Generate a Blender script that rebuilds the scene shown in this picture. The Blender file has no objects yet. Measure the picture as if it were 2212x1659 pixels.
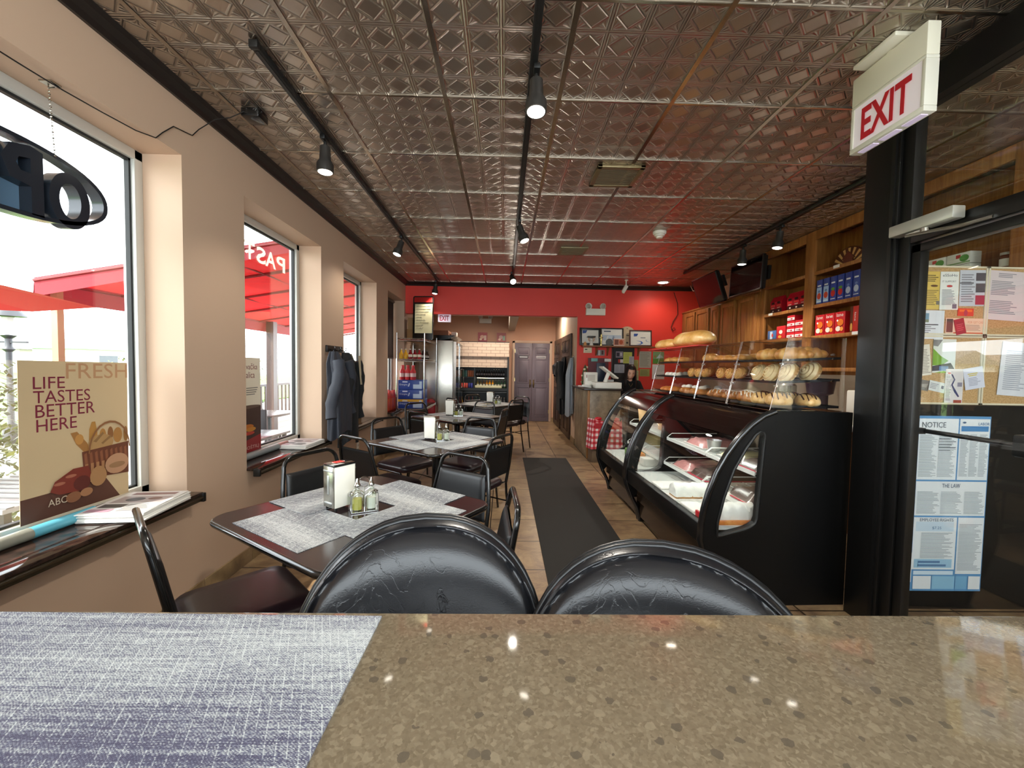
import bpy, bmesh, math, random
from mathutils import Vector, Matrix, Euler
S = bpy.context.scene
COL = S.collection
PI = math.pi
random.seed(7)

# ------------------------------------------------------------------ camera
cam_d = bpy.data.cameras.new('camera')
cam = bpy.data.objects.new('camera', cam_d)
COL.objects.link(cam)
cam_d.sensor_fit = 'HORIZONTAL'
cam_d.sensor_width = 36.0
cam_d.lens = 888.5 / 2212 * 36
cam_d.clip_start = 0.02
cam_d.clip_end = 500
_p, _y, _r = -0.042385, 0.0193984, 0.0167173
_f = Vector((math.sin(_y) * math.cos(_p), math.cos(_y) * math.cos(_p), math.sin(_p)))
_rt = Vector((math.cos(_y), -math.sin(_y), 0))
_up = _rt.cross(_f)
_r2 = _rt * math.cos(_r) + _up * math.sin(_r)
_u2 = _up * math.cos(_r) - _rt * math.sin(_r)
cam.matrix_world = Matrix(((_r2.x, _u2.x, -_f.x, 0), (_r2.y, _u2.y, -_f.y, 0), (_r2.z, _u2.z, -_f.z, 1.38), (0, 0, 0, 1)))
S.camera = cam

# ------------------------------------------------------------------ world, sun, exposure
S.view_settings.view_transform = 'Standard'
S.view_settings.look = 'None'
S.view_settings.exposure = 0.6
S.view_settings.gamma = 1.0
S.cycles.use_denoising = True
S.cycles.max_bounces = 12
S.cycles.diffuse_bounces = 6
S.cycles.glossy_bounces = 5
S.cycles.transparent_max_bounces = 24
S.cycles.sample_clamp_indirect = 6.0
W = bpy.data.worlds.new('sky')
S.world = W
W.use_nodes = True
_n = W.node_tree.nodes
_bg = _n['Background']
_bg.inputs['Color'].default_value = (0.88, 0.945, 1.0, 1)
_bg.inputs['Strength'].default_value = 6.4
sun_d = bpy.data.lights.new('sun', 'SUN')
sun_d.energy = 7.0
sun_d.angle = 0.01
sun_d.color = (1.0, 0.95, 0.87)
sun = bpy.data.objects.new('sun', sun_d)
COL.objects.link(sun)
sun.location = (-6, -6, 12)
sun.rotation_euler = Vector((0.5, 0.6, -0.8)).to_track_quat('-Z', 'Y').to_euler()


def portal(name, loc, sx, sy, direction):
    """marks a window opening for the sky light that comes in through it (no light of its own)"""
    d = bpy.data.lights.new(name, 'AREA')
    d.shape = 'RECTANGLE'
    d.size, d.size_y = sx, sy
    d.cycles.is_portal = True
    o = bpy.data.objects.new(name, d)
    COL.objects.link(o)
    o.location = loc
    o.rotation_euler = Vector(direction).to_track_quat('-Z', 'Z').to_euler()


# ------------------------------------------------------------------ materials
def lin(c):
    if isinstance(c, str):
        c = [int(c[i:i + 2], 16) / 255 for i in (0, 2, 4)]
    return tuple(x / 12.92 if x <= 0.04045 else ((x + 0.055) / 1.055) ** 2.4 for x in c[:3]) + (1,)


class NT:
    """small helper around a material's node tree"""
    def __init__(s, name):
        s.m = bpy.data.materials.new(name)
        s.m.use_nodes = True
        s.t = s.m.node_tree
        s.b = s.t.nodes['Principled BSDF']
        s.out = s.t.nodes['Material Output']

    def n(s, typ, **kw):
        x = s.t.nodes.new('ShaderNode' + typ)
        for k, v in kw.items():
            if k.startswith('_'):
                setattr(x, k[1:], v)
            else:
                key = k.replace('__', ' ')
                i = x.inputs[int(key[1:])] if key[0] == 'i' and key[1:].isdigit() else x.inputs[key]
                if isinstance(v, bpy.types.NodeSocket):
                    s.t.links.new(v, i)
                else:
                    i.default_value = v
        return x

    def math(s, op, a, b=0.0, c=0.0):
        return s.n('Math', _operation=op, i0=a, i1=b, i2=c).outputs[0]

    def ramp(s, fac, stops, interp='LINEAR'):
        r = s.n('ValToRGB', Fac=fac)
        cr = r.color_ramp
        cr.interpolation = interp
        while len(cr.elements) < len(stops):
            cr.elements.new(0.5)
        for e, (p, c) in zip(cr.elements, stops):
            e.position = p
            e.color = lin(c) if not isinstance(c, (int, float)) else (c, c, c, 1)
        return r.outputs[0]

    def set(s, **kw):
        for k, v in kw.items():
            i = s.b.inputs[k.replace('__', ' ')]
            if isinstance(v, bpy.types.NodeSocket):
                s.t.links.new(v, i)
            else:
                i.default_value = v
        return s

    def bump(s, h, strength=0.3, dist=0.01):
        b = s.n('Bump', Strength=strength, Distance=dist, Height=h)
        s.t.links.new(b.outputs[0], s.b.inputs['Normal'])

    def obj(s):
        return s.n('TexCoord').outputs['Object']

    def xyz(s, v):
        q = s.n('SeparateXYZ', i0=v)
        return q.outputs


def mat(name, c, rough=0.5, metal=0.0, noise=0.0, scale=30, bump=0.0, emit=0.0, coat=0.0, spec=0.5, sheen=0.0, trans=0.0):
    k = NT(name)
    k.set(Roughness=rough, Metallic=metal)
    k.b.inputs['Base Color'].default_value = lin(c)
    k.b.inputs['Specular IOR Level'].default_value = spec
    k.b.inputs['Coat Weight'].default_value = coat
    k.b.inputs['Sheen Weight'].default_value = sheen
    if noise or bump:
        t = k.n('TexNoise', Vector=k.obj(), Scale=scale, Detail=4.0)
        if noise:
            a = lin(c)
            lo = tuple(max(0, x * (1 - noise)) for x in a[:3]) + (1,)
            hi = tuple(min(1, x * (1 + noise)) for x in a[:3]) + (1,)
            mx = k.n('Mix', _data_type='RGBA')
            k.t.links.new(t.outputs[0], mx.inputs[0])
            mx.inputs[6].default_value = lo
            mx.inputs[7].default_value = hi
            k.t.links.new(mx.outputs[2], k.b.inputs['Base Color'])
        if bump:
            k.bump(t.outputs[0], bump, 0.004)
    if emit:
        k.b.inputs['Emission Color'].default_value = lin(c)
        k.b.inputs['Emission Strength'].default_value = emit
    if trans:
        tr = k.n('BsdfTranslucent', Color=lin(c))
        mx = k.n('MixShader', Fac=trans)
        k.t.links.new(k.b.outputs[0], mx.inputs[1])
        k.t.links.new(tr.outputs[0], mx.inputs[2])
        k.t.links.new(mx.outputs[0], k.out.inputs[0])
    return k.m


def glass_mat(name, tint=(0.97, 0.98, 0.975), refl=1.0, rough=0.0, extra=0.0):
    k = NT(name)
    k.t.nodes.remove(k.b)
    tr = k.n('BsdfTransparent', Color=tint + (1,))
    gl = k.n('BsdfGlossy', Roughness=rough, Color=(1, 1, 1, 1))
    ior = k.math('MULTIPLY_ADD', k.n('NewGeometry').outputs['Backfacing'], 1 / 1.45 - 1.45, 1.45)
    f = k.n('Fresnel', IOR=ior).outputs[0]
    f = k.math('MULTIPLY_ADD', f, refl, extra)
    mx = k.n('MixShader', Fac=f)
    k.t.links.new(tr.outputs[0], mx.inputs[1])
    k.t.links.new(gl.outputs[0], mx.inputs[2])
    k.t.links.new(mx.outputs[0], k.out.inputs[0])
    return k.m


M = {}
_cache = {}


def paint(c, rough=0.6):
    """plain printed / painted colour"""
    key = (c, rough)
    if key not in _cache:
        _cache[key] = mat('paint_' + c, c, rough)
    return _cache[key]


# ------------------------------------------------------------------ geometry helpers
class MB:
    def __init__(s):
        s.bm = bmesh.new()
        s.mi = 0

    def _fin(s, geom, mx):
        vs = [g for g in geom if isinstance(g, bmesh.types.BMVert)]
        if mx is not None:
            bmesh.ops.transform(s.bm, matrix=mx, verts=vs)
        fs = set()
        for v in vs:
            fs.update(v.link_faces)
        for f in fs:
            f.material_index = s.mi
        return vs

    def box(s, c, d, bev=0.0, rot=None, seg=2):
        r = bmesh.ops.create_cube(s.bm, size=1.0)
        vs = r['verts']
        bmesh.ops.scale(s.bm, vec=d, verts=vs)
        if bev > 0:
            es = list({e for v in vs for e in v.link_edges})
            bb = bmesh.ops.bevel(s.bm, geom=es, offset=min(bev, min(d) * 0.49), segments=seg, affect='EDGES', profile=0.5)
            vs = list({v for f in bb['faces'] for v in f.verts} | {v for v in vs if v.is_valid})
        mx = Matrix.Translation(c)
        if rot is not None:
            mx = mx @ (rot if isinstance(rot, Matrix) else Euler(rot).to_matrix().to_4x4())
        s._fin(vs, mx)
        return s

    def b2(s, lo, hi, bev=0.0):
        return s.box([(a + b) / 2 for a, b in zip(lo, hi)], [abs(b - a) for a, b in zip(lo, hi)], bev)

    def cyl(s, c, r, h, axis='Z', seg=24, r2=None, rot=None):
        g = bmesh.ops.create_cone(s.bm, cap_ends=True, segments=seg, radius1=r, radius2=r if r2 is None else r2, depth=h)
        mx = Matrix.Translation(c)
        if axis == 'X':
            mx = mx @ Matrix.Rotation(PI / 2, 4, 'Y')
        elif axis == 'Y':
            mx = mx @ Matrix.Rotation(-PI / 2, 4, 'X')
        if rot is not None:
            mx = mx @ Euler(rot).to_matrix().to_4x4()
        s._fin(g['verts'], mx)
        return s

    def sph(s, c, r, sc=(1, 1, 1), u=20, v=12, rot=None):
        g = bmesh.ops.create_uvsphere(s.bm, u_segments=u, v_segments=v, radius=r)
        mx = Matrix.Translation(c)
        if rot is not None:
            mx = mx @ Euler(rot).to_matrix().to_4x4()
        mx = mx @ Matrix.Diagonal((*sc, 1))
        s._fin(g['verts'], mx)
        return s

    def tube(s, pts, r, seg=10, closed=False, cap=True, flat=1.0):
        """round tube through pts; r a number or one radius per point"""
        P = [Vector(p) for p in pts]
        n = len(P)
        rs = r if isinstance(r, (list, tuple)) else [r] * n
        rings = []
        prev = None
        for i, p in enumerate(P):
            if closed:
                t = (P[(i + 1) % n] - P[i - 1]).normalized()
            else:
                t = (P[min(i + 1, n - 1)] - P[max(i - 1, 0)]).normalized()
            if prev is None:
                a = Vector((0, 0, 1)) if abs(t.z) < 0.9 else Vector((1, 0, 0))
                a = (a - t * a.dot(t)).normalized()
            else:
                a = (prev - t * prev.dot(t)).normalized()
            prev = a
            b = t.cross(a)
            ring = []
            for k in range(seg):
                w = 2 * PI * k / seg
                ring.append(s.bm.verts.new(p + (a * math.cos(w) * flat + b * math.sin(w)) * rs[i]))
            rings.append(ring)
        m = n if closed else n - 1
        for i in range(m):
            A, B = rings[i], rings[(i + 1) % n]
            for k in range(seg):
                f = s.bm.faces.new((A[k], A[(k + 1) % seg], B[(k + 1) % seg], B[k]))
                f.material_index = s.mi
        if cap and not closed:
            for ring, rev in ((rings[0], True), (rings[-1], False)):
                f = s.bm.faces.new(list(reversed(ring)) if rev else ring)
                f.material_index = s.mi
        return s

    def lathe(s, prof, c=(0, 0, 0), seg=24, mx=None):
        """prof: (radius, z) pairs from bottom to top"""
        c = Vector(c)
        rings = []
        vs = []
        for r, z in prof:
            if r < 1e-6:
                v = s.bm.verts.new(c + Vector((0, 0, z)))
                rings.append([v])
                vs.append(v)
            else:
                ring = [s.bm.verts.new(c + Vector((r * math.cos(2 * PI * k / seg), r * math.sin(2 * PI * k / seg), z))) for k in range(seg)]
                rings.append(ring)
                vs += ring
        for A, B in zip(rings, rings[1:]):
            for k in range(seg):
                k2 = (k + 1) % seg
                if len(A) == 1 and len(B) == 1:
                    continue
                if len(A) == 1:
                    s.bm.faces.new((A[0], B[k2], B[k]))
                elif len(B) == 1:
                    s.bm.faces.new((A[k], A[k2], B[0]))
                else:
                    s.bm.faces.new((A[k], A[k2], B[k2], B[k]))
        if len(rings[0]) > 1:
            s.bm.faces.new(list(reversed(rings[0])))
        if len(rings[-1]) > 1:
            s.bm.faces.new(rings[-1])
        s._fin(vs, mx)
        return s

    def prism(s, poly, h0, h1, plane='XY', holes=None, mx=None):
        """extrude a 2D outline; plane XY: h along Z, XZ: h along Y, YZ: h along X"""
        def P(a, b, h):
            return {'XY': (a, b, h), 'XZ': (a, h, b), 'YZ': (h, a, b)}[plane]
        allv = []
        if holes is None:
            A = [s.bm.verts.new(P(a, b, h0)) for a, b in poly]
            B = [s.bm.verts.new(P(a, b, h1)) for a, b in poly]
            n = len(poly)
            fs = [s.bm.faces.new(A), s.bm.faces.new(B)]
            for i in range(n):
                fs.append(s.bm.faces.new((A[i], A[(i + 1) % n], B[(i + 1) % n], B[i])))
            allv = A + B
        else:
            fs = []
            for h in (h0, h1):
                loops = []
                es = []
                for lp in [poly] + holes:
                    V = [s.bm.verts.new(P(a, b, h)) for a, b in lp]
                    loops.append(V)
                    es += [s.bm.edges.new((V[i], V[(i + 1) % len(V)])) for i in range(len(V))]
                    allv += V
                g = bmesh.ops.triangle_fill(s.bm, use_beauty=True, edges=es)
                fs += [x for x in g['geom'] if isinstance(x, bmesh.types.BMFace)]
                if h == h0:
                    first = loops
            for A, B in zip(first, loops):
                n = len(A)
                for i in range(n):
                    fs.append(s.bm.faces.new((A[i], A[(i + 1) % n], B[(i + 1) % n], B[i])))
        bmesh.ops.recalc_face_normals(s.bm, faces=fs)
        s._fin(allv, mx)
        return s

    def grid(s, fn, nu, nv, close_u=False, close_v=False):
        V = [[s.bm.verts.new(fn(i / (nu if close_u else nu - 1), j / (nv if close_v else nv - 1))) for j in range(nv)] for i in range(nu)]
        for i in range(nu if close_u else nu - 1):
            for j in range(nv if close_v else nv - 1):
                f = s.bm.faces.new((V[i][j], V[(i + 1) % nu][j], V[(i + 1) % nu][(j + 1) % nv], V[i][(j + 1) % nv]))
                f.material_index = s.mi
        return s

    def quad(s, x, y, w, h, z=0.0, ang=0.0):
        c, n = math.cos(ang), math.sin(ang)
        cx, cy = x + w / 2, y + h / 2
        vs = []
        for a, b in ((-w / 2, -h / 2), (w / 2, -h / 2), (w / 2, h / 2), (-w / 2, h / 2)):
            vs.append(s.bm.verts.new((cx + a * c - b * n, cy + a * n + b * c, z)))
        f = s.bm.faces.new(vs)
        f.material_index = s.mi
        return s

    def poly(s, pts, z=0.0):
        f = s.bm.faces.new([s.bm.verts.new((a, b, z)) for a, b in pts])
        f.material_index = s.mi
        return s

    def disc(s, cx, cy, rx, ry, z=0.0, ang=0.0, n=20):
        c, q = math.cos(ang), math.sin(ang)
        return s.poly([(cx + rx * math.cos(t) * c - ry * math.sin(t) * q, cy + rx * math.cos(t) * q + ry * math.sin(t) * c)
                       for t in [2 * PI * k / n for k in range(n)]], z)

    def text(s, body, x, y, w, h, z=0.0, ex=0.0, mirror=False, shear=0.0, ang=0.0, bold=0.0):
        cu = bpy.data.curves.new('t', 'FONT')
        cu.body = body
        cu.size = 1.0
        cu.resolution_u = 3
        cu.shear = shear
        cu.offset = bold
        cu.extrude = 0.0
        ob = bpy.data.objects.new('t', cu)
        COL.objects.link(ob)
        dg = bpy.context.evaluated_depsgraph_get()
        me = bpy.data.meshes.new_from_object(ob.evaluated_get(dg))
        bpy.data.objects.remove(ob)
        b = bmesh.new()
        b.from_mesh(me)
        bpy.data.meshes.remove(me)
        if not b.verts:
            return s
        x0, x1 = min(v.co.x for v in b.verts), max(v.co.x for v in b.verts)
        y0, y1 = min(v.co.y for v in b.verts), max(v.co.y for v in b.verts)
        kx, ky = w / (x1 - x0), h / (y1 - y0)
        ca, sa = math.cos(ang), math.sin(ang)
        mp = {}
        for v in b.verts:
            a = (v.co.x - x0) * kx
            if mirror:
                a = w - a
            c = (v.co.y - y0) * ky
            mp[v] = s.bm.verts.new((x + a * ca - c * sa, y + a * sa + c * ca, z))
        new = []
        for f in b.faces:
            vs = [mp[v] for v in f.verts]
            if mirror:
                vs.reverse()
            try:
                g = s.bm.faces.new(vs)
                g.material_index = s.mi
                new.append(g)
            except ValueError:
                pass
        b.free()
        if ex:
            g = bmesh.ops.extrude_face_region(s.bm, geom=new)
            bmesh.ops.translate(s.bm, vec=(0, 0, ex), verts=[q for q in g['geom'] if isinstance(q, bmesh.types.BMVert)])
            for q in g['geom']:
                if isinstance(q, bmesh.types.BMFace):
                    q.material_index = s.mi
        return s

    def lines(s, x, y, w, h, n, z=0.0, seed=0, ragged=0.35, thick=0.5):
        """n lines of small unreadable print filling the box, top to bottom"""
        r = random.Random(seed)
        st = h / n
        for k in range(n):
            ww = w * (1 - ragged * r.random())
            s.quad(x, y + h - (k + 1) * st + st * (1 - thick) / 2, ww, st * thick, z)
        return s


def obj(name, mb, m, parent=None, loc=None, rot=None, mx=None, smooth=40, sub=0):
    me = bpy.data.meshes.new(name)
    bm = mb.bm if isinstance(mb, MB) else mb
    bmesh.ops.recalc_face_normals(bm, faces=bm.faces[:]) if not getattr(mb, 'keep', False) else None
    bm.to_mesh(me)
    bm.free()
    for q in (m if isinstance(m, (list, tuple)) else [m]):
        me.materials.append(q)
    if smooth:
        me.polygons.foreach_set('use_smooth', [True] * len(me.polygons))
        me.set_sharp_from_angle(angle=math.radians(smooth))
    o = bpy.data.objects.new(name, me)
    COL.objects.link(o)
    if parent is not None:
        o.parent = parent
    if mx is not None:
        o.matrix_basis = mx
    if loc is not None:
        o.location = loc
    if rot is not None:
        o.rotation_euler = rot
    if sub:
        md = o.modifiers.new('sub', 'SUBSURF')
        md.levels = md.render_levels = sub
    return o


def tag(o, label, cat, group=None, kind=None):
    o['label'] = label
    o['category'] = cat
    if group:
        o['group'] = group
    if kind:
        o['kind'] = kind
    return o


def thing(name, label, cat, loc=(0, 0, 0), rz=0.0, group=None, mx=None):
    o = bpy.data.objects.new(name, None)
    o.empty_display_size = 0.1
    COL.objects.link(o)
    if mx is not None:
        o.matrix_basis = mx
    else:
        o.location = loc
        o.rotation_euler = (0, 0, rz)
    return tag(o, label, cat, group)


def struct(name, mb, m, label=None, mx=None, smooth=30, parent=None):
    o = obj(name, mb, m, parent=parent, mx=mx, smooth=smooth)
    o['kind'] = 'structure'
    if label and parent is None:
        o['label'] = label
        o['category'] = name.split('_')[0]
    return o


def dup(root, label=None, loc=None, rz=None, mx=None, group=None, mats=None):
    """copy a thing with its parts and sub-parts"""
    def cp(o, par):
        c = o.copy()
        COL.objects.link(c)
        if par is not None:
            c.parent = par
        for ch in o.children:
            cp(ch, c)
        return c
    r = cp(root, None)
    if label:
        r['label'] = label
    if group:
        r['group'] = group
    if mx is not None:
        r.matrix_basis = mx
    if loc is not None:
        r.location = loc
    if rz is not None:
        r.rotation_euler = (0, 0, rz)
    return r


def frame(o, u, v):
    u, v = Vector(u), Vector(v)
    n = u.cross(v)
    return Matrix(((u.x, v.x, n.x, o[0]), (u.y, v.y, n.y, o[1]), (u.z, v.z, n.z, o[2]), (0, 0, 0, 1)))


def on_left(x, y, z):        # a surface facing +X
    return frame((x, y, z), (0, 1, 0), (0, 0, 1))


def on_back(x, y, z):        # a surface facing -Y, towards the counter bar
    return frame((x, y, z), (1, 0, 0), (0, 0, 1))


def on_right(x, y, z):       # a surface facing -X
    return frame((x, y, z), (0, -1, 0), (0, 0, 1))


def on_top(x, y, z, a=0.0):
    return frame((x, y, z), (math.cos(a), math.sin(a), 0), (-math.sin(a), math.cos(a), 0))


def roll(mx, a):
    return mx @ Matrix.Rotation(a, 4, 'Z')


def rrect(x0, y0, x1, y1, r, n=6):
    out = []
    for cx, cy, a in ((x1 - r, y1 - r, 0), (x0 + r, y1 - r, PI / 2), (x0 + r, y0 + r, PI), (x1 - r, y0 + r, 1.5 * PI)):
        for k in range(n + 1):
            t = a + PI / 2 * k / n
            out.append((cx + r * math.cos(t), cy + r * math.sin(t)))
    return out


def arc(c, r, a0, a1, n, plane='XZ', h=0.0):
    out = []
    for k in range(n + 1):
        t = a0 + (a1 - a0) * k / n
        a, b = c[0] + r * math.cos(t), c[1] + r * math.sin(t)
        out.append({'XZ': (a, h, b), 'YZ': (h, a, b), 'XY': (a, b, h)}[plane])
    return out


# shared materials
M['black'] = mat('black_plastic', '141413', 0.42)
M['black_gloss'] = mat('black_gloss_paint', '0d0d0d', 0.22, coat=0.4)
M['chrome'] = mat('chrome', 'c9c9c6', 0.12, 1.0)
M['steel'] = mat('brushed_steel', 'b9b5ab', 0.27, 1.0, bump=0.02, scale=60)
M['alu'] = mat('aluminium', 'c6c8c6', 0.38, 0.85)
M['white'] = mat('white_plastic', 'eeeade', 0.45)
M['white_card'] = mat('white_paper', 'ece9e2', 0.8)
M['red_wall'] = mat('red_wall_paint', 'e63a2b', 0.5, noise=0.05, scale=3)
M['tan_wall'] = mat('tan_wall_paint', 'c8aa90', 0.6, noise=0.03, scale=2, bump=0.03)
M['glass'] = glass_mat('window_glass')
M['acrylic'] = glass_mat('clear_acrylic', (0.97, 0.97, 0.965), 1.0, 0.02, 0.03)
M['bottle_glass'] = glass_mat('bottle_glass', (0.9, 0.93, 0.88), 1.2, 0.02, 0.04)
M['lamp'] = mat('lamp_lens', 'fff6e6', 0.3, emit=9.0)


def wood(name, c0, c1, c2, rough=0.38, axis=2, sc=1.0):
    k = NT(name)
    co = k.obj()
    sv = [9.0 * sc] * 3
    sv[axis] = 0.8 * sc
    mp = k.n('Mapping', Vector=co, Scale=sv)
    no = k.n('TexNoise', Vector=mp.outputs[0], Scale=3.0, Detail=8.0, Roughness=0.65, Distortion=0.8)
    fine = [120.0 * sc] * 3
    fine[axis] = 3.0
    mp2 = k.n('Mapping', Vector=co, Scale=fine)
    n2 = k.n('TexNoise', Vector=mp2.outputs[0], Scale=1.0, Detail=3.0)
    f = k.math('MULTIPLY_ADD', n2.outputs[0], 0.3, k.math('MULTIPLY', no.outputs[0], 0.75))
    col = k.ramp(f, [(0.28, c0), (0.5, c1), (0.72, c2)])
    k.set(Base__Color=col, Roughness=rough)
    k.bump(n2.outputs[0], 0.08, 0.002)
    return k.m


M['oak'] = wood('oak_cabinet', '6e4220', '9a6231', 'b98245')
M['dark_wood'] = wood('dark_wood', '2a1c15', '3a281e', '4a3527')
M['brown_post'] = wood('brown_post_wood', '2a1813', '38211b', '432a24')
# ================================================================== the room
WX, GX = -1.75, -1.99           # window wall face, window glass plane
RX = 3.5                        # wall behind the cabinets
BY, RY = 10.4, 7.3              # rear wall, red wall
CZ = 2.82
WINS = [(1.13, 2.29), (2.82, 3.975), (4.52, 5.665), (6.21, 7.22)]
SZ, HZ = 0.655, 2.485           # sill and head

# floor: brown stone tiles
k = NT('stone_floor_tile')
co = k.obj()
br = k.n('TexBrick', Vector=k.n('Mapping', Vector=co, Location=(0.1, 0.0, 0.0)).outputs[0], Scale=1.0, Mortar__Size=0.006, Mortar__Smooth=0.3, Brick__Width=0.457, Row__Height=0.457)
br.offset = 0.0
n1 = k.n('TexNoise', Vector=k.n('Mapping', Vector=co, Scale=(1.0, 1.5, 1.0)).outputs[0], Scale=5.0, Detail=9.0, Roughness=0.7, Distortion=1.2)
n2 = k.n('TexNoise', Vector=co, Scale=1.7, Detail=2.0)
cs = k.ramp(k.math('MULTIPLY_ADD', n2.outputs[0], 0.35, k.math('MULTIPLY', n1.outputs[0], 0.7)), [(0.3, '4f3c2a'), (0.43, '745b45'), (0.55, '917657'), (0.72, 'b0966f')])
mx = k.n('Mix', _data_type='RGBA')
k.t.links.new(br.outputs['Fac'], mx.inputs[0])
k.t.links.new(cs, mx.inputs[6])
mx.inputs[7].default_value = lin('2c1f14')
k.set(Base__Color=mx.outputs[2], Roughness=k.math('MULTIPLY_ADD', n1.outputs[0], 0.25, 0.2))
k.bump(k.math('SUBTRACT', k.math('MULTIPLY', n1.outputs[0], 0.3), br.outputs['Fac']), 0.25, 0.004)
M['floor'] = k.m
struct('floor', MB().b2((-2.1, -0.8, -0.1), (RX + .1, BY + .2, 0)), M['floor'], 'brown stone tiled floor of the bakery')

# ceiling: embossed tin panels
k = NT('embossed_tin_ceiling')
co = k.obj()
x, y, z = k.xyz(co)
CELL = 0.61 / 4
u = k.math('SUBTRACT', k.math('FRACT', k.math('DIVIDE', k.math('ADD', x, 0.339), CELL)), 0.5)
v = k.math('SUBTRACT', k.math('FRACT', k.math('DIVIDE', k.math('ADD', y, 0.775), CELL)), 0.5)
au, av = k.math('ABSOLUTE', u), k.math('ABSOLUTE', v)
dm = k.math('ADD', au, av)                                  # diamond distance
ring = k.n('MapRange', Value=k.math('ABSOLUTE', k.math('SUBTRACT', dm, 0.37)), i1=0.0, i2=0.05, i3=1.0, i4=0.0).outputs[0]
inner = k.n('MapRange', Value=dm, i1=0.30, i2=0.36, i3=0.35, i4=0.0).outputs[0]
mxm = k.math('MAXIMUM', au, av)
edge = k.math('SUBTRACT', 0.5, mxm)
rib1 = k.n('MapRange', Value=k.math('ABSOLUTE', k.math('SUBTRACT', edge, 0.075)), i1=0.0, i2=0.022, i3=1.0, i4=0.0).outputs[0]
rib2 = k.n('MapRange', Value=edge, i1=0.0, i2=0.035, i3=1.2, i4=0.0).outputs[0]
cu_, cv_ = k.math('SUBTRACT', 0.43, au), k.math('SUBTRACT', 0.43, av)
ang = k.math('ARCTAN2', cv_, cu_)
fan = k.math('MULTIPLY', k.math('SINE', k.math('MULTIPLY', ang, 14.0)), k.n('MapRange', Value=k.math('ADD', cu_, cv_), i1=0.40, i2=0.34, i3=0.0, i4=0.5).outputs[0])
fan = k.math('MULTIPLY', fan, k.math('GREATER_THAN', edge, 0.1))
h = k.math('ADD', k.math('MAXIMUM', k.math('MAXIMUM', ring, inner), k.math('MAXIMUM', rib1, rib2)), fan)
wv = k.n('TexNoise', Vector=co, Scale=2.2, Detail=2.0)
h = k.math('ADD', h, k.math('MULTIPLY', wv.outputs[0], 0.9))
k.set(Metallic=1.0, Roughness=0.3)
k.b.inputs['Base Color'].default_value = lin('b8b0a6')
k.bump(h, 0.62, 0.006)
M['tin'] = k.m
struct('ceiling', MB().b2((WX - .4, -0.8, CZ), (RX + .1, RY + .02, CZ + .1)), M['tin'], 'pressed tin ceiling with embossed diamonds')
mb = MB()
TX = [-0.339 + .61 * i for i in range(-2, 7)]
TY = [2.275 + .61 * j for j in range(-5, 9)]
for X in TX:
    if WX + .02 < X < RX:
        mb.b2((X - .011, -0.8, CZ - .006), (X + .011, RY, CZ + .002))
for Y in TY:
    if Y < RY:
        mb.b2((WX, Y - .006, CZ - .005), (RX, Y + .006, CZ + .002))
M['tin_bar'] = mat('tin_seam', 'b0a89c', 0.2, 1.0)
struct('trim_1', mb, M['tin_bar'], 'thin metal seams between the tin ceiling panels', smooth=0)

# walls
mb = MB()
ys = [-0.8] + [q for w in WINS for q in w] + [BY + .1]
for i in range(0, len(ys), 2):
    mb.b2((WX - .28, ys[i], 0), (WX, ys[i + 1], CZ))
for a, b in WINS:
    mb.b2((WX - .28, a, 0), (WX, b, SZ - .02))
    mb.b2((WX - .28, a, HZ), (WX, b, CZ))
struct('wall_left', mb, M['tan_wall'], 'tan plaster wall with four deep windows')
mb = MB()
mb.b2((WX, RY, 2.285), (1.283, RY + .14, CZ))
mb.b2((1.283, RY, 0), (RX, RY + .14, CZ))
wr = struct('wall_red', mb, M['red_wall'], 'bright red wall with the wide opening to the rear room')
mb = MB()
mb.b2((1.281, RY + .003, 0), (1.4, BY, 2.9))
mb.b2((WX, RY + .14, 2.28), (1.281, RY + .1405, 2.29))
struct('wall_passage', mb, M['tan_wall'], 'tan side wall of the passage with dark doors')
struct('wall_back', MB().b2((-2.1, BY, 0), (1.4, BY + .12, 2.9)), mat('rear_wall_paint', 'c99a7c', 0.6), 'peach rear wall around the grey double doors')
struct('ceiling_rear', MB().b2((-2.1, RY + .14, 2.72), (1.4, BY, 2.82)), mat('rear_ceiling', 'b8a58f', 0.7), 'plain ceiling of the rear room')
struct('beam_rear', MB().b2((.09, RY + .14, 2.28), (.25, BY, 2.72)), mat('beam_paint', 'd3c8b8', 0.6), 'pale boxed beam under the rear ceiling')
struct('wall_right', MB().b2((RX, -0.8, 0), (RX + .12, RY, CZ)), mat('service_wall', 'c8b79e', 0.6), 'beige wall behind the service side')
# the street front behind the counter bar: low wall, header, mullions
mb = MB()
mb.b2((-2.1, -.9, 0), (RX + .1, -.8, .85))
mb.b2((-2.1, -.9, 2.5), (RX + .1, -.8, CZ))
for a, b in ((-2.1, -1.6), (1.75, 2.2), (3.3, RX + .1)):
    mb.b2((a, -.9, .85), (b, -.8, 2.5))
struct('wall_front', mb, M['tan_wall'], 'street front wall behind the counter bar')
fw = struct('window_9', MB().b2((-1.6, -.862, .85), (1.75, -.858, 2.5)), M['glass'], 'street window behind the counter bar', smooth=0)
fw = struct('window_10', MB().b2((2.2, -.862, .85), (3.3, -.858, 2.5)), M['glass'], 'street window of the entrance lobby', smooth=0)
portal('daylight_front', (0.07, -.84, 1.67), 3.3, 1.6, (0, 1, 0))
portal('daylight_lobby', (2.75, -.84, 1.67), 1.1, 1.6, (0, 1, 0))

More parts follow.
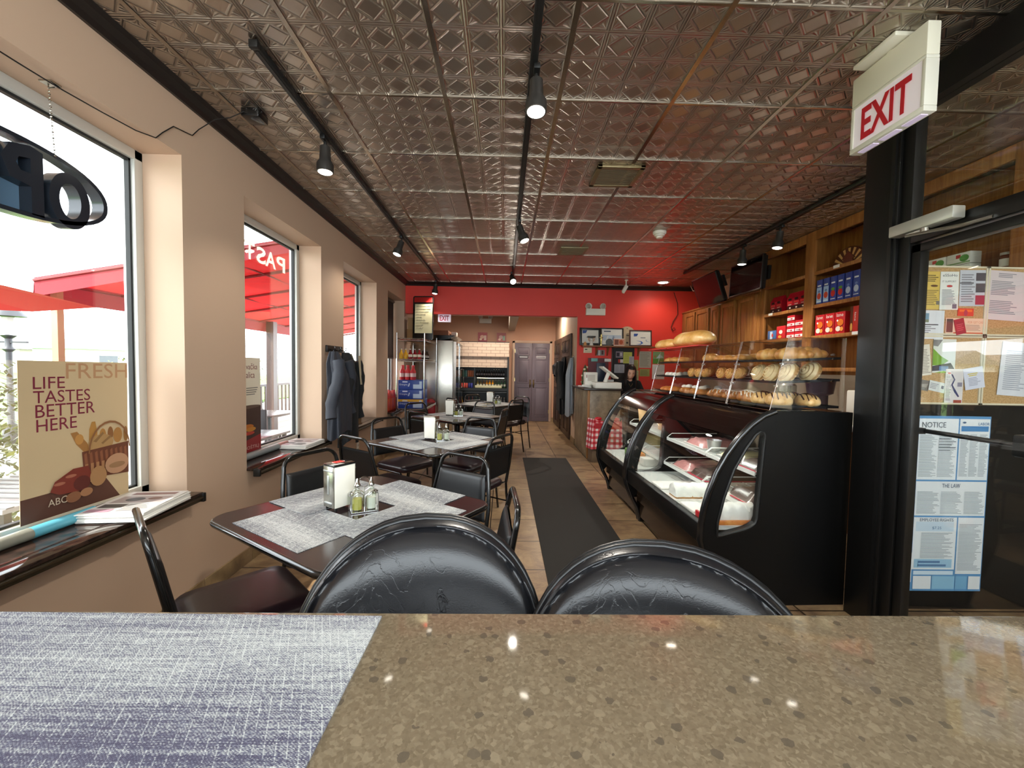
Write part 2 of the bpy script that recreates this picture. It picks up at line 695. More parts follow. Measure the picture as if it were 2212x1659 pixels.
# black crown moulding
mb = MB()
prof = [(0, 0), (0.0, -.055), (.018, -.058), (.03, -.035), (.06, -.018), (.075, 0)]
mb.prism([(WX + a, CZ + b * 1.0) for a, b in prof], -0.8, RY, 'XZ')
mb.prism([(RY - a, CZ + b * 1.0) for a, b in prof], WX, RX, 'YZ')
M['black_trim'] = mat('black_trim_paint', '1a1512', 0.45)
struct('trim_2', mb, M['black_trim'], 'black crown moulding along the ceiling', smooth=20)
# stone baseboard
k = NT('stone_baseboard')
n1 = k.n('TexNoise', Vector=k.obj(), Scale=6.0, Detail=8.0, Roughness=0.7)
k.set(Base__Color=k.ramp(n1.outputs[0], [(0.3, '6b543a'), (0.5, '8f7654'), (0.7, 'a58c68')]), Roughness=0.35)
M['base_stone'] = k.m
mb = MB()
Y = -0.8
while Y < BY - .3:
    mb.b2((WX, Y + .002, 0), (WX + .012, Y + .455, .1), .002)
    Y += .457
struct('baseboard_left', mb, M['base_stone'], 'stone tile skirting under the windows')
mb = MB()
mb.b2((1.2, BY - .012, 0), (1.281, BY, .1))
mb.b2((1.269, 7.31, 0), (1.281, 7.75, .1))
struct('baseboard_back', mb, M['base_stone'], 'stone tile skirting by the grey doors')

# windows
M['frame'] = mat('window_frame', 'cfcfc8', 0.4, 0.3)
M['gasket'] = mat('rubber_gasket', '20201f', 0.6)
WIN_T = []
for i, (a, b) in enumerate(WINS):
    w = thing('window_%d' % (i + 1), 'window opening with slim pale metal frame', 'window', (GX, a, SZ))
    w['kind'] = 'structure'
    W_, H_ = b - a, HZ - SZ
    WIN_T.append(w)
    w['label'] = ['pale framed window behind the bread basket poster and neon sign', 'pale framed window with cream lettering', 'pale framed window by the hanging coats', 'pale framed window with a brown roller blind'][i]
    mb = MB()
    for lo, hi in (((-.035, 0, -.02), (.035, W_, .045)), ((-.035, 0, H_ - .05), (.035, W_, H_)), ((-.035, 0, 0), (.035, .05, H_)), ((-.035, W_ - .05, 0), (.035, W_, H_))):
        mb.b2(lo, hi, .004)
    obj('window_frame', mb, M['frame'], w)
    mb = MB()
    for lo, hi in (((-.01, .05, .045), (.014, W_ - .05, .056)), ((-.01, .05, H_ - .062), (.014, W_ - .05, H_ - .05)), ((-.01, .05, .045), (.014, .062, H_ - .05)), ((-.01, W_ - .062, .045), (.014, W_ - .05, H_ - .05))):
        mb.b2(lo, hi)
    obj('gasket', mb, M['gasket'], w, smooth=0)
    obj('pane', MB().b2((-.003, .05, .045), (.003, W_ - .05, H_ - .05)), M['glass'], w, smooth=0)
    portal('daylight_%d' % (i + 1), (GX - .06, (a + b) / 2, (SZ + HZ) / 2), W_, H_, (1, 0, 0))

# dark polished stone sills
k = NT('polished_dark_sill')
n1 = k.n('TexNoise', Vector=k.obj(), Scale=25.0, Detail=5.0)
k.set(Base__Color=k.ramp(n1.outputs[0], [(0.35, '1d1512'), (0.65, '3b2a23')]), Roughness=0.1)
M['sill'] = k.m
for i, (a, b) in enumerate(WINS):
    t = thing('window_sill', ['dark polished sill under the bread basket poster', 'dark polished sill by the first dining table', 'dark polished sill past the hanging coats', 'dark polished sill behind the wire rack'][i], 'sill', (0, 0, SZ), group='polished window sills')
    t['kind'] = 'structure'
    mb = MB()
    mb.b2((GX + .035, a, -.02), (WX, b, 0))
    mb.b2((WX, a - .005, -.02), (WX + .085, b + .005, 0), .004)
    obj('slab', mb, M['sill'], t)
    mb = MB()
    mb.b2((WX + .06, a - .005, -.05), (WX + .088, b + .005, -.021), .004)
    mb.tube([(WX + .086, a, -.03), (WX + .086, b, -.03)], .008, 8)
    obj('edge_moulding', mb, mat('sill_moulding', '2c2418', 0.25), t)
    for q in (a - .005, b + .005):
        obj('end_cap', MB().box((WX + .073, q, -.03), (.045, .02, .05), .004), M['black'], t)

# reception of the lobby: black posts, door, transom
M['black_frame'] = mat('black_metal_frame', '100f0e', 0.4, 0.2)
mb = MB()
mb.b2((1.985, 2.09, 0), (2.07, 2.29, CZ), .004)
mb.b2((1.975, 2.105, 0), (1.985, 2.125, CZ))
mb.b2((2.0, 2.03, 0), (2.06, 2.09, CZ), .004)
struct('trim_3', mb, M['black_frame'], 'black post at the end of the glass partition')
mb = MB()
mb.b2((1.985, -.8, 2.67), (2.075, 2.09, CZ))
mb.b2((2.0, -.8, 2.02), (2.06, 2.03, 2.095), .004)
mb.b2((2.0, .92, 0), (2.06, .98, 2.67), .004)
mb.b2((2.0, -.8, 0), (2.06, .92, .9))
struct('trim_4', mb, M['black_frame'], 'black rails and beam of the glass partition')
struct('window_7', MB().b2((2.028, .98, 2.095), (2.033, 2.03, 2.67)), M['glass'], 'transom glass over the lobby door', smooth=0)
struct('window_8', MB().b2((2.028, -.8, .9), (2.033, .92, 2.02)), M['glass'], 'side glass beside the lobby door', smooth=0)
d = thing('door_1', 'black framed glass lobby door', 'door', (2.03, 1.0, 0.01))
d['kind'] = 'structure'
mb = MB()
for lo, hi in (((-.022, 0, 0), (.022, .045, 2.0)), ((-.022, .98, 0), (.022, 1.025, 2.0)), ((-.022, 0, 1.96), (.022, 1.025, 2.0)), ((-.022, 0, 0), (.022, 1.025, .06))):
    mb.b2(lo, hi, .003)
obj('door_frame', mb, M['black_frame'], d)
obj('door_glass', MB().b2((-.003, .045, .06), (.003, .98, 1.96)), M['glass'], d, smooth=0)
mb = MB()
mb.tube([(.06, .62, 1.085), (.06, 1.0, 1.085)], .011, 8)
mb.b2((.03, .3, 1.04), (.075, .62, 1.13), .01)
mb.b2((.02, .985, 1.07), (.06, 1.01, 1.1))
obj('push_bar', mb, M['black'], d)
t = thing('door_closer', 'pale grey door closer on the black rail over the glass door', 'door closer', (1.96, 1.78, 2.06))
obj('body', MB().b2((-.025, 0, 0), (.035, .3, .055), .006), mat('closer_paint', 'b9b6ab', 0.35, 0.4), t)
mb = MB()
mb.tube([(0, .12, -.008), (-.03, .2, -.02), (.03, .0, -.03), (.04, -.1, -.03)], .009, 8)
mb.cyl((0, .14, -.012), .018, .03)
obj('arm', mb, M['steel'], t)

# partition of the lobby that carries the cork boards
struct('partition_1', MB().b2((2.07, 2.31, 0), (RX, 2.36, 1.2)), M['black_frame'], 'black half-height partition behind the notice poster')
# doors
def panel_door(name, label, w, h, m, mx, panels, plaque=None):
    t = thing(name, label, 'door', mx=mx)
    t['kind'] = 'structure'
    mb = MB()
    mb.b2((0, 0, -.02), (w, h, .015), .002)
    obj('leaf', mb, m, t)
    for (x0, y0, x1, y1) in panels:
        mb = MB()
        f = .012
        for lo, hi in (((x0, y0, .012), (x1, y0 + f, .024)), ((x0, y1 - f, .012), (x1, y1, .024)), ((x0, y0, .012), (x0 + f, y1, .024)), ((x1 - f, y0, .012), (x1, y1, .024))):
            mb.b2(lo, hi, .003)
        mb.b2((x0 + .035, y0 + .035, .012), (x1 - .035, y1 - .035, .022), .004)
        obj('door_panel', mb, m, t)
    return t


k = mat('grey_violet_door', '6d6068', 0.45)
PD = [(.07, .12, .37, .86), (.07, .96, .37, 1.56), (.07, 1.66, .37, 1.86)]
for i, (x0, lab) in enumerate(((.26, 'grey panelled rear door leaf with a brass knob and dark plaque'), (.702, 'grey panelled rear door leaf with a pale plaque'))):
    t = panel_door('door_%d' % (2 + i), lab, .437, 1.965, k, on_back(x0, BY - .022, .008), PD)
    mb = MB()
    mb.cyl((.395 if i == 0 else .04, .95, .035), .022, .05)
    mb.b2((.38 if i == 0 else .025, .85, .015), (.41 if i == 0 else .055, 1.05, .024), .003)
    obj('door_handle', mb, mat('aged_brass', '5b4420', 0.35, 0.8), t)
    mb = MB()
    mb.b2((.1, 1.585, .014), (.34, 1.65, .02), .002)
    obj('plaque', mb, paint('3a3638' if i == 0 else 'b9b2b2', .3), t)
    mb = MB().b2((.12, 1.6, .0201), (.32, 1.635, .0215))
    obj('plaque_strip', mb, paint('a9a4a4' if i == 0 else '8d8888', .3), t)
    for zz in (.2, 1.0, 1.72):
        obj('hinge', MB().b2((-.004 if i == 0 else .425, zz, .01), (.012 if i == 0 else .441, zz + .09, .022)), mat('brass', 'c9b27a', 0.3, 0.9), t)
mb = MB()
mb.b2((.2, BY - .03, 0), (.258, BY, 2.03), .004)
mb.b2((1.14, BY - .03, 0), (1.2, BY, 2.03), .004)
mb.b2((.2, BY - .03, 1.975), (1.2, BY, 2.035), .004)
struct('trim_5', mb, mat('door_casing', 'c8a88e', 0.5), 'tan casing around the grey double doors')
PS = [(.12, .12, .5, .9), (.6, .12, .98, .9), (.12, 1.0, .5, 1.6), (.6, 1.0, .98, 1.6), (.12, 1.68, .5, 1.92), (.6, 1.68, .98, 1.92)]
for i, (y1, w, lab) in enumerate(((8.93, 1.15, 'dark brown passage door behind the hanging coats'), (10.28, 1.15, 'dark brown passage door next to the grey double doors'))):
    t = panel_door('door_%d' % (4 + i), lab, w, 2.02, M['dark_wood'], on_right(1.26, y1, .008), PS)
    for zz in (.25, 1.1, 1.75):
        obj('hinge', MB().b2((-.01, zz, .01), (.03, zz + .1, .024)), mat('brass_hinge', 'c9b27a', 0.3, 0.9), t)
    obj('door_handle', MB().cyl((1.08, .95, .04), .03, .05), mat('brass_knob', 'c9b27a', 0.3, 0.9), t)
# ================================================================== counter bar, stools, tables, chairs
k = NT('speckled_quartz')
co = k.obj()
wd = k.n('TexNoise', Vector=co, Scale=160.0, Detail=2.0)
co = k.n('VectorMath', _operation='MULTIPLY_ADD', i0=wd.outputs['Color'], i1=(.006, .006, .006), i2=co).outputs[0]
v1 = k.n('TexVoronoi', Vector=co, Scale=300.0, Randomness=1.0)
v2 = k.n('TexVoronoi', Vector=co, Scale=75.0, Randomness=1.0)
nz = k.n('TexNoise', Vector=co, Scale=220.0, Detail=3.0)
c1 = k.ramp(k.xyz(v1.outputs['Color'])[0], [(0.0, '756853'), (0.3, '7c6e59'), (0.6, '81735d'), (0.85, '877963'), (1.0, '8f816a')])
chip = k.math('MULTIPLY', k.math('LESS_THAN', v2.outputs['Distance'], 0.36), k.math('GREATER_THAN', k.xyz(v2.outputs['Color'])[1], 0.72))
c2 = k.ramp(k.xyz(v2.outputs['Color'])[2], [(0.0, '655b4c'), (0.5, '6c6151'), (0.51, '8e8069'), (1.0, '97886f')], 'CONSTANT')
mx = k.n('Mix', _data_type='RGBA')
k.t.links.new(chip, mx.inputs[0])
k.t.links.new(c1, mx.inputs[6])
k.t.links.new(c2, mx.inputs[7])
m2 = k.n('Mix', _data_type='RGBA')
m2.blend_type = 'MULTIPLY'
m2.inputs[0].default_value = 0.3
k.t.links.new(mx.outputs[2], m2.inputs[6])
k.t.links.new(k.ramp(nz.outputs[0], [(0.3, 0.55), (0.7, 1.0)]), m2.inputs[7])
k.set(Base__Color=m2.outputs[2], Roughness=0.05)
M['quartz'] = k.m
t = thing('bar_counter', 'speckled brown quartz counter bar with a woven placemat on it', 'counter', (0, 0, 0))
obj('countertop', MB().b2((-1.4, -.78, 1.035), (1.6, .506, 1.07), .004), M['quartz'], t)
mb = MB()
for a in (-1.2, 0.1, 1.4):
    mb.b2((a - .04, -.7, 0), (a + .04, -.1, 1.034))
mb.b2((-1.3, -.7, .95), (1.5, -.66, 1.034))
obj('base', mb, M['black'], t)

# woven placemat
def woven(name, cu, cv, dark, mid, light, band_k, shift, bump=0.4, slope=0.0):
    """cu, cv: threads per metre across and along; darker bands run along local x"""
    k = NT(name)
    co = k.obj()
    x, y, z = k.xyz(co)
    wob = k.n('TexNoise', Vector=co, Scale=60.0, Detail=2.0)
    xs = k.math('MULTIPLY', k.math('MULTIPLY_ADD', k.math('SUBTRACT', wob.outputs[0], .5), .004, x), cu)
    ys = k.math('MULTIPLY', k.math('MULTIPLY_ADD', k.math('SUBTRACT', wob.outputs[0], .5), .004, y), cv)
    cell = k.n('CombineXYZ', i0=k.math('FLOOR', k.math('ADD', xs, k.math('MULTIPLY', k.math('FRACT', k.math('MULTIPLY', k.math('FLOOR', ys), .5)), 1.0))), i1=k.math('FLOOR', ys))
    wn = k.n('TexWhiteNoise', _noise_dimensions='2D', Vector=cell.outputs[0])
    row = k.n('TexWhiteNoise', _noise_dimensions='1D', W=k.math('FLOOR', ys))
    st = k.n('TexNoise', Vector=k.n('Mapping', Vector=co, Scale=(14.0, 160.0, 1.0)).outputs[0], Scale=1.0, Detail=3.0, Roughness=0.6)
    band = k.n('TexNoise', Vector=k.n('Mapping', Vector=co, Scale=(1.5, band_k, 1.0)).outputs[0], Scale=1.0, Detail=1.5)
    par = k.math('MULTIPLY', k.math('FRACT', k.math('MULTIPLY', k.math('ADD', k.math('FLOOR', xs), k.math('FLOOR', ys)), .5)), 2.0)
    dg_ = k.math('FRACT', k.math('MULTIPLY', k.math('MULTIPLY_ADD', y, .45, x), cu * .17))
    dl = k.math('MULTIPLY', k.math('LESS_THAN', dg_, .13), k.math('GREATER_THAN', wob.outputs[0], .46))
    f = k.math('MULTIPLY_ADD', par, 0.16, k.math('MULTIPLY', wn.outputs[0], 0.26))
    f = k.math('MULTIPLY_ADD', dl, 0.18, f)
    f = k.math('MULTIPLY_ADD', row.outputs[0], 0.16, f)
    f = k.math('MULTIPLY_ADD', st.outputs[0], 0.45, f)
    f = k.math('MULTIPLY_ADD', k.math('SUBTRACT', band.outputs[0], 0.5), 0.8, f)
    f = k.math('ADD', f, k.math('MULTIPLY_ADD', y, slope, shift))
    ex = k.math('ABSOLUTE', k.math('SUBTRACT', k.math('FRACT', xs), .5))
    ey = k.math('ABSOLUTE', k.math('SUBTRACT', k.math('FRACT', ys), .5))
    k.set(Base__Color=k.ramp(f, [(0.28, dark), (0.46, mid), (0.56, light), (0.85, 'c3c6c3')]), Roughness=0.55)
    k.bump(k.math('SUBTRACT', 1.0, k.math('MAXIMUM', k.math('MULTIPLY', ex, 1.2), k.math('MULTIPLY', ey, 1.6))), bump, 0.0012)
    return k.m


M['woven'] = woven('woven_placemat', 640.0, 900.0, '3a3850', '5f6072', '8f9294', 6.0, .06, .4, .55)
tag(obj('placemat', MB().b2((-.48, -.33, 0), (0, 0, .0022)), M['woven'], loc=(-.145, .494, 1.0702), rot=(0, 0, -.01)), 'blue and white woven placemat on the speckled counter', 'placemat')

# leather of stools
def leather(name, c, rough, scale, st):
    k = NT(name)
    co = k.obj()
    n1 = k.n('TexNoise', Vector=k.n('Mapping', Vector=co, Scale=(1.0, 1.0, .6)).outputs[0], Scale=scale, Detail=5.0, Roughness=.45, Distortion=2.2)
    n3 = k.n('TexNoise', Vector=co, Scale=5.0, Detail=1.0)
    n2 = k.n('TexNoise', Vector=co, Scale=420.0, Detail=2.0)
    cr = k.math('ABSOLUTE', k.math('SUBTRACT', n1.outputs[0], 0.5))
    cr = k.n('MapRange', Value=cr, i1=0.0, i2=0.016, i3=0.0, i4=1.0).outputs[0]
    k.set(Roughness=rough)
    k.b.inputs['Base Color'].default_value = lin(c)
    cr = k.math('MAXIMUM', cr, k.n('MapRange', Value=n3.outputs[0], i1=.5, i2=.58, i3=1.0, i4=0.0).outputs[0])
    k.bump(k.math('MULTIPLY_ADD', n2.outputs[0], 0.3, cr), st, 0.003)
    return k.m


M['leather'] = leather('creased_black_vinyl', '1a1a1d', 0.27, 13.0, 0.22)
M['vinyl'] = leather('smooth_black_vinyl', '131416', 0.36, 7.0, 0.06)
M['seat_vinyl'] = leather('dark_brown_vinyl', '24161a', 0.34, 7.0, 0.06)


def stool(name, label, x, y, rz, w, top):
    """bar stool with a wrap-round back; its back stands at local y = 0 and the sitter faces -y"""
    t = thing(name, label, 'bar stool', (x, y, 0), rz, 'black bar stools at the counter')
    R0 = .36
    zb = .74

    def P(u, v, off):
        a = (u - .5) * 2                       # across
        hw = w / 2
        # half-oval outline: at height v the half-width follows a superellipse
        zz = zb + (top - zb) * v
        e = max(0.0, min(1.0, (zz - zb) / (top - zb)))
        half = hw * (max(0.0, 1 - e ** 3.2)) ** (1 / 2.3)
        X = a * half
        Yc = -(R0 - math.sqrt(max(1e-6, R0 * R0 - X * X))) * 0.9
        lean = (zz - zb) * 0.2
        return Vector((X, Yc + lean + off, zz))
    def fr(u, v):
        p = P(u, v, 0)
        q = min(1.0, (abs(p.x) / (w / 2)) ** 2.3 + v ** 3.2)
        if q < .88:
            off = .014 + .05 * math.sqrt(max(0.0, 1 - (q / .88) ** 2))
        else:
            off = .014 + .009 * math.sin(PI * (q - .88) / .12) - .014 * max(0.0, (q - .94) / .06) ** 2
        return p + Vector((0, -off, 0))
    mb = MB()
    vs = [0, .1, .2, .3, .4, .5, .6, .7, .78, .85, .9, .94, .97, .99, 1.0]

    def uu(t):
        return .5 - .5 * math.cos(PI * t)

    def vv(t):
        return math.sin(PI / 2 * t)
    mb.grid(lambda i, j: fr(uu(i), vv(j)), 45, 40)
    mb.grid(lambda i, j: P(uu(i), vv(j), .024), 45, 30)
    bmesh.ops.remove_doubles(mb.bm, verts=mb.bm.verts[:], dist=.0004)
    obj('backrest', mb, M['leather'], t, smooth=80)
    rim = [P(0, v, .008) for v in vs] + [P(1, v, .008) for v in reversed(vs[:-1])]
    rim = [rim[0]] + [p for q, p in zip(rim, rim[1:]) if (p - q).length > 1e-4]
    n = len(rim)
    mb = MB()
    mb.tube([p + Vector((0, -.0, 0)) for p in rim], .0065, 8)
    obj('piping', mb, M['vinyl'], t, smooth=80)
    mb = MB()
    mb.tube([p + Vector((0, .02, -.001)) for p in rim], .006, 8)
    obj('back_edge', mb, M['vinyl'], t, smooth=80)
    obj('seat', MB().lathe([(.0, .66), (.165, .66), (.18, .68), (.18, .715), (.16, .74), (0, .745)], (0, -.2, 0), 32), M['leather'], t)
    for q in range(4):
        a = PI / 4 + q * PI / 2
        c, s_ = math.cos(a), math.sin(a)
        obj('leg', MB().tube([(c * .14, -.2 + s_ * .14, .66), (c * .19, -.2 + s_ * .19, 0.005)], .014, 10), M['black'], t)
    obj('foot_ring', MB().tube(arc((0, -.2), .168, 0, 2 * PI * 23 / 24, 23, 'XY', .27), .009, 8, closed=True), M['chrome'], t)
    return t


stool('bar_stool', 'black vinyl bar stool with creased rounded back, below the dining table with the napkin box', -.152, .80, .15, .472, 1.053)
stool('bar_stool', 'black vinyl bar stool with rounded back, in front of the curved glass pastry counter', .302, .73, -.28, .508, 1.03)

# dining table
k = NT('dark_laminate')
k.b.inputs['Base Color'].default_value = lin('2c1f20')
k.set(Roughness=0.2)
M['laminate'] = k.m
E1 = .405


def table(label, x, y, rz):
    t = thing('dining_table', label, 'table', (x, y, 0), rz, 'square black dining tables')
    pts = rrect(-E1, -E1, E1, E1, .075, 8)
    obj('tabletop', MB().prism(pts, .738, .7585), M['laminate'], t, smooth=30)
    mb = MB()
    mb.tube([(a * 1.004, b * 1.004, .747) for a, b in pts[:-1]], .0125, 8, closed=True)
    obj('edge_band', mb, M['black_gloss'], t, smooth=60)
    mb = MB()
    mb.lathe([(.036, .05), (.036, .70), (.06, .72)], seg=20)
    obj('pedestal', mb, M['black_gloss'], t)
    mb = MB()
    for q in range(4):
        a = q * PI / 2 + PI / 4
        c, s_ = math.cos(a), math.sin(a)
        mb.tube([(c * .03, s_ * .03, .075), (c * .2, s_ * .2, .04), (c * .3, s_ * .3, .015)], [.034, .026, .014], 10)
        mb.tube([(c * .03, s_ * .03, .66), (c * .15, s_ * .15, .715), (c * .26, s_ * .26, .727)], [.018, .014, .01], 8)
    obj('foot_cross', mb, M['black_gloss'], t)
    return t


M['mat_grey'] = woven('streaked_grey_mat', 160.0, 520.0, '42474f', '666a70', '8e9093', 7.0, 0.08, .12)
TABLES = [(-.61, 1.745, -.59), (-.55, 3.39, -.66), (-.57, 5.06, -.69), (-.28, 6.76, -.69)]
TN = ['the window wall and the bar stools', 'the coat hooks', 'the wire rack', 'the drinks cooler']
TL = ['square black dining table with grey mats closest to the bar stools',
      'square black dining table beside the hanging coats, second from the bar stools',
      'square black dining table in front of the wire rack, third from the bar stools',
      'square black dining table in front of the rear drinks cooler, fourth from the bar stools']
SPOTS = [((-.04, -.23, 0), 'corner by the bar stools'), ((.238, .025, PI / 2), 'aisle side'), ((.025, .262, 0), 'far side'), ((-.255, .055, PI / 2), 'window side')]
MATW = ['the mat lying on the side towards the bar stools', 'the mat lying on the side towards the aisle', 'the mat lying on the side away from the bar stools', 'the mat lying on the side towards the windows']
ORD = ['first', 'second', 'third', 'fourth']
for i, (x, y, rz) in enumerate(TABLES):
    table(TL[i], x, y, rz)
    for j, ((a, b, r2), _) in enumerate(SPOTS):
        c, s_ = math.cos(rz), math.sin(rz)
        # local x axis runs along the mat's length
        o = obj('table_mat', MB().b2((-.225, -.145, 0), (.225, .145, .0018)), M['mat_grey'], loc=(x + a * c - b * s_, y + a * s_ + b * c, .7588 + .0006 * j), rot=(0, 0, rz + r2))
        tag(o, 'streaked grey mat at the %s of the %s table from the bar' % (['stool side', 'aisle side', 'far side', 'window side'][j], ORD[i]), 'place mat', 'grey table mats')

M['oil'] = mat('yellow_oil', 'b9b45a', 0.1)
M['salt'] = mat('white_salt', 'e8e6e0', 0.8)


def dispenser(label, x, y, rz, red=False):
    t = thing('napkin_dispenser', label, 'napkin dispenser', (x, y, .7606), rz, 'napkin dispensers on the tables')
    mb = MB()
    mb.b2((-.05, -.038, .012), (.05, .038, .19), .006)
    obj('body', mb, M['white'], t)
    for s_ in (-1, 1):
        obj('face_plate', MB().b2((s_ * .0505 - .004, -.036, .014), (s_ * .0505 + .004, .036, .188), .004), M['steel'], t)
    for s_ in (-1, 1):
        mb = MB()
        for lo, hi in (((-.026, .03), (.026, .038)), ((-.006, .07), (.006, .15)), ((-.032, .165), (.032, .172))):
            mb.b2((s_ * .055 - .0025, lo[0], lo[1]), (s_ * .055 + .0025, hi[0], hi[1]), .002)
        obj('napkin_window', mb, M['alu'], t)
    mb = MB()
    mb.b2((-.052, -.04, .187), (.052, .04, .196), .003)
    obj('lid', mb, M['black_gloss'] if red else M['steel'], t)
    if red:
        mb = MB()
        mb.mi = 0
        mb.disc(.0, .01, .03, .016, .1965)
        mb.poly([(-.052, -.03), (.0, -.035), (-.01, -.02), (-.052, -.01)], .1966)
        mb.mi = 1
        for q in range(4):
            mb.disc(-.016 + q * .011, .012, .006, .02, .1972)
        obj('red_cap_print', mb, [paint('e8e4dc'), paint('d8352a')], t, smooth=0)
    for a in (-.04, .04):
        for b in (-.03, .03):
            obj('foot', MB().cyl((a, b, .006), .006, .012, seg=10), M['black'], t)
    return t


def caddy(label, x, y, rz, salt=False):
    t = thing('cruet_caddy', label, 'condiment caddy', (x, y, .7606), rz, 'cruet caddies on the tables')
    mb = MB()
    mb.b2((-.055, -.03, .0), (.055, .03, .004))
    for q in (-1, 1):
        mb.tube([(q * .052, -.028, .004), (q * .052, -.028, .075), (q * .03, -.03, .088), (0, -.03, .07), (0, -.03, .004)], .002, 6)
        mb.tube([(q * .052, .028, .004), (q * .052, .028, .075), (q * .03, .03, .088), (0, .03, .07), (0, .03, .004)], .002, 6)
    mb.tube([(0, 0, .0)] + [(0, 0, .1)] + arc((0, .122), .022, -PI / 2, 1.4 * PI, 14, 'XZ'), .002, 6)
    obj('wire_frame', mb, M['chrome'], t)

    def cruet(cx, m):
        b = thing('x', '', '', (cx, 0, .004))
        for key in ('label', 'category'):
            del b[key]
        b.name = 'cruet'
        b.parent = t
        mb = MB()
        mb.lathe([(.020, 0), (.022, .004), (.022, .062), (.012, .082), (.011, .1)], seg=8)
        obj('cruet_glass', mb, M['bottle_glass'], b, smooth=20)
        mb = MB()
        mb.lathe([(.019, .004), (.0195, .05), (.0, .05)], seg=8)
        obj('filling', mb, m, b, smooth=20)
        mb = MB()
        mb.lathe([(.013, .1), (.0135, .108), (.010, .113), (.003, .135), (0, .136)], seg=14)
        obj('pourer', mb, M['chrome'], b)
    cruet(-.028, M['oil'])
    cruet(.028, mat('clear_vinegar', 'd8dbd2', 0.1))
    for sx in ((-1, 1) if not salt else (1,)):
        for q in (1,):
            mb = MB().lathe([(.013, 0), (.014, .045), (.012, .055)], (sx * .05, .045 * (1 if sx > 0 else 1), .0), 8)
            sh = obj('shaker', mb, M['salt'] if sx > 0 else M['bottle_glass'], t)
            obj('shaker_cap', MB().lathe([(.0135, 0), (.013, .01), (.006, .017), (0, .018)], (sx * .05, .045, .055), 12), M['chrome'], sh)
    return t


DP = [(-.70, 1.765, .98, True), (-.6, 3.435, -.35, False), (-.66, 5.11, -.3, False), (-.22, 6.77, -.3, False)]
CP = [(-.585, 1.735, .45), (-.5, 3.40, .3), (-.56, 5.10, .2), (-.1, 6.74, .2)]
for i in range(4):
    dispenser('%s napkin dispenser on the %s table from the bar stools' % (['black-lidded', 'white and steel', 'white', 'white'][i], ORD[i]), *DP[i])
    caddy('wire caddy of oil and vinegar cruets on the %s table from the bar stools' % ORD[i], *CP[i])


# stacking chair: sitter faces local +y, feet at z = 0
def make_chair():
    t = thing('dining_chair', 'x', 'chair', group='black stacking chairs round the tables')
    mb = MB()
    pts = rrect(-.205, -.19, .205, .21, .06, 6)

    def lvl(z, k):
        return [(a * k, b * k, z) for a, b in pts]
    for z0, z1, k0, k1 in ((.43, .44, .95, 1.0), (.44, .47, 1.0, 1.0), (.47, .485, 1.0, .93), (.485, .49, .93, .7)):
        A = [mb.bm.verts.new(p) for p in lvl(z0, k0)]
        B = [mb.bm.verts.new(p) for p in lvl(z1, k1)]
        for q in range(len(A)):
            mb.bm.faces.new((A[q], A[(q + 1) % len(A)], B[(q + 1) % len(A)], B[q]))
        if z0 == .43:
            mb.bm.faces.new(A)
        if z1 == .49:
            mb.bm.faces.new(B)
    bmesh.ops.remove_doubles(mb.bm, verts=mb.bm.verts[:], dist=.0005)
    obj('seat', mb, M['seat_vinyl'], t, smooth=60)
    # back frame: one bent tube
    def bk(z):
        return -.2 - (z - .45) * .2
    P = [(-.21, bk(.45), .45), (-.208, bk(.6), .6), (-.19, bk(.72), .72), (-.175, bk(.79), .79)]
    for q in range(7):
        a = PI - PI / 2 * q / 6
        P.append((-.105 + .07 * math.cos(a), bk(.79 + .07 * math.sin(a)), .79 + .07 * math.sin(a)))
    P = P + [(-a, b, c) for a, b, c in reversed(P)]
    obj('back_frame', MB().tube(P, .0115, 10), M['black_gloss'], t, smooth=60)
    # padded back: a trapezoid between the tubes
    mb = MB()
    n = 9

    def bp(u, v, side):
        z = .53 + .245 * v
        hw = (.197 - .03 * v) if z > .0 else .2
        X = (u - .5) * 2 * hw
        e = min(u, 1 - u, v * .8, (1 - v) * .8)
        th = .016 * min(1, e / .06) ** .5 if e > 0 else 0
        return Vector((X, bk(z) + .004 + (th + .002 if side else -th * .35 - .002), z))
    us = [0, .01, .03, .06, .12, .3, .5, .7, .88, .94, .97, .99, 1]
    for side in (1, 0):
        mb.grid(lambda i, j: bp(us[round(i * 12)], us[round(j * 12)], side), 13, 13)
    bmesh.ops.remove_doubles(mb.bm, verts=mb.bm.verts[:], dist=.0045)
    obj('backrest', mb, M['vinyl'], t, smooth=60)
    for s_ in (-1, 1):
        obj('leg', MB().tube([(s_ * .195, -.16, .44), (s_ * .21, bk(.45) + .0, .452), (s_ * .212, -.205, .36), (s_ * .22, -.26, .004)], .0105, 9), M['black_gloss'], t)
        obj('leg', MB().tube([(s_ * .19, -.14, .425), (s_ * .19, .15, .425), (s_ * .195, .178, .40), (s_ * .205, .2, .004)], .0105, 9), M['black_gloss'], t)
    mb = MB()
    mb.tube([(-.19, -.05, .425), (.19, -.05, .425)], .008, 8)
    mb.tube([(-.2, .186, .3), (-.2, .0, .31), (-.21, -.21, .3)], .006, 8)
    mb.tube([(.2, .186, .3), (.2, .0, .31), (.21, -.21, .3)], .006, 8)
    obj('brace', mb, M['black_gloss'], t)
    return t


chair0 = make_chair()
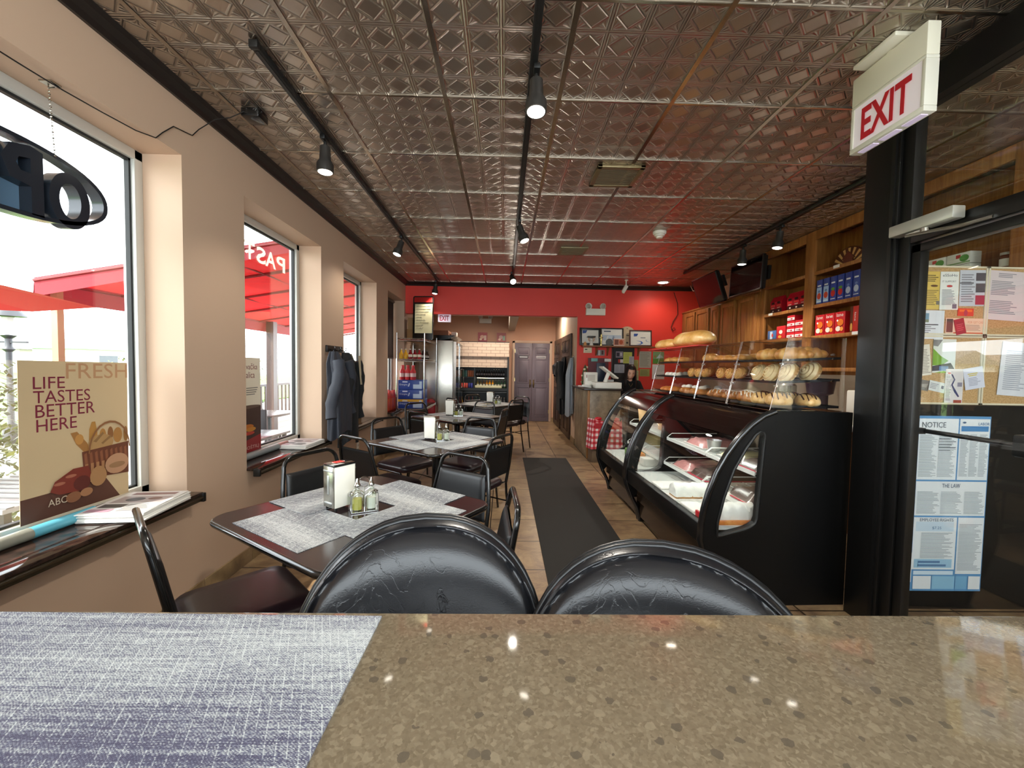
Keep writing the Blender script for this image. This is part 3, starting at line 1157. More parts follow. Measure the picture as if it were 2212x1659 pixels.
# back-top position, facing angle (degrees from +x)
CH = [
    (-1.187, 1.348, 45, 'black stacking chair seen edge-on at the first table, below the bread basket poster'),
    (-1.12, 2.393, -27, 'black stacking chair under the second window sill, tucked to the first table'),
    (-1.064, 2.912, 54, 'black stacking chair below the hanging coats, seen edge-on at the second table'),
    (-.218, 2.37, 236, 'black stacking chair with shiny pad at the first table, towards the second table'),
    (.052, 1.613, 183, 'black stacking chair beside the floor mat, behind the creased bar stool'),
    (-1.136, 4.001, -36, 'black stacking chair at the second table, past the hanging coats'),
    (-.007, 3.054, 150, 'black stacking chair showing its back at the aisle side of the second table'),
    (-.221, 4.105, 240, 'black stacking chair with reddish sheen between second and third tables'),
    (-1.2, 5.60, -38, 'black stacking chair against the wire rack at the third table'),
    (-.94, 4.52, 48, 'black stacking chair showing its back at the third table, towards the second'),
    (.023, 4.934, 165, 'black stacking chair seen edge-on at the aisle side of the third table'),
    (-.271, 5.984, 236, 'black stacking chair with bright rail between third and fourth tables'),
    (.208, 6.404, 140, 'black stacking chair showing its back at the aisle side of the fourth table'),
    (.318, 7.115, 225, 'black stacking chair at the fourth table beside the grey double doors'),
    (-.568, 7.382, -45, 'black stacking chair at the fourth table in front of the drinks cooler'),
    (-.819, 6.482, 40, 'black stacking chair at the fourth table beside the steel fridge'),
]
OFF = .282
for i, (x, y, a, lab) in enumerate(CH):
    r = math.radians(a)
    cx, cy = x + OFF * math.cos(r), y + OFF * math.sin(r)
    if i == 0:
        chair0.location = (cx, cy, 0)
        chair0.rotation_euler = (0, 0, r - PI / 2)
        chair0['label'] = lab
    else:
        dup(chair0, lab, (cx, cy, 0), r - PI / 2)

# ribbed entrance runner
k = NT('black_runner')
x, y, z = k.xyz(k.obj())
n1 = k.n('TexNoise', Vector=k.obj(), Scale=300.0, Detail=2.0)
k.set(Roughness=0.85, Base__Color=k.ramp(n1.outputs[0], [(0.3, '16130f'), (0.7, '27221d')]))
k.bump(n1.outputs[0], 0.5, 0.003)
mb = MB()
mb.b2((.3, 1.7, .001), (.955, 6.17, .007), .002)
tag(obj('floor_runner', mb, k.m), 'long black runner mat on the floor along the pastry counter', 'mat')
# ================================================================== curved glass pastry counters
CA = .032
CASE = Matrix.Translation((1.155, 2.32, 0)) @ Matrix.Rotation(CA, 4, 'Z')


def cw(u, v, z):
    return CASE @ Vector((u, v, z))


PROF = [(.145, 0), (.13, .06), (.112, .12), (.062, .215), (.022, .32), (.0, .392), (.004, .48), (.016, .57), (.042, .67), (.085, .785), (.14, .89), (.21, .99), (.28, 1.065), (.35, 1.117), (.42, 1.145)]
CUT = [(.096, .432), (.097, .502), (.129, .644), (.181, .803), (.243, .919), (.300, 1.002), (.322, 1.02), (.343, 1.016), (.352, .995), (.346, .92), (.334, .713), (.325, .525), (.315, .497), (.29, .478), (.253, .462), (.12, .428), (.103, .425)]
M['case_black'] = mat('case_black_lacquer', '070707', 0.45, spec=.25)
M['case_top'] = mat('case_glossy_top', '120b0a', 0.1)
M['wire_white'] = mat('white_coated_wire', 'dfe2dc', 0.4)
M['deck'] = mat('case_white_deck', 'cfd2cd', 0.35)


def inset(p, d):
    """outline grown outwards by d from its centre"""
    cx = sum(a for a, b in p) / len(p)
    cy = sum(b for a, b in p) / len(p)
    return [(cx + (a - cx) * (1 + d), cy + (b - cy) * (1 + d)) for a, b in p]


def case(name, label, v0, v1, solid_near, lamp):
    mx = CASE @ Matrix.Translation((0, v0, 0))
    L = v1 - v0
    t = thing(name, label, 'pastry counter', mx=mx, group='curved glass pastry counters')
    body = PROF + [(.88, 1.145), (.88, 0)]
    legs = PROF[3:] + [(.88, 1.145), (.88, .06), (.2, .06), (.14, .3)]
    for i, (a, b) in enumerate(((0, .035), (L - .03, L))):
        outline = body if (solid_near and i == 0) else legs
        obj('end_panel', MB().prism(outline, a, b, 'XZ', holes=[CUT]), M['case_black'], t, smooth=25)
        mb = MB()
        yy = a + .012 if i == 0 else b - .012
        mb.tube([(u - .001, yy, z) for u, z in PROF[0 if not solid_near or i else 0:]], .019, 10)
        mb.box((.17, yy, .012), (.09, .05, .024), .006)
        obj('bent_rib', mb, mat('case_rib', '0e0e0f', 0.2, coat=0.5), t, smooth=60)
        mb = MB()
        mb.tube([(u, yy - .014 if i == 0 else yy + .0, z) for u, z in inset(CUT, .03)], .008, 8, closed=True)
        obj('window_gasket', mb, M['black'], t, smooth=60)
        obj('end_glass', MB().prism(inset(CUT, .01), (a + b) / 2 - .002, (a + b) / 2 + .002, 'XZ'), M['acrylic'], t, smooth=0)
    gp = PROF[6:]
    mb = MB()
    for k_ in range(len(gp) - 3):
        (u0, z0), (u1, z1) = gp[k_], gp[k_ + 1]
        f = mb.bm.faces.new([mb.bm.verts.new(p) for p in ((u0 + .006, .035, z0), (u1 + .006, .035, z1), (u1 + .006, L - .03, z1), (u0 + .006, L - .03, z0))])
    bmesh.ops.remove_doubles(mb.bm, verts=mb.bm.verts[:], dist=.0005)
    obj('curved_glass', mb, M['glass'], t, smooth=80)
    mb = MB()
    mb.prism(PROF[-4:] + [(.88, 1.145), (.88, 1.10), (.42, 1.10), (.3, 1.05)], .035, L - .03, 'XZ')
    obj('top', mb, M['case_top'], t, smooth=40)
    mb = MB()
    mb.b2((.005, .035, .36), (.06, L - .03, .475), .008)
    mb.b2((.02, .035, .40), (.09, L - .03, .43))
    obj('front_rail', mb, M['case_black'], t)
    mb = MB()
    mb.b2((.10, .035, .2), (.13, L - .03, .36))
    mb.b2((.13, .035, .05), (.16, L - .03, .2))
    mb.b2((.2, .035, .0), (.86, L - .03, .06))
    obj('kick_panel', mb, mat('floor_tint_gloss_panel', '3a2c20', 0.16, 0.5), t)  # black gloss panel; the floor's brown reflection is put into its colour
    obj('deck', MB().b2((.06, .035, .44), (.86, L - .03, .458)), M['deck'], t)
    mb = MB()
    mb.b2((.84, .035, .06), (.875, L - .03, 1.1))
    obj('back_panel', mb, M['case_black'], t)
    # wire shelves
    for zs, f0 in ((.765, .35), (.55, .33)):
        for a, b in ((.06, L * .46), (L * .47, L - .06)):
            mb = MB()
            n = int((b - a) / .025)
            for q in range(n + 1):
                mb.tube([(f0, a + (b - a) * q / n, zs), (.82, a + (b - a) * q / n, zs)], .0018, 4)
            for uu in (f0, .5, .65, .82):
                mb.tube([(uu, a, zs), (uu, b, zs)], .003, 6)
            mb.box((f0 - .004, (a + b) / 2, zs), (.005, b - a, .026))
            mb.tube([(f0, a, zs + .013), (f0 + .04, a, zs + .045), (.8, a, zs + .045)], .003, 6)
            mb.tube([(f0, b, zs + .013), (f0 + .04, b, zs + .045), (.8, b, zs + .045)], .003, 6)
            obj('wire_shelf', mb, M['wire_white'], t, smooth=0)
    if lamp:
        mb = MB()
        mb.b2((.40, .12, 1.005), (.56, L * .72, 1.02))
        for q in range(8):
            mb.b2((.38, .14 + q * .11, 1.02), (.58, .16 + q * .11, 1.03))
        mb.b2((.385, .12, .985), (.395, L * .72, 1.01))
        obj('light_rack', mb, M['wire_white'], t, smooth=0)
        obj('light_tube', MB().cyl((.36, L / 2, 1.05), .012, L * .8, 'Y', 12), mat('case_tube_light', 'fbfff4', 0.3, emit=2.5), t)
        ld = bpy.data.lights.new('case_light', 'AREA')
        ld.shape = 'RECTANGLE'
        ld.size, ld.size_y = .05, L * .8
        ld.energy = 2.2
        ld.color = (.96, 1.0, .93)
        lo = bpy.data.objects.new('case_light', ld)
        COL.objects.link(lo)
        lo.parent = t
        lo.location = (.36, L / 2, 1.03)
    return t


case('pastry_counter', 'glossy black curved glass pastry counter with white cakes, closest to the bar stools', 0.0, 1.345, True, True)
case('pastry_counter', 'black curved glass pastry counter beside the gingham boxes', 1.362, 2.33, False, True)

# ---- clear stacked display bins on the counter
M['tray'] = mat('black_tray', '17171a', 0.4)
BV = [.035 + .452 * i for i in range(4)]
BINW = .445
TRZ = [(1.17, .42), (1.312, .452), (1.442, .48)]
TILT = .05


def bin_(label, v0):
    t = thing('pastry_bin', label, 'display bin', mx=CASE @ Matrix.Translation((0, v0, 1.1465)), group='clear acrylic pastry bins')
    side = [(.405, 0), (.85, 0), (.85, .43), (.50, .43)]
    for a in (0, BINW - .004):
        obj('side_panel', MB().prism(side, a, a + .004, 'XZ'), M['acrylic'], t, smooth=0)
    mb = MB()
    mb.bm.faces.new([mb.bm.verts.new(p) for p in ((.405, .004, .012), (.405, BINW - .004, .012), (.50, BINW - .004, .43), (.50, .004, .43))])
    obj('front_panel', mb, M['acrylic'], t, smooth=0)
    mb = MB()
    mb.bm.faces.new([mb.bm.verts.new(p) for p in ((.50, 0, .43), (.85, 0, .43), (.85, BINW, .43), (.50, BINW, .43))])
    obj('top_panel', mb, M['acrylic'], t, smooth=0)
    mb = MB()
    e = .0026
    mb.tube([(.403, e, 0), (.50, e, .43), (.85, e, .43)], .002, 4)
    mb.tube([(.403, BINW - e, 0), (.50, BINW - e, .43), (.85, BINW - e, .43)], .002, 4)
    mb.tube([(.403, e, .003), (.403, BINW - e, .003)], .003, 4)
    mb.tube([(.403, e, .003), (.85, e, .003)], .0025, 4)
    for zz, uu in ((.145, .44), (.275, .47), (.3, .5)):
        for a in (.012, BINW - .012):
            mb.cyl((uu, a, zz), .007, .02, 'Y', 8)
            mb.cyl((.78, a, zz + .035), .007, .02, 'Y', 8)
    obj('bright_edge', mb, glass_mat('acrylic_edge', (.92, .92, .92), 1.0, .05, .45), t, smooth=0)
    return t


ORDB = ['first from the door post', 'second from the door post', 'third from the door post', 'fourth from the door post']
BN = ['with croissants and chocolate striped rolls', 'with golden swirls and striped buns', 'with a golden loaf and cream topped buns', 'with white meringues and orange pastries']
for i in range(4):
    bin_('clear acrylic bin %s, %s' % (BN[i], ORDB[i]), BV[i])
    for j, (z, u0) in enumerate(TRZ):
        mb = MB()
        W_ = BINW - .03
        D_ = .835 - u0
        mb.b2((0, 0, 0), (D_, W_, .003))
        for lo, hi in (((0, 0, 0), (.004, W_, .014)), ((D_ - .004, 0, 0), (D_, W_, .014)), ((0, 0, 0), (D_, .004, .014)), ((0, W_ - .004, 0), (D_, W_, .014))):
            mb.b2(lo, hi)
        mx = CASE @ Matrix.Translation((u0, BV[i] + .015, z - .006)) @ Matrix.Rotation(-TILT if j else 0, 4, 'Y')
        o = obj('pastry_tray', mb, M['tray'], mx=mx, smooth=0)
        tag(o, 'black tray on the %s level of the bin %s' % (['bottom', 'middle', 'top'][j], ORDB[i]), 'tray', 'black trays in the pastry bins')


# ---- pastries
def crust(name, stops, scale=14.0):
    k = NT(name)
    co = k.obj()
    n1 = k.n('TexNoise', Vector=co, Scale=scale, Detail=5.0, Roughness=0.6)
    k.set(Base__Color=k.ramp(n1.outputs[0], stops), Roughness=0.38, Subsurface__Weight=0.05)
    k.bump(n1.outputs[0], 0.2, 0.004)
    return k.m


M['crust'] = crust('golden_crust', [(0.3, 'a8662a'), (0.5, 'd69a4e'), (0.7, 'ecc480')])
M['crust_pale'] = crust('pale_crust', [(0.3, 'c08a48'), (0.5, 'e6bd7c'), (0.7, 'f4dba8')])
M['crust_dark'] = crust('browned_crust', [(0.3, '8a4a1c'), (0.5, 'c07a32'), (0.7, 'e0a95e')])
M['loaf'] = crust('loaf_crust', [(0.3, 'b98038'), (0.5, 'd8a458'), (0.72, 'efce94')], 8.0)
M['cream'] = mat('white_cream', 'f2ece0', 0.5, bump=0.2, scale=60)
M['icing'] = mat('dark_chocolate_drizzle', '4a2a1c', 0.3)
M['white_icing'] = mat('white_sugar_drizzle', 'f3eadb', 0.35)
M['orange_glaze'] = crust('orange_glaze', [(0.3, 'b85a20'), (0.5, 'dd8a3c'), (0.7, 'efb060')])


def swirl_mat(name, a, b, turns):
    k = NT(name)
    x, y, z = k.xyz(k.obj())
    r = k.math('SQRT', k.math('ADD', k.math('MULTIPLY', x, x), k.math('MULTIPLY', y, y)))
    th = k.math('ARCTAN2', y, x)
    n1 = k.n('TexNoise', Vector=k.obj(), Scale=22.0, Detail=3.0)
    f = k.math('SINE', k.math('ADD', k.math('ADD', k.math('MULTIPLY', r, turns), th), k.math('MULTIPLY', n1.outputs[0], 1.2)))
    k.set(Base__Color=k.ramp(k.math('MULTIPLY_ADD', f, 0.5, 0.5), [(0.05, a), (0.45, b), (0.95, b)]), Roughness=0.4)
    return k.m


M['swirl_pale'] = swirl_mat('pale_swirl', 'b98a4c', 'efd6a2', 420.0)
M['swirl_gold'] = swirl_mat('golden_swirl', '9a5420', 'e3ae62', 420.0)


def g_croissant(L=.19, r=.043, bend=.75, ridges=6):
    mb = MB()

    def P(i, j):
        t = i * 2 - 1
        a = t * bend * 1.4
        R = L / (2.8 * bend) if bend else 1
        c = Vector((R * math.sin(a) if bend else t * L / 2, R * (math.cos(a) - 1), 0))
        tan = Vector((math.cos(a), -math.sin(a), 0))
        nor = Vector((math.sin(a), math.cos(a), 0))
        rr = r * max(.02, (1 - abs(t) ** 2.2 * .82)) * (.74 + .34 * abs(math.sin(t * ridges * 1.57)) ** .5)
        if abs(t) > .999:
            rr = .002
        w = 2 * PI * j
        return c + nor * (rr * math.cos(w)) + Vector((0, 0, 1)) * (rr * .85 * math.sin(w) + r * .62)
    mb.grid(P, 44, 18, close_v=True)
    return mb


def g_swirl(R=.06, H=.05, pitch=.015):
    """coiled bun standing on its edge: the coil faces local +z"""
    mb = MB()

    def P(i, j):
        r = R * i
        th = 2 * PI * j
        g = math.cos(2 * PI * (r / pitch) + th)
        h = H * (1 - (i ** 2.6) * .75) + .004 * g * (1 if i < .97 else 0)
        rr = r
        if i >= .999:
            h = 0.0
            rr = R * .9
        return Vector((rr * math.cos(th), rr * math.sin(th), h))
    mb.grid(P, 26, 40, close_v=True)
    mb.disc(0, 0, R * .9, R * .9, 0.0)
    bmesh.ops.remove_doubles(mb.bm, verts=mb.bm.verts[:], dist=.0003)
    return mb


def g_bun(rx=.06, ry=.05, rz=.04, lobes=0):
    mb = MB()

    def P(i, j):
        ph = -PI / 2 + PI * i
        th = 2 * PI * j
        z = math.sin(ph)
        k_ = math.cos(ph) ** .8 if math.cos(ph) > 0 else 0
        g = 1 + (.10 * abs(math.sin(lobes * (k_ * math.cos(th)) * 1.6)) if lobes else 0)
        return Vector((rx * k_ * math.cos(th), ry * k_ * math.sin(th) * g, rz * (z if z > 0 else z * .55) * g + rz * .55))
    mb.grid(P, 20, 28, close_v=True)
    bmesh.ops.remove_doubles(mb.bm, verts=mb.bm.verts[:], dist=.0003)
    return mb


def drizzle(rx, ry, rz, n, r=.003, seed=0):
    mb = MB()
    q = random.Random(seed)
    for k_ in range(n):
        x0 = rx * (-.75 + 1.5 * (k_ + .5) / n)
        pts = []
        for s in range(13):
            t = -1 + 2 * s / 12
            X = x0 + rx * .18 * math.sin(3 * t + k_) + q.uniform(-.001, .001)
            Y = ry * .92 * t
            d = 1 - (X / rx) ** 2 - (Y / ry) ** 2
            if d < .02:
                continue
            pts.append((X, Y, rz * math.sqrt(d) + rz * .55 + .001))
        if len(pts) > 2:
            mb.tube(pts, r, 6)
    return mb


def tray_pt(i, j, du, dv):
    """a point on tray j (0 bottom) of bin i: du 0 front..1 back, dv 0 towards the bar stools..1 far"""
    z, u0 = TRZ[j]
    D_ = .835 - u0
    u = u0 + .01 + du * (D_ - .02)
    zz = z - .0025 + (math.tan(TILT) * (u - u0) if j else 0)
    v = BV[i] + .02 + dv * (BINW - .04)
    return CASE @ Vector((u, v, zz))


PROTO = {}


def pastry(kind, label, pos, rz=0.0, sc=1.0, cat=None, group=None, tilt=None):
    if kind not in PROTO:
        if kind == 'croissant':
            o = obj('croissant', g_croissant(), M['crust'], smooth=80)
        elif kind == 'pale_roll':
            o = obj('swirl_roll', g_swirl(.062, .055), M['swirl_pale'], smooth=80)
        elif kind == 'gold_roll':
            o = obj('swirl_roll', g_swirl(.05, .05), M['swirl_gold'], smooth=80)
        elif kind == 'drizzled':
            o = obj('drizzled_roll', g_bun(.062, .062, .046, 2), M['crust_pale'], smooth=80)
            obj('drizzle', drizzle(.062, .062, .048, 7, .0045), M['icing'], o)
        elif kind == 'white_drizzled':
            o = obj('drizzled_roll', g_bun(.06, .06, .045, 2), M['crust_dark'], smooth=80)
            obj('drizzle', drizzle(.06, .06, .047, 7, .0048), M['white_icing'], o)
        elif kind == 'cream_bun':
            o = obj('cream_bun', g_bun(.052, .045, .036, 0), M['crust_dark'], smooth=80)
            obj('cream', g_bun(.03, .028, .018, 3), M['cream'], o, loc=(0, 0, .05))
        elif kind == 'long_bun':
            o = obj('striped_bun', g_bun(.085, .042, .04, 3), M['crust_dark'], smooth=80)
            obj('drizzle', drizzle(.085, .042, .041, 8, .004), M['white_icing'], o)
        elif kind == 'flat':
            o = obj('puff_pastry', g_bun(.065, .05, .03, 3), M['crust'], smooth=80)
        elif kind == 'braid':
            o = obj('braided_loaf', g_croissant(.3, .05, .12, 6), M['loaf'], smooth=80)
        elif kind == 'loaf':
            o = obj('bread_loaf', g_bun(.30, .095, .075, 2), M['loaf'], smooth=80)
        elif kind == 'meringue':
            o = obj('meringue', g_bun(.028, .028, .024), M['cream'], smooth=80)
        elif kind == 'orange':
            o = obj('glazed_pastry', g_bun(.09, .04, .03, 4), M['orange_glaze'], smooth=80)
        PROTO[kind] = o
    else:
        o = dup(PROTO[kind])
    m = Matrix.Translation(pos) @ Matrix.Rotation(CA + rz, 4, 'Z')
    if tilt:
        m = m @ tilt
    m = m @ Matrix.Scale(sc, 4)
    o.matrix_basis = m
    for key in ('label', 'category', 'group'):
        if key in o:
            del o[key]
    return tag(o, label, cat or 'pastry', group)


def stand(R):     # coil faces -x, leaning a little back
    return Matrix.Translation((0, 0, R * .86)) @ Matrix.Rotation(math.radians(-62), 4, 'Y') @ Matrix.Translation((0, 0, -.02))


WHERE = ['first bin from the door post', 'second bin from the door post', 'third bin from the door post', 'fourth bin from the door post']
LEV = ['bottom', 'middle', 'top']


def fill(kind, word, i, j, spots, group, cat='pastry', sc=1.0, rz=0.0, tilt=None):
    names = ['first', 'second', 'third', 'fourth', 'fifth', 'sixth', 'seventh', 'eighth', 'ninth']
    n = len(spots)
    for q, (du, dv) in enumerate(spots):
        nm = ('%s in front' % names[sum(1 for w in spots[:q] if w[0] < .5)]) if du < .5 else ('%s behind' % names[sum(1 for w in spots[:q] if w[0] >= .5)])
        pastry(kind, '%s %s, %s tray, %s' % (word, nm, LEV[j], WHERE[i]), tray_pt(i, j, du, dv), rz + random.uniform(-.15, .15), sc * random.uniform(.94, 1.05), cat, group, tilt)


fill('croissant', 'large golden croissant', 0, 2, [(.3, .2), (.32, .66), (.75, .4)], 'croissants', 'croissant', 1.32, PI / 2 + .5)
fill('pale_roll', 'pale coiled roll', 0, 1, [(.25, .12), (.24, .45), (.26, .78), (.7, .2), (.7, .62)], 'pale coiled rolls', 'roll', 1.12, 0, stand(.062))
fill('drizzled', 'chocolate striped roll', 0, 0, [(.2, .14), (.16, .44), (.62, .1), (.6, .42)], 'chocolate striped rolls', 'roll', 1.1)
fill('white_drizzled', 'dark roll with white drizzle', 0, 0, [(.18, .72), (.22, .93), (.6, .72)], 'dark rolls with white drizzle', 'roll', 1.02)
fill('flat', 'golden puff pastry', 1, 2, [(.25, .2), (.25, .55), (.3, .88), (.7, .4)], 'golden puff pastries', sc=1.1)
fill('gold_roll', 'golden coiled roll', 1, 1, [(.2, .12), (.2, .4), (.2, .68), (.65, .3), (.65, .7)], 'golden coiled rolls', 'roll', 1.0, 0, stand(.05))
fill('long_bun', 'striped bun', 1, 0, [(.3, .13), (.3, .36), (.3, .6), (.3, .84)], 'striped buns', 'bun', 1.0, 0)
fill('braid', 'braided golden loaf', 2, 2, [(.45, .45)], None, 'bread', 1.0, PI / 2)
fill('gold_roll', 'brown coiled roll', 2, 1, [(.2, .12), (.2, .42), (.2, .72), (.65, .3), (.65, .7)], 'brown coiled rolls', 'roll', .95, 0, stand(.05))
fill('cream_bun', 'bun topped with white cream', 2, 0, [(.2, .12), (.2, .4), (.2, .68), (.22, .92), (.6, .25), (.6, .7)], 'cream topped buns', 'bun')
fill('flat', 'golden twisted pastry', 3, 2, [(.25, .2), (.25, .55), (.25, .85)], 'golden twisted pastries', sc=1.1)
fill('meringue', 'white meringue', 3, 1, [(.2, .2), (.2, .4), (.2, .6), (.2, .8), (.55, .3), (.55, .55), (.55, .8)], 'white meringues', 'meringue')
fill('orange', 'glazed orange pastry', 3, 0, [(.25, .2), (.25, .45), (.25, .7)], 'glazed orange pastries')
# breads on top of the bins
for i, (u, v, L, lab) in enumerate(((.62, 1.98, .82, 'smaller bread loaf on top of the bins, towards the red wall'), (.62, 1.42, 1.15, 'large golden bread loaf on top of the bins'))):
    tag(obj('bread_board', MB().b2((-.11, -.27 * L, 0), (.11, .27 * L, .012), .004), paint('c23a33', .4), mx=CASE @ Matrix.Translation((u, v, 1.5805))), 'thin red board under the %s bread loaf' % ['smaller', 'large'][i], 'board', 'red boards under the loaves')
    pastry('loaf', lab, cw(u, v, 1.593), PI / 2, L, 'bread', 'loaves on top of the bins')

# ---- goods inside the glass counter
M['film'] = glass_mat('clear_film', (.96, .96, .96), 1.0, .2, .03)
M['meringue_cake'] = mat('white_cake_frosting', 'e9ebe4', 0.5, bump=0.5, scale=45)


def cake(label, u, v, L, w, h, base):
    t = thing('loaf_cake', label, 'cake', mx=CASE @ Matrix.Translation((u, v, .459)), group='white frosted loaf cakes')
    mb = MB()

    def P(i, j):
        a = PI * (1.08 * j - .04)
        x = L * i
        k_ = 1 if .02 < i < .98 else .9
        n_ = .004 * math.sin(31 * i) * math.sin(9 * j + 2) + .003 * math.sin(70 * i + 11 * j)
        return Vector((x, -math.cos(a) * (w / 2 + n_) * k_, .02 + max(0, math.sin(a)) ** .6 * (h + n_) * k_))
    mb.grid(P, 30, 16)
    for i in (0, 1):
        c = [P(i, j / 15) for j in range(16)]
        mb.bm.faces.new([mb.bm.verts.new(p) for p in c])
    bmesh.ops.remove_doubles(mb.bm, verts=mb.bm.verts[:], dist=.0005)
    obj('frosting', mb, M['meringue_cake'], t, smooth=60)
    obj('sponge', MB().b2((.005, -w / 2 * .92, .008), (L - .005, w / 2 * .92, .03)), base, t)
    obj('cake_board', MB().b2((-.02, -w / 2 - .02, 0), (L + .02, w / 2 + .02, .007)), M['white_card'], t)


SPG = mat('cake_sponge', 'b98a55', 0.8)
cake('white frosted loaf cake at the far back of the bottom deck', .085, .58, .36, .12, .085, SPG)
cake('cut white meringue slice in the middle of the bottom deck', .22, .36, .28, .11, .085, SPG)
cake('white frosted loaf cake at the end window of the glass counter', .1, .13, .34, .13, .09, SPG)
for q, (v, lab) in enumerate(((.36, 'white plastic tray in the middle of the bottom deck'), (.86, 'white plastic tray at the far end of the bottom deck'))):
    tag(obj('white_tray', MB().b2((.08, v - .1, .4592), (.2 if q == 0 else .5, v + .09, .475), .005), M['white_card'], mx=CASE), lab, 'tray', 'white trays in the glass counter')
tag(obj('red_box', MB().b2((.062, .06, .4592), (.078, .2, .505), .004), paint('c2222c', .35), mx=CASE), 'small red carton at the front of the bottom deck', 'carton')
tag(obj('pastry_pack', MB().b2((.12, .045, .4592), (.4, .06, .49), .003), M['orange_glaze'], mx=CASE), 'tray of brown biscuits low in the end window', 'pastry')


def wrapped(label, u, v, z, w, d, h, m, seed):
    t = thing('wrapped_cake', label, 'cake', mx=CASE @ Matrix.Translation((u, v, z)), group='film wrapped cakes in the glass counter')
    r = random.Random(seed)
    mb = MB()
    mb.grid(lambda i, j: Vector((w * (i - .5), d * (j - .5), h * min(1, 8 * min(i, 1 - i, j, 1 - j)) * r.uniform(.75, 1.0))), 12, 12)
    obj('cake_body', mb, m, t, smooth=60)
    obj('plate', MB().b2((-w / 2 - .01, -d / 2 - .01, -.004), (w / 2 + .01, d / 2 + .01, .001)), paint('c9304a' if seed % 2 else 'e2d9d2', .4), t)
    mb = MB()
    mb.grid(lambda i, j: Vector((w * 1.04 * (i - .5), d * 1.04 * (j - .5), (h + .008) * min(1, 7 * min(i, 1 - i, j, 1 - j)) + r.uniform(0, .006))), 9, 9)
    obj('film', mb, M['film'], t, smooth=40)


CHO = mat('chocolate_cake', '4a332a', 0.5, noise=.3, scale=40)
PNK = mat('pink_cake', 'c88a86', 0.5, noise=.3, scale=40)
wrapped('film wrapped dark cake on the upper wire shelf by the end window', .58, .2, .772, .4, .22, .05, CHO, 1)
wrapped('film wrapped pink cake on the upper wire shelf, far end', .6, .95, .772, .36, .3, .05, PNK, 2)
wrapped('film wrapped pale cake on the upper wire shelf, middle', .6, .5, .772, .36, .18, .03, mat('pale_cake', 'd8cf9f', .6), 4)
wrapped('film wrapped chocolate cake on the lower wire shelf by the end window', .58, .24, .557, .42, .28, .06, CHO, 3)
wrapped('film wrapped chocolate cake on the lower wire shelf, middle', .58, .78, .557, .42, .26, .06, CHO, 5)
wrapped('film wrapped pink cake on the lower wire shelf, far end', .56, 1.08, .557, .4, .24, .05, PNK, 6)
tag(obj('plastic_tub', MB().lathe([(.04, 0), (.052, .075), (.055, .078), (.051, .078), (.039, .004), (0, .004)], seg=28), glass_mat('frosted_plastic', (.82, .84, .82), 1.0, .3, .25), mx=CASE @ Matrix.Translation((.45, .7, .778))), 'frosted plastic tub on the upper wire shelf', 'tub')
# second counter
for i, (u, v, z, d, c, lab) in enumerate(((.3, 1.95, .459, (.16, .2, .07), '5d8a3c', 'green salad carton on the deck of the second glass counter'), (.24, 1.75, .459, (.14, .14, .08), 'd98a2e', 'orange carton on the deck of the second glass counter'), (.3, 1.55, .459, (.16, .12, .07), 'd9d6cc', 'white carton on the deck of the second glass counter'), (.55, 1.6, .774, (.2, .3, .06), 'b98f5c', 'tan carton on the shelf of the second glass counter'), (.6, 2.05, .56, (.2, .38, .1), '9a8a5c', 'olive carton on the low shelf of the second glass counter'))):
    tag(obj('food_carton', MB().box((0, 0, d[2] / 2), d, .008), mat('carton_' + c, c, .5, noise=.15, scale=30), mx=CASE @ Matrix.Translation((u, v, z + .001))), lab, 'carton', 'cartons in the second glass counter')
tag(obj('paper_bag', MB().lathe([(.075, 0), (.1, .19), (.11, .21)], seg=4), mat('tan_paper', 'd0a878', .7), mx=CASE @ Matrix.Translation((.47, 2.1, .778))), 'tan paper bag high in the second glass counter', 'bag')
# ================================================================== ceiling fittings
M['can'] = mat('track_can_grey', '3a3734', 0.4, 0.3)


def track(label, x, y0, y1):
    t = thing('track_rail', label, 'track rail', (x, y0, CZ - .035), group='black ceiling light tracks')
    mb = MB()
    mb.b2((-.018, 0, 0), (.018, y1 - y0, .028), .003)
    mb.b2((-.006, .01, -.003), (.006, y1 - y0 - .01, 0))
    obj('channel', mb, M['black'], t)
    obj('end_cap', MB().b2((-.02, -.02, -.004), (.02, 0.005, .03), .003), M['black'], t)


track('black ceiling track nearest the windows', -1.14, 1.93, 7.05)
track('black ceiling track over the middle aisle', .115, .3, 7.0)
track('black ceiling track in front of the oak shelves', 2.64, 3.0, 6.1)


def spot(label, x, y, tilt=(0, 0), power=58, drop=.09):
    t = thing('track_light', label, 'spotlight', (x, y, CZ - .04), group='track spotlights')
    mb = MB()
    mb.b2((-.015, -.045, -.02), (.015, .045, .004), .003)
    mb.cyl((0, 0, -.035), .009, .05)
    obj('adapter', mb, M['black'], t)
    h = obj('lamp_head', MB().lathe([(.048, -.15), (.05, -.148), (.05, -.10), (.034, -.075), (.031, .005), (.0, .01)], seg=24), M['can'], t, loc=(0, 0, -.055), rot=(tilt[0], tilt[1], 0), smooth=35)
    obj('lamp_lens', MB().sph((0, 0, -.146), .044, (1, 1, .35), 20, 10), M['lamp'], h)
    l = bpy.data.lights.new('spot_glow', 'SPOT')
    l.energy = power
    l.spot_size = 2.05
    l.spot_blend = 0.6
    l.color = (1, .93, .82)
    l.shadow_soft_size = .04
    lo = bpy.data.objects.new('spot_glow', l)
    COL.objects.link(lo)
    lo.parent = h
    lo.location = (0, 0, -.175)


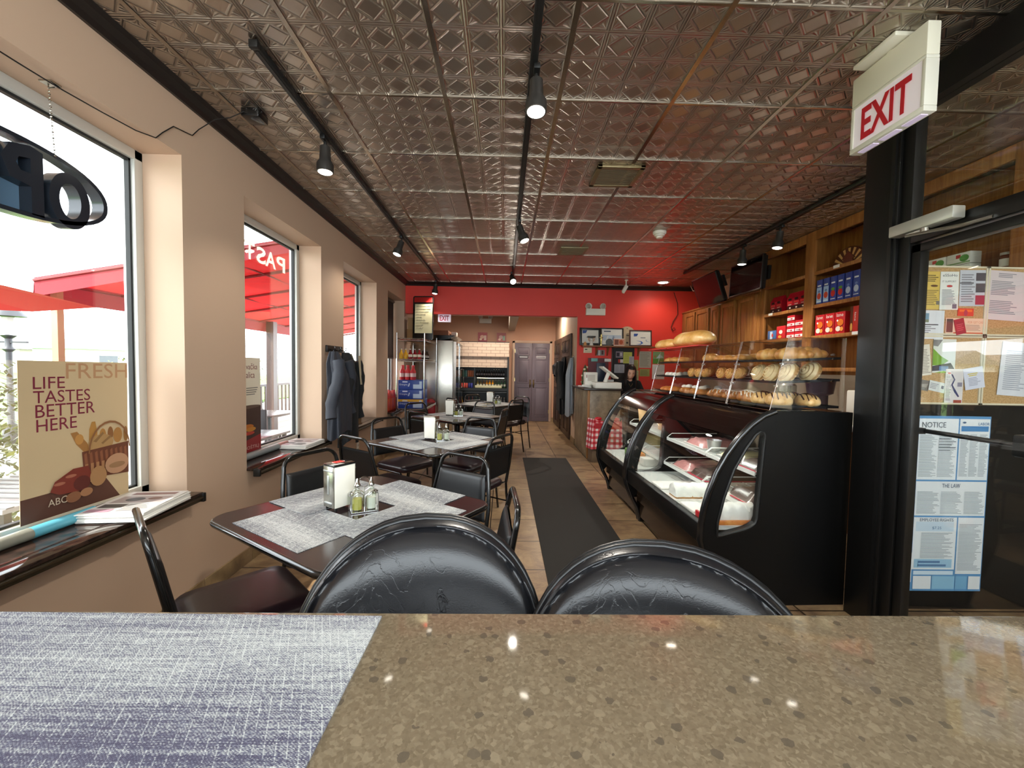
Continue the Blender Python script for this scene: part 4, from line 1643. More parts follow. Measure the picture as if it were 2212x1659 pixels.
spot('dark spotlight hanging upright on the window track, closest to the bar', -1.14, 2.65, (0, 0), 14)
spot('spotlight on the window track above the second table', -1.15, 4.6, (-.15, .3), 14)
spot('spotlight on the window track next to the red wall', -1.165, 6.95, (0, .1), 30)
spot('bright spotlight on the middle track, closest to the bar', .13, 2.0, (-.12, 0))
spot('bright spotlight on the middle track above the runner', .125, 4.02, (-.15, -.35))
spot('bright spotlight on the middle track by the red wall', .085, 6.2, (-.8, -.25), 8)
spot('spotlight on the shelf track, closest to the black door post', 2.655, 4.0, (.05, .12), 40)
spot('spotlight on the shelf track in front of the television', 2.66, 4.63, (.1, .0), 40)

t = thing('air_vent', 'square bronze air vent with slats in the tin ceiling', 'air vent', (.81, 3.12, CZ - .02), group='ceiling vents')
mb = MB()
for lo, hi in (((-.17, -.165, 0), (.17, -.13, .02)), ((-.17, .13, 0), (.17, .165, .02)), ((-.17, -.165, 0), (-.135, .165, .02)), ((.135, -.165, 0), (.17, .165, .02))):
    mb.b2(lo, hi, .003)
obj('vent_frame', mb, mat('vent_metal', '8c7d5c', 0.35, 0.7), t)
mb = MB()
for q in range(15):
    mb.box((0, -.125 + q * .018, .003), (.27, .008, .002))
obj('vent_slats', mb, mat('vent_slat', 'a09274', 0.35, 0.7), t, smooth=0)
obj('vent_backing', MB().b2((-.14, -.14, .016), (.14, .14, .0195)), M['black'], t, smooth=0)
t = thing('air_vent', 'flat tan air vent further along the ceiling, before the smoke detector', 'air vent', (.82, 5.12, CZ - .014), group='ceiling vents')
obj('vent_frame', MB().b2((-.165, -.165, 0), (.165, .165, .013), .004), mat('vent_plain', '8e8466', 0.45, 0.4), t)
mb = MB()
for q in range(8):
    mb.b2((-.13, -.13 + q * .035, -.003), (.13, -.12 + q * .035, 0.001))
obj('vent_slats', mb, mat('vent_plain_slat', '7a7056', 0.45, 0.4), t, smooth=0)
t = thing('smoke_detector', 'white smoke detector on the ceiling', 'smoke detector', (1.61, 4.36, CZ))
obj('base', MB().lathe([(.0, -.03), (.06, -.028), (.068, -.015), (.068, 0)], seg=28), M['white'], t)
obj('head', MB().lathe([(.0, -.066), (.03, -.066), (.033, -.05), (.05, -.046), (.052, -.03), (0, -.029)], seg=28), M['white'], t)
for x, y, lab in ((2.62, 6.86, 'bright round downlight in the ceiling before the red wall'),):
    t = thing('downlight', lab, 'downlight', (x, y, CZ - .004))
    obj('trim_ring', MB().lathe([(.075, 0), (.1, -.004), (.1, .004), (.075, .004)], seg=28), M['white'], t)
    obj('lens', MB().cyl((0, 0, .001), .078, .006, seg=28), mat('downlight_lens', 'fff1dc', .4, emit=14), t)
    l = bpy.data.lights.new('downlight_glow', 'SPOT')
    l.energy, l.spot_size, l.color = 14, 2.7, (1, .9, .75)
    l.spot_blend = 1.0
    lo = bpy.data.objects.new('downlight_glow', l)
    COL.objects.link(lo)
    lo.parent = t
    lo.location = (0, 0, -.02)
t = thing('downlight', 'small bright downlight in the rear room ceiling', 'downlight', (.98, 9.0, 2.716))
obj('trim_ring', MB().lathe([(.06, 0), (.08, -.004), (.08, .004), (.06, .004)], seg=24), M['white'], t)
obj('lens', MB().cyl((0, 0, 0), .062, .006, seg=24), mat('downlight_lens_small', 'fff1dc', .4, emit=14), t)
l = bpy.data.lights.new('rear_glow', 'SPOT')
l.energy, l.spot_size, l.color = 90, 3.0, (1, .88, .75)
l.spot_blend = 1.0
lo = bpy.data.objects.new('rear_glow', l)
COL.objects.link(lo)
lo.parent = t
lo.location = (0, 0, -.03)
t = thing('downlight', 'added fill lamp in the rear room ceiling, unseen behind the header', 'downlight', (-.45, 8.7, 2.716))  # added fill lamp, hidden by the header, brightens the rear room
obj('trim_ring', MB().lathe([(.06, 0), (.08, -.004), (.08, .004), (.06, .004)], seg=24), M['white'], t)
obj('lens', MB().cyl((0, 0, 0), .062, .006, seg=24), mat('fill_lens_rear', 'fff1dc', .4, emit=14), t)
l = bpy.data.lights.new('rear_glow', 'SPOT')
l.energy, l.spot_size, l.color = 90, 3.0, (1, .88, .75)
l.spot_blend = 1.0
lo = bpy.data.objects.new('rear_glow', l)
COL.objects.link(lo)
lo.parent = t
lo.location = (0, 0, -.03)
t = thing('security_camera', 'white security camera hanging from the ceiling before the red wall', 'camera', (1.97, 6.75, CZ))
obj('mount', MB().cyl((0, 0, -.005), .03, .01).cyl((0, 0, -.05), .009, .1), M['white'], t)
obj('body', MB().box((-.02, 0, -.14), (.055, .06, .12), .008, rot=(0, .5, 0)).cyl((-.045, 0, -.2), .022, .02, rot=(0, .5, 0)), M['white'], t)
t = thing('power_box', 'small black box on the ceiling above the neon sign', 'power box', (-1.46, 2.44, CZ - .05))
obj('case', MB().b2((-.05, -.03, 0), (.05, .07, .048), .006), M['black_gloss'], t)
obj('antenna', MB().tube([(.05, -.02, .02), (.08, -.05, .01)], .003, 6), M['black'], t)
pts = [(-1.49, 2.41, CZ - .03), (-1.56, 2.4, CZ - .07), (-1.64, 2.39, CZ - .09), (-1.735, 2.40, 2.68), (-1.742, 2.36, 2.625), (-1.742, 2.30, 2.613), (-1.742, 2.23, 2.6), (-1.742, 2.16, 2.53), (-1.744, 2.12, 2.482), (-1.78, 2.05, 2.478), (-1.8, 1.9, 2.475), (-1.82, 1.75, 2.476), (-1.81, 1.6, 2.468), (-1.82, 1.4, 2.475), (-1.83, 1.25, 2.46)]
tag(obj('wire', MB().tube(pts, .0028, 6), M['black']), 'thin dark wire along the window head up to the black box', 'wire')

# hanging EXIT sign
t = thing('exit_sign', 'large white EXIT sign hanging from the ceiling by the glass partition', 'exit sign', (1.67, 1.692, 2.4375))
t.scale = (1.113,) * 3
mb = MB()
mb.b2((0, -.02, .2), (.05, .3, .318), .004)
obj('housing', mb, mat('sign_cream', 'e6e2cf', .45), t)
mb = MB()
for lo, hi in (((0, -.02, 0), (.05, .3, .02)), ((0, -.02, .0205), (.05, -.005, .1875)), ((0, .285, .0205), (.05, .3, .1875)), ((0, -.02, .188), (.05, .3, .1995))):
    mb.b2(lo, hi, .002)
obj('sign_frame', mb, mat('sign_cream_frame', 'e3e0d2', .45), t)
f_ = frame((-.0005, .3, 0), (0, -1, 0), (0, 0, 1))
k_ = mat('lit_sign_face', 'e9dfe4', .4, emit=.12)
obj('sign_face', MB().b2((.016, .02, -.02), (.305, .188, -.004)), k_, t, mx=f_, smooth=0)
obj('exit_lettering', MB().text('EXIT', .055, .036, .215, .13, 0, .001, bold=.025), paint('c8202c', .4), t, mx=f_)
mb = MB()
for q in range(3):
    mb.b2((.012, .0 + q * .098, -.003), (.038, .075 + q * .098, .001))
obj('lower_lens', mb, mat('sign_lower_lens', 'd8c8e2', .3, emit=.2), t, smooth=0)
mb = MB()
mb.b2((-.045, .06, .325), (.1, .25, .3425), .004)
mb.cyl((.025, .14, .322), .02, .012)
obj('canopy_mount', mb, mat('sign_mount', 'e6e2cf', .45), t)

t = thing('exit_sign', 'small lit EXIT sign under the red header beside the menu board', 'exit sign', (-1.19, 7.36, 2.15))
obj('sign_box', MB().b2((0, 0, 0), (.225, .05, .135), .004), mat('lit_sign_small', 'e9dcea', .4, emit=.15), t)
obj('exit_lettering', MB().text('EXIT', .03, .022, .165, .093, 0, .002, bold=.03), paint('a81c3c', .4), t, mx=frame((0, -.0015, 0), (1, 0, 0), (0, 0, 1)))


def emlight(label, x, y, z, w):
    t = thing('emergency_light', label, 'emergency light', (x, y, z), group='twin emergency lights')
    obj('battery_box', MB().b2((-w / 2, -.07, 0), (w / 2, 0, .115), .006), M['white'], t)
    for s_ in (-1, 1):
        h = obj('lamp_head', MB().lathe([(0, 0), (.03, .004), (.055, .035), (.058, .06), (0.05, .062)], seg=20), M['white'], t, loc=(s_ * .105, -.01, .165), rot=(PI / 2 + .2, 0, s_ * .4))
        obj('reflector', MB().cyl((0, 0, .06), .05, .004, seg=20), M['chrome'], h)


emlight('cream emergency light with two round heads on the red wall', 1.59, RY, 2.305, .34)
emlight('pale emergency light high on the rear wall', -.49, BY, 2.45, .3)

# ================================================================== televisions, cabinets, shelves
def tv(label, y, z, w, h, tilt, yaw):
    mx = Matrix.Translation((2.93, y, z)) @ Matrix.Rotation(yaw, 4, 'Z') @ Matrix.Rotation(tilt, 4, 'Y')
    t = thing('television', label, 'television', mx=mx, group='wall televisions')
    obj('screen', MB().b2((-.028, -w / 2 + .012, -h / 2 + .015), (-.024, w / 2 - .012, h / 2 - .012)), mat('dark_screen', '0a0506', .08), t, smooth=0)
    mb = MB()
    for lo, hi in (((-.03, -w / 2, -h / 2), (.01, w / 2, -h / 2 + .015)), ((-.03, -w / 2, h / 2 - .012), (.01, w / 2, h / 2)), ((-.03, -w / 2, -h / 2), (.01, -w / 2 + .012, h / 2)), ((-.03, w / 2 - .012, -h / 2), (.01, w / 2, h / 2))):
        mb.b2(lo, hi, .002)
    obj('bezel', mb, mat('tv_bezel', '26221f', .3, .4), t)
    obj('rear_shell', MB().b2((.0, -w / 2 + .01, -h / 2 + .01), (.04, w / 2 - .01, h / 2 - .01), .01), M['black'], t)
    obj('wall_bracket', MB().tube([(.04, 0, 0), (.2, 0, .06)], .02, 8).b2((.19, -.1, -.02), (.225, .1, .14)), M['black'], t)


tv('dark television reflecting the red wall, over the cabinets', 5.93, 2.53, .7, .43, -.34, .0)
tv('dark television beside the oak shelves', 4.99, 2.51, .66, .40, .05, .0)
tag(obj('cable', MB().tube([(3.1, 6.9, 2.78), (3.05, 6.7, 2.66), (2.98, 6.5, 2.62), (2.95, 6.35, 2.7), (3.0, 6.4, 2.6), (2.96, 6.33, 2.55)], .006, 6), paint('d8cfc2')), 'loose pale cables beside the dark television', 'cable')
tag(obj('cable', MB().tube([(2.98, 7.285, 2.74), (3.05, 7.285, 2.55), (3.06, 7.285, 2.35), (2.98, 7.285, 2.22), (2.95, 7.285, 2.12), (2.98, 7.28, 2.06), (3.03, 7.28, 2.08), (3.0, 7.28, 2.12), (2.96, 7.28, 2.07)], .006, 6), M['dark_wood']), 'dark cable dangling down the red wall beside the cabinets', 'cable')

t = thing('wall_cabinet', 'oak wall cabinets with panelled doors under the televisions', 'cabinet', (3.15, 5.06, 1.4))
mb = MB()
mb.b2((.0, 0, 0), (.348, 2.235, .975), .003)
mb.b2((-.012, 0, .96), (.348, 2.235, .985), .003)
obj('carcass', mb, M['oak'], t)
for (a, b) in ((.05, .43), (.5, .88), (.94, 1.17), (1.24, 1.65), (1.7, 2.06)):
    d = obj('cabinet_door', MB().b2((-.02, a, .03), (-.001, b, .93), .004), M['oak'], t)
    mb = MB()
    mb.b2((-.032, a, .03), (-.02, a + .05, .93), .004)
    mb.b2((-.032, b - .05, .03), (-.02, b, .93), .004)
    mb.b2((-.0315, a, .03), (-.02, b, .08), .004)
    mb.b2((-.0315, a, .87), (-.02, b, .93), .004)
    mb.b2((-.028, a + .07, .1), (-.02, b - .07, .85), .006)
    obj('door_frame', mb, M['oak'], d)

t = thing('shelf_unit', 'tall oak shelf unit stocked with coffee and juice', 'shelf unit', (3.15, 2.42, 0))
SY = [2.63, 1.83, 1.03, .23]
obj('back', MB().b2((.32, 0, 1.35), (.348, 2.635, 2.815)), M['oak'], t)
for a, b in ((2.56, 2.635), (1.77, 1.9), (.95, 1.08), (.0, .13)):
    mb = MB()
    mb.b2((0, a, 1.35), (.03, b, 2.815), .002)
    mb.b2((.03, (a + b) / 2 - .012, 1.35), (.32, (a + b) / 2 + .012, 2.815))
    obj('upright', mb, M['oak'], t)
for z in (2.395, 2.06, 1.745, 1.42):
    for a, b in ((1.9, 2.56), (1.08, 1.77), (.13, .95)):
        mb = MB()
        mb.b2((.03, a - .05, z - .02), (.32, b + .05, z))
        mb.b2((0, a, z - .035), (.03, b, z), .002)
        obj('shelf_board', mb, M['oak'], t)
for a, b in ((1.9, 2.56), (1.08, 1.77), (.13, .95)):
    obj('top_rail', MB().b2((0.002, a, 2.72), (.03, b, 2.815), .002), M['oak'], t)
mb = MB()
for y_, z_ in ((2.4, 2.047), (1.45, 2.383), (1.2, 1.732)):
    mb.b2((-.003, y_, z_ - .012), (0, y_ + .07, z_ + .016))
obj('price_tag', mb, M['white_card'], t, smooth=0)


def put(name, label, cat, group, d, y, z, col, prints=(), x=3.17, mats=None, words=None):
    """a carton on the shelves: front faces -x, its foot at z"""
    t = thing(name, label, cat, mx=on_right(x, y, z + .001), group=group)
    w, h, dp = d
    obj('carton', MB().b2((-w / 2, 0, -dp), (w / 2, h, 0), .003), paint(col, .35), t)
    if prints:
        cs = sorted({p[0] for p in prints})
        mb = MB()
        for c, kind, a in prints:
            mb.mi = cs.index(c)
            if kind == 'r':
                mb.quad(-w / 2 + a[0] * w, a[1] * h, a[2] * w, a[3] * h, .0006 + .0003 * len(mb.bm.faces) * .2)
            elif kind == 'd':
                mb.disc(-w / 2 + a[0] * w, a[1] * h, a[2] * w, a[3] * h, .0008 + .0002 * len(mb.bm.faces) * .2)
            elif kind == 't':
                mb.text(a[0], -w / 2 + a[1] * w, a[2] * h, a[3] * w, a[4] * h, .002, ang=a[5] if len(a) > 5 else 0)
        obj('printed_front', mb, [paint(c, .35) for c in cs], t, smooth=0)
    return t


def coffee(y, lab):
    t = thing('coffee_bag', lab, 'coffee bag', mx=on_right(3.19, y, 2.061), group='red coffee bags')
    mb = MB()
    A = [mb.bm.verts.new(p) for p in ((-.05, 0, -.07), (.05, 0, -.07), (.05, 0, 0), (-.05, 0, 0))]
    B = [mb.bm.verts.new(p) for p in ((-.052, .13, -.07), (.052, .13, -.07), (.052, .13, .004), (-.052, .13, .004))]
    C_ = [mb.bm.verts.new(p) for p in ((-.05, .195, -.04), (.05, .195, -.04), (.05, .195, -.03), (-.05, .195, -.03))]
    mb.bm.faces.new(A)
    mb.bm.faces.new(C_)
    for P, Q in ((A, B), (B, C_)):
        for q in range(4):
            mb.bm.faces.new((P[q], P[(q + 1) % 4], Q[(q + 1) % 4], Q[q]))
    obj('pouch', mb, paint('b4182a', .25), t, smooth=0)
    mb = MB()
    mb.quad(-.05, .0, .1, .05, .002)
    mb.mi = 1
    mb.quad(-.04, .075, .08, .022, .005)
    mb.mi = 0
    mb.disc(0, .118, .03, .014, .0065)
    mb.mi = 2
    mb.lines(-.03, .055, .06, .012, 2, .003, 3)
    mb.disc(.0, .025, .014, .008, .003)
    obj('printed_front', mb, [paint('2a1110', .3), paint('e23a3a', .3), paint('e9d9c8', .3)], t, smooth=0)


for q, y_ in enumerate((4.87, 4.77, 4.58, 4.48, 4.38)):
    coffee(y_, 'red coffee bag, %s from the television end of the oak shelf' % ORD[q] if q < 4 else 'red coffee bag closest to the middle oak upright')
JC = [('a9c8e8', 'd8533a'), ('a9c8e8', 'd8533a'), ('2d49a8', 'd6352b'), ('2d49a8', 'd6352b'), ('34509c', 'c8d4e8'), ('34509c', 'c8d4e8'), ('34509c', 'c8d4e8')]
NTH = ['first', 'second', 'third', 'fourth', 'fifth', 'sixth', 'seventh', 'eighth']
for q, (c, f) in enumerate(JC):
    y_ = 4.135 - q * .088
    put('juice_carton', 'blue juice carton, %s from the middle oak upright' % NTH[q], 'juice carton', 'blue juice cartons', (.076, .245, .07), y_, 2.06, '2b3f92',
        [(c, 'r', (.08, .06, .84, .62)), (f, 'd', (.5, .33, .34, .13)), ('e9eef4', 'r', (.2, .72, .6, .06)), ('e9eef4', 'r', (.15, .1, .7, .03))] + ([('5c9a34', 'd', (.5, .5, .3, .06))] if q in (2, 3) else [('6a86c0', 'd', (.5, .52, .2, .05))]))
for q in range(3):
    put('biscuit_box', 'red biscuit box with orange fruit print, %s from the middle upright' % NTH[q], 'biscuit box', 'red biscuit boxes', (.118, .205, .06), 4.11 - q * .125, 1.745, 'c8232a',
        [('f3ece2', 't', ('lane', .18, .78, .66, .16)), ('e8772b', 'd', (.6, .5, .3, .16)), ('f0e6d6', 'd', (.4, .22, .24, .12)), ('f5a04a', 'd', (.75, .2, .16, .1)), ('ffffff', 'd', (.32, .6, .08, .05))])
for q in range(2):
    put('biscuit_box', 'tall red and brown biscuit box beside the black door post, %s one' % NTH[q], 'biscuit box', 'tall biscuit boxes', (.085, .235, .06), 3.70 - q * .1, 1.745, 'c23126',
        [('5a2b1a', 'r', (.0, .0, .35, 1.0)), ('d9a04c', 'd', (.18, .2, .14, .16)), ('5a2b1a', 'd', (.2, .8, .12, .08)), ('f3ece2', 't', ('lane', .56, .75, .9, .07, -PI / 2))])
put('tea_box', 'small blue box at the bottom of the oak shelf', 'box', None, (.15, .11, .08), 4.85, 1.745, '4a6a9a', [('c9d8e4', 'r', (.3, .1, .3, .8)), ('d04a40', 'd', (.6, .5, .1, .2))])
put('snack_bag', 'red snack bag leaning at the bottom of the oak shelf', 'snack bag', None, (.15, .15, .06), 4.69, 1.745, 'c42a30', [('f0e0d0', 'd', (.5, .55, .2, .15)), ('e8a040', 'd', (.4, .2, .2, .1))])
n_ = 0
for cidx, (yy, hn) in enumerate(((4.53, 4), (4.4, 3))):
    for q in range(hn):
        put('wafer_box', 'red and white wafer box, %s up in the %s stack' % (NTH[q], ['taller', 'shorter'][cidx]), 'wafer box', 'stacked wafer boxes', (.12, .062, .12), yy, 1.745 + q * .0635, 'c3222c', [('efe6e0', 'r', (.02, .15, .96, .45)), ('b5303a', 'd', (.6, .35, .14, .15)), ('5a4a44', 'r', (.1, .3, .35, .1))])
# sunburst plaque
t = thing('sunburst_plaque', 'brown wooden plaque with a sunburst on the top oak shelf', 'plaque', mx=on_right(3.3, 3.95, 2.396))
mb = MB()
mb.prism([(0 + .2 * math.cos(a), .0 + .19 * math.sin(a)) for a in [PI * q / 20 for q in range(21)]], -.02, 0)
obj('board', mb, paint('5a2c18', .4), t, smooth=0)
mb = MB()
for q in range(9):
    a0, a1 = PI * (q + .15) / 9, PI * (q + .6) / 9
    mb.poly([(.05 * math.cos(a0), .05 * math.sin(a0)), (.19 * math.cos(a0), .18 * math.sin(a0)), (.19 * math.cos(a1), .18 * math.sin(a1)), (.05 * math.cos(a1), .05 * math.sin(a1))], .001)
obj('sun_rays', mb, paint('d8a566', .4), t, smooth=0)
mb = MB()
mb.prism([(-.05, 0), (.06, 0), (.06, .07), (.08, .075), (.0, .15), (-.07, .08), (-.05, .075)], 0, .012)
obj('hut_relief', mb, paint('6b2f1e', .4), t, smooth=0)
for q in range(6):
    y_, z_ = 3.18 - (q % 3) * .16, 2.06 + (q // 3) * .083
    put('tea_box', 'white and green tea box, %s row %s from the plaque' % (['bottom', 'top'][q // 3], NTH[q % 3]), 'tea box', 'white and green tea boxes', (.15, .08, .08), y_, z_, 'e3e2d2', [('5f9a48', 'd', (.75, .5, .2, .3)), ('c03a34', 'r', (.4, .55, .2, .3)), ('8aa870', 'r', (0, .08, 1, .12))])
for q in range(4):
    t = thing('jam_jar', 'jam jar with pale label above the cork boards, %s from the tea boxes' % NTH[q], 'jar', (3.25, 2.64 - q * .085, 2.061), group='jars above the cork boards')
    obj('jar_glass', MB().lathe([(.03, 0), (.034, .006), (.034, .085), (.028, .095), (.0, .096)], seg=18), paint('6a3a2a', .12), t)
    obj('jar_label', MB().lathe([(.0346, .02), (.0346, .07)], seg=18), paint('e2ddd0', .5), t)
    obj('lid', MB().cyl((0, 0, .103), .032, .016, seg=18), paint('b8b0a0', .3), t)

# service side: low back counter
t = thing('back_counter', 'low beige back counter along the service wall', 'counter', (2.95, 2.45, 0))
obj('worktop', MB().b2((-.03, 0, .88), (.548, 4.8, .92), .004), M['white_card'], t)
obj('base', MB().b2((0, .02, 0), (.548, 4.78, .88), .004), M['oak'], t)
tag(obj('microwave', MB().b2((3.05, 3.1, .921), (3.45, 3.6, 1.22), .01), M['white']), 'white microwave on the back counter behind the bins', 'microwave')
tag(obj('coffee_grinder', MB().lathe([(.09, 0), (.1, .02), (.07, .05), (.07, .22), (.11, .24), (.13, .38), (.0, .39)], (3.2, 4.1, .921), 20), paint('3a2433', .3)), 'dark coffee grinder on the back counter', 'coffee grinder')
tag(obj('steel_canister', MB().lathe([(.1, 0), (.1, .3), (.08, .32), (0, .32)], (3.2, 4.6, .921), 20), M['steel']), 'steel canister on the back counter', 'canister')
tag(obj('paper_stack', MB().b2((3.05, 5.0, .921), (3.4, 5.4, 1.1), .004), M['white_card']), 'stack of white paper on the back counter', 'paper')
tag(obj('wine_rack', MB().b2((3.2, 2.6, .921), (3.48, 3.0, 1.25), .006), M['dark_wood']), 'dark wooden rack at the end of the back counter', 'rack')

# ================================================================== red wall
def sheet(name, label, cat, group, mx, w, h, col, prints=(), thick=.0012, rough=.75):
    """a sheet of paper or card lying in the frame mx, prints are flat marks on it"""
    t = thing(name, label, cat, mx=mx, group=group)
    obj('sheet', MB().b2((0, 0, 0), (w, h, thick)), paint(col, rough), t, smooth=0)
    if prints:
        cs = []
        for p in prints:
            if p[0] not in cs:
                cs.append(p[0])
        mb = MB()
        for i, (c, kind, a) in enumerate(prints):
            mb.mi = cs.index(c)
            z = thick + .0004 + .00012 * i
            if kind == 'r':
                mb.quad(a[0] * w, a[1] * h, a[2] * w, a[3] * h, z, a[4] if len(a) > 4 else 0)
            elif kind == 'd':
                mb.disc(a[0] * w, a[1] * h, a[2] * w, a[3] * w, z)
            elif kind == 'l':
                mb.lines(a[0] * w, a[1] * h, a[2] * w, a[3] * h, a[4], z, i + int(w * 1000), thick=a[5] if len(a) > 5 else .45)
            elif kind == 't':
                mb.text(a[0], a[1] * w, a[2] * h, a[3] * w, a[4] * h, z)
            elif kind == 'p':
                mb.poly([(x * w, y * h) for x, y in a], z)
        obj('print', mb, [paint(c, rough) for c in cs], t, smooth=0)
    return t


t = thing('wall_shelf', 'wooden shelf of framed awards on the red wall', 'shelf', (1.36, RY, 1.77))
obj('shelf_board', MB().b2((0, -.16, -.022), (1.27, 0, 0), .004), mat('shelf_wood', '8a5a34', .5), t)
for x in (.25, .45, 1.0):
    obj('bracket', MB().prism([(-.001, -.022), (-.12, -.022), (-.001, -.17)], x, x + .025, 'YZ'), mat('bracket_wood', '8a4b2a', .5), t, smooth=0)


def award(label, x0, x1, h, fw, fc, y, prints, inner='d9d5cc'):
    t = thing('picture_frame', label, 'picture frame', mx=on_back(x0, y, 1.7715) @ Matrix.Rotation(-.1, 4, 'X'), group='framed awards on the shelf')
    w = x1 - x0
    mb = MB()
    for lo, hi in (((0, 0, 0), (w, fw, .02)), ((0, h - fw, 0), (w, h, .02)), ((0, 0, 0), (fw, h, .02)), ((w - fw, 0, 0), (w, h, .02))):
        mb.b2(lo, hi, .002)
    obj('frame_moulding', mb, paint(fc, .35), t)
    obj('certificate', MB().b2((fw * .9, fw * .9, .004), (w - fw * .9, h - fw * .9, .01)), paint(inner, .5), t, smooth=0)
    cs = sorted({p[0] for p in prints})
    mb = MB()
    for i, (c, pts) in enumerate(prints):
        mb.mi = cs.index(c)
        mb.poly([(a * w, b * h) for a, b in pts], .0104 + i * .0002)
    obj('print', mb, [paint(c, .5) for c in cs], t, smooth=0)


SW = [('2d4a8c', [(.2, .6), (.34, .62), (.4, .78), (.2, .78)]), ('3d62a8', [(.28, .12), (.5, .1), (.62, .2), (.55, .3), (.3, .36), (.5, .27), (.53, .2), (.48, .15)]), ('9aa4b4', [(.72, .4), (.75, .3), (.92, .26), (.78, .33), (.76, .4), (.9, .46)]), ('8a8c90', [(.5, .5), (.72, .5), (.72, .56), (.5, .56)])]
award('black framed award beside the passage with a blue corner', 1.31, 1.68, .31, .04, '17110f', 7.2, [('2d4a8c', [(.14, .68), (.3, .7), (.36, .86), (.14, .86)]), ('a7a5a2', [(.3, .45), (.8, .35), (.82, .38), (.32, .5)])])
award('black framed calendar print in the middle of the award shelf', 1.68, 2.085, .315, .022, '1c1412', 7.215, [('3a4660', [(.15, .78), (.45, .78), (.45, .84), (.15, .84)]), ('b9c3cf', [(.1, .3), (.9, .3), (.9, .6), (.1, .6)]), ('e4e2da', [(.25, .35), (.3, .55), (.35, .55), (.3, .35)]), ('8f9bb0', [(.5, .35), (.55, .55), (.62, .5), (.55, .33)])], 'e6e2da')
award('brown framed award with a blue swirl at the end of the shelf', 2.185, 2.58, .285, .02, '4a241c', 7.2, SW, 'dcd8ce')
t = thing('oval_board', 'tall round-topped wooden board between the framed awards', 'board', mx=on_back(2.04, 7.25, 1.7715) @ Matrix.Rotation(-.08, 4, 'X'))
obj('board', MB().prism([(0, 0), (.24, 0)] + [(.12 + .13 * math.cos(PI * q / 14), .24 + .11 * math.sin(PI * q / 14)) for q in range(15)], 0, .014), mat('pale_board', 'c2a988', .6), t, smooth=20)
mb = MB()
mb.disc(.12, .31, .012, .006, .0145)
mb.disc(.13, .19, .03, .008, .0145)
mb.disc(.12, .06, .02, .016, .0145)
obj('print', mb, paint('4a3a30', .5), t, smooth=0)
t = thing('trophy_figure', 'slim gold trophy figure on the award shelf', 'trophy', (1.68, 7.16, 1.7705))
obj('figure', MB().lathe([(.022, 0), (.022, .02), (.01, .03), (.014, .08), (.02, .13), (.01, .16), (.014, .175), (.01, .2), (0, .205)], seg=14).box((0, 0, .14), (.06, .012, .014), .004), mat('trophy_gold', 'd8c27a', .25, .9), t)
t = thing('waiter_figurine', 'small figurine holding a dark tray overhead on the award shelf', 'figurine', (1.51, 7.165, 1.7705))
obj('body', MB().lathe([(.035, 0), (.03, .03), (.022, .06), (.03, .08), (.018, .095), (.02, .115), (0, .13)], seg=14), paint('d9d2c8', .4), t)
obj('arm', MB().tube([(-.028, 0, .07), (-.05, 0, .1), (-.04, 0, .135)], .008, 8).tube([(.028, 0, .07), (.05, 0, .1), (.04, 0, .135)], .008, 8), paint('cf9a78', .5), t)
obj('held_tray', MB().b2((-.07, -.03, .135), (.07, .03, .165), .008), paint('34302c', .4), t)
tag(obj('small_figurine', MB().lathe([(.025, 0), (.03, .02), (.018, .05), (0, .07)], (1.4, 7.16, 1.7705), 12), paint('c98a50', .5)), 'tiny orange figurine at the end of the award shelf', 'figurine')
tag(obj('grey_plate', MB().cyl((1.825, 7.17, 1.832), .062, .014, 'Y', 24), paint('55534f', .4)), 'dark grey oval plaque on the award shelf', 'plaque')
sheet('framed_card', 'pink and brown picture card in front of the calendar print', 'picture card', None, on_back(1.895, 7.155, 1.7715), .185, .125, 'c98a72', [('7a4a3c', 'r', (.1, .15, .35, .7)), ('b0522e', 'd', (.7, .5, .18, .2)), ('e8d8cc', 'r', (.0, .0, 1, .08)), ('e8d8cc', 'r', (0, .92, 1, .08))], .012)
sheet('thermostat', 'cream thermostat on the red wall below the award shelf', 'thermostat', None, on_back(1.4, 7.298, 1.645), .145, .095, 'e4d3b0', [('2a2a26', 'r', (.15, .55, .3, .18)), ('c9b48c', 'r', (.15, .2, .7, .1))], .02, .4)
sheet('photo_print', 'pair of photographs pinned under the award shelf', 'photograph', None, on_back(1.615, 7.298, 1.6), .165, .1, '8f8a86', [('d9d2ca', 'r', (.3, .05, .2, .9)), ('5a2f2c', 'r', (.66, .2, .2, .7)), ('5c6a6c', 'r', (.05, .2, .2, .7))])
sheet('paper_notice', 'large grey typed notice on the red wall beside the cabinets', 'paper notice', None, on_back(2.4, 7.298, 1.395), .215, .295, 'b9b09c', [('8d8574', 'l', (.08, .08, .84, .78, 26)), ('8d8574', 'r', (.1, .9, .7, .03))])
sheet('paper_notice', 'upper yellow-green list beside the black pin board', 'paper notice', None, on_back(2.295, 7.298, 1.36), .095, .175, 'b3ad64', [('7d7a48', 'l', (.1, .08, .8, .84, 16))])
sheet('paper_notice', 'yellow-green list below the grey notice', 'paper notice', None, on_back(2.415, 7.298, 1.245), .18, .13, 'a5a25c', [('77744a', 'l', (.08, .1, .84, .8, 12))])
sheet('paper_notice', 'pale green list at the bottom of the red wall', 'paper notice', None, on_back(2.28, 7.298, 1.15), .12, .2, 'b7b884', [('86865c', 'l', (.08, .1, .84, .8, 14))])
t = thing('pin_board', 'black pin board behind the cashier', 'pin board', mx=on_back(1.905, 7.298, 1.0))
obj('board', MB().b2((0, 0, 0), (.4, .745, .015)), paint('120e0d', .5), t, smooth=0)
mb = MB()
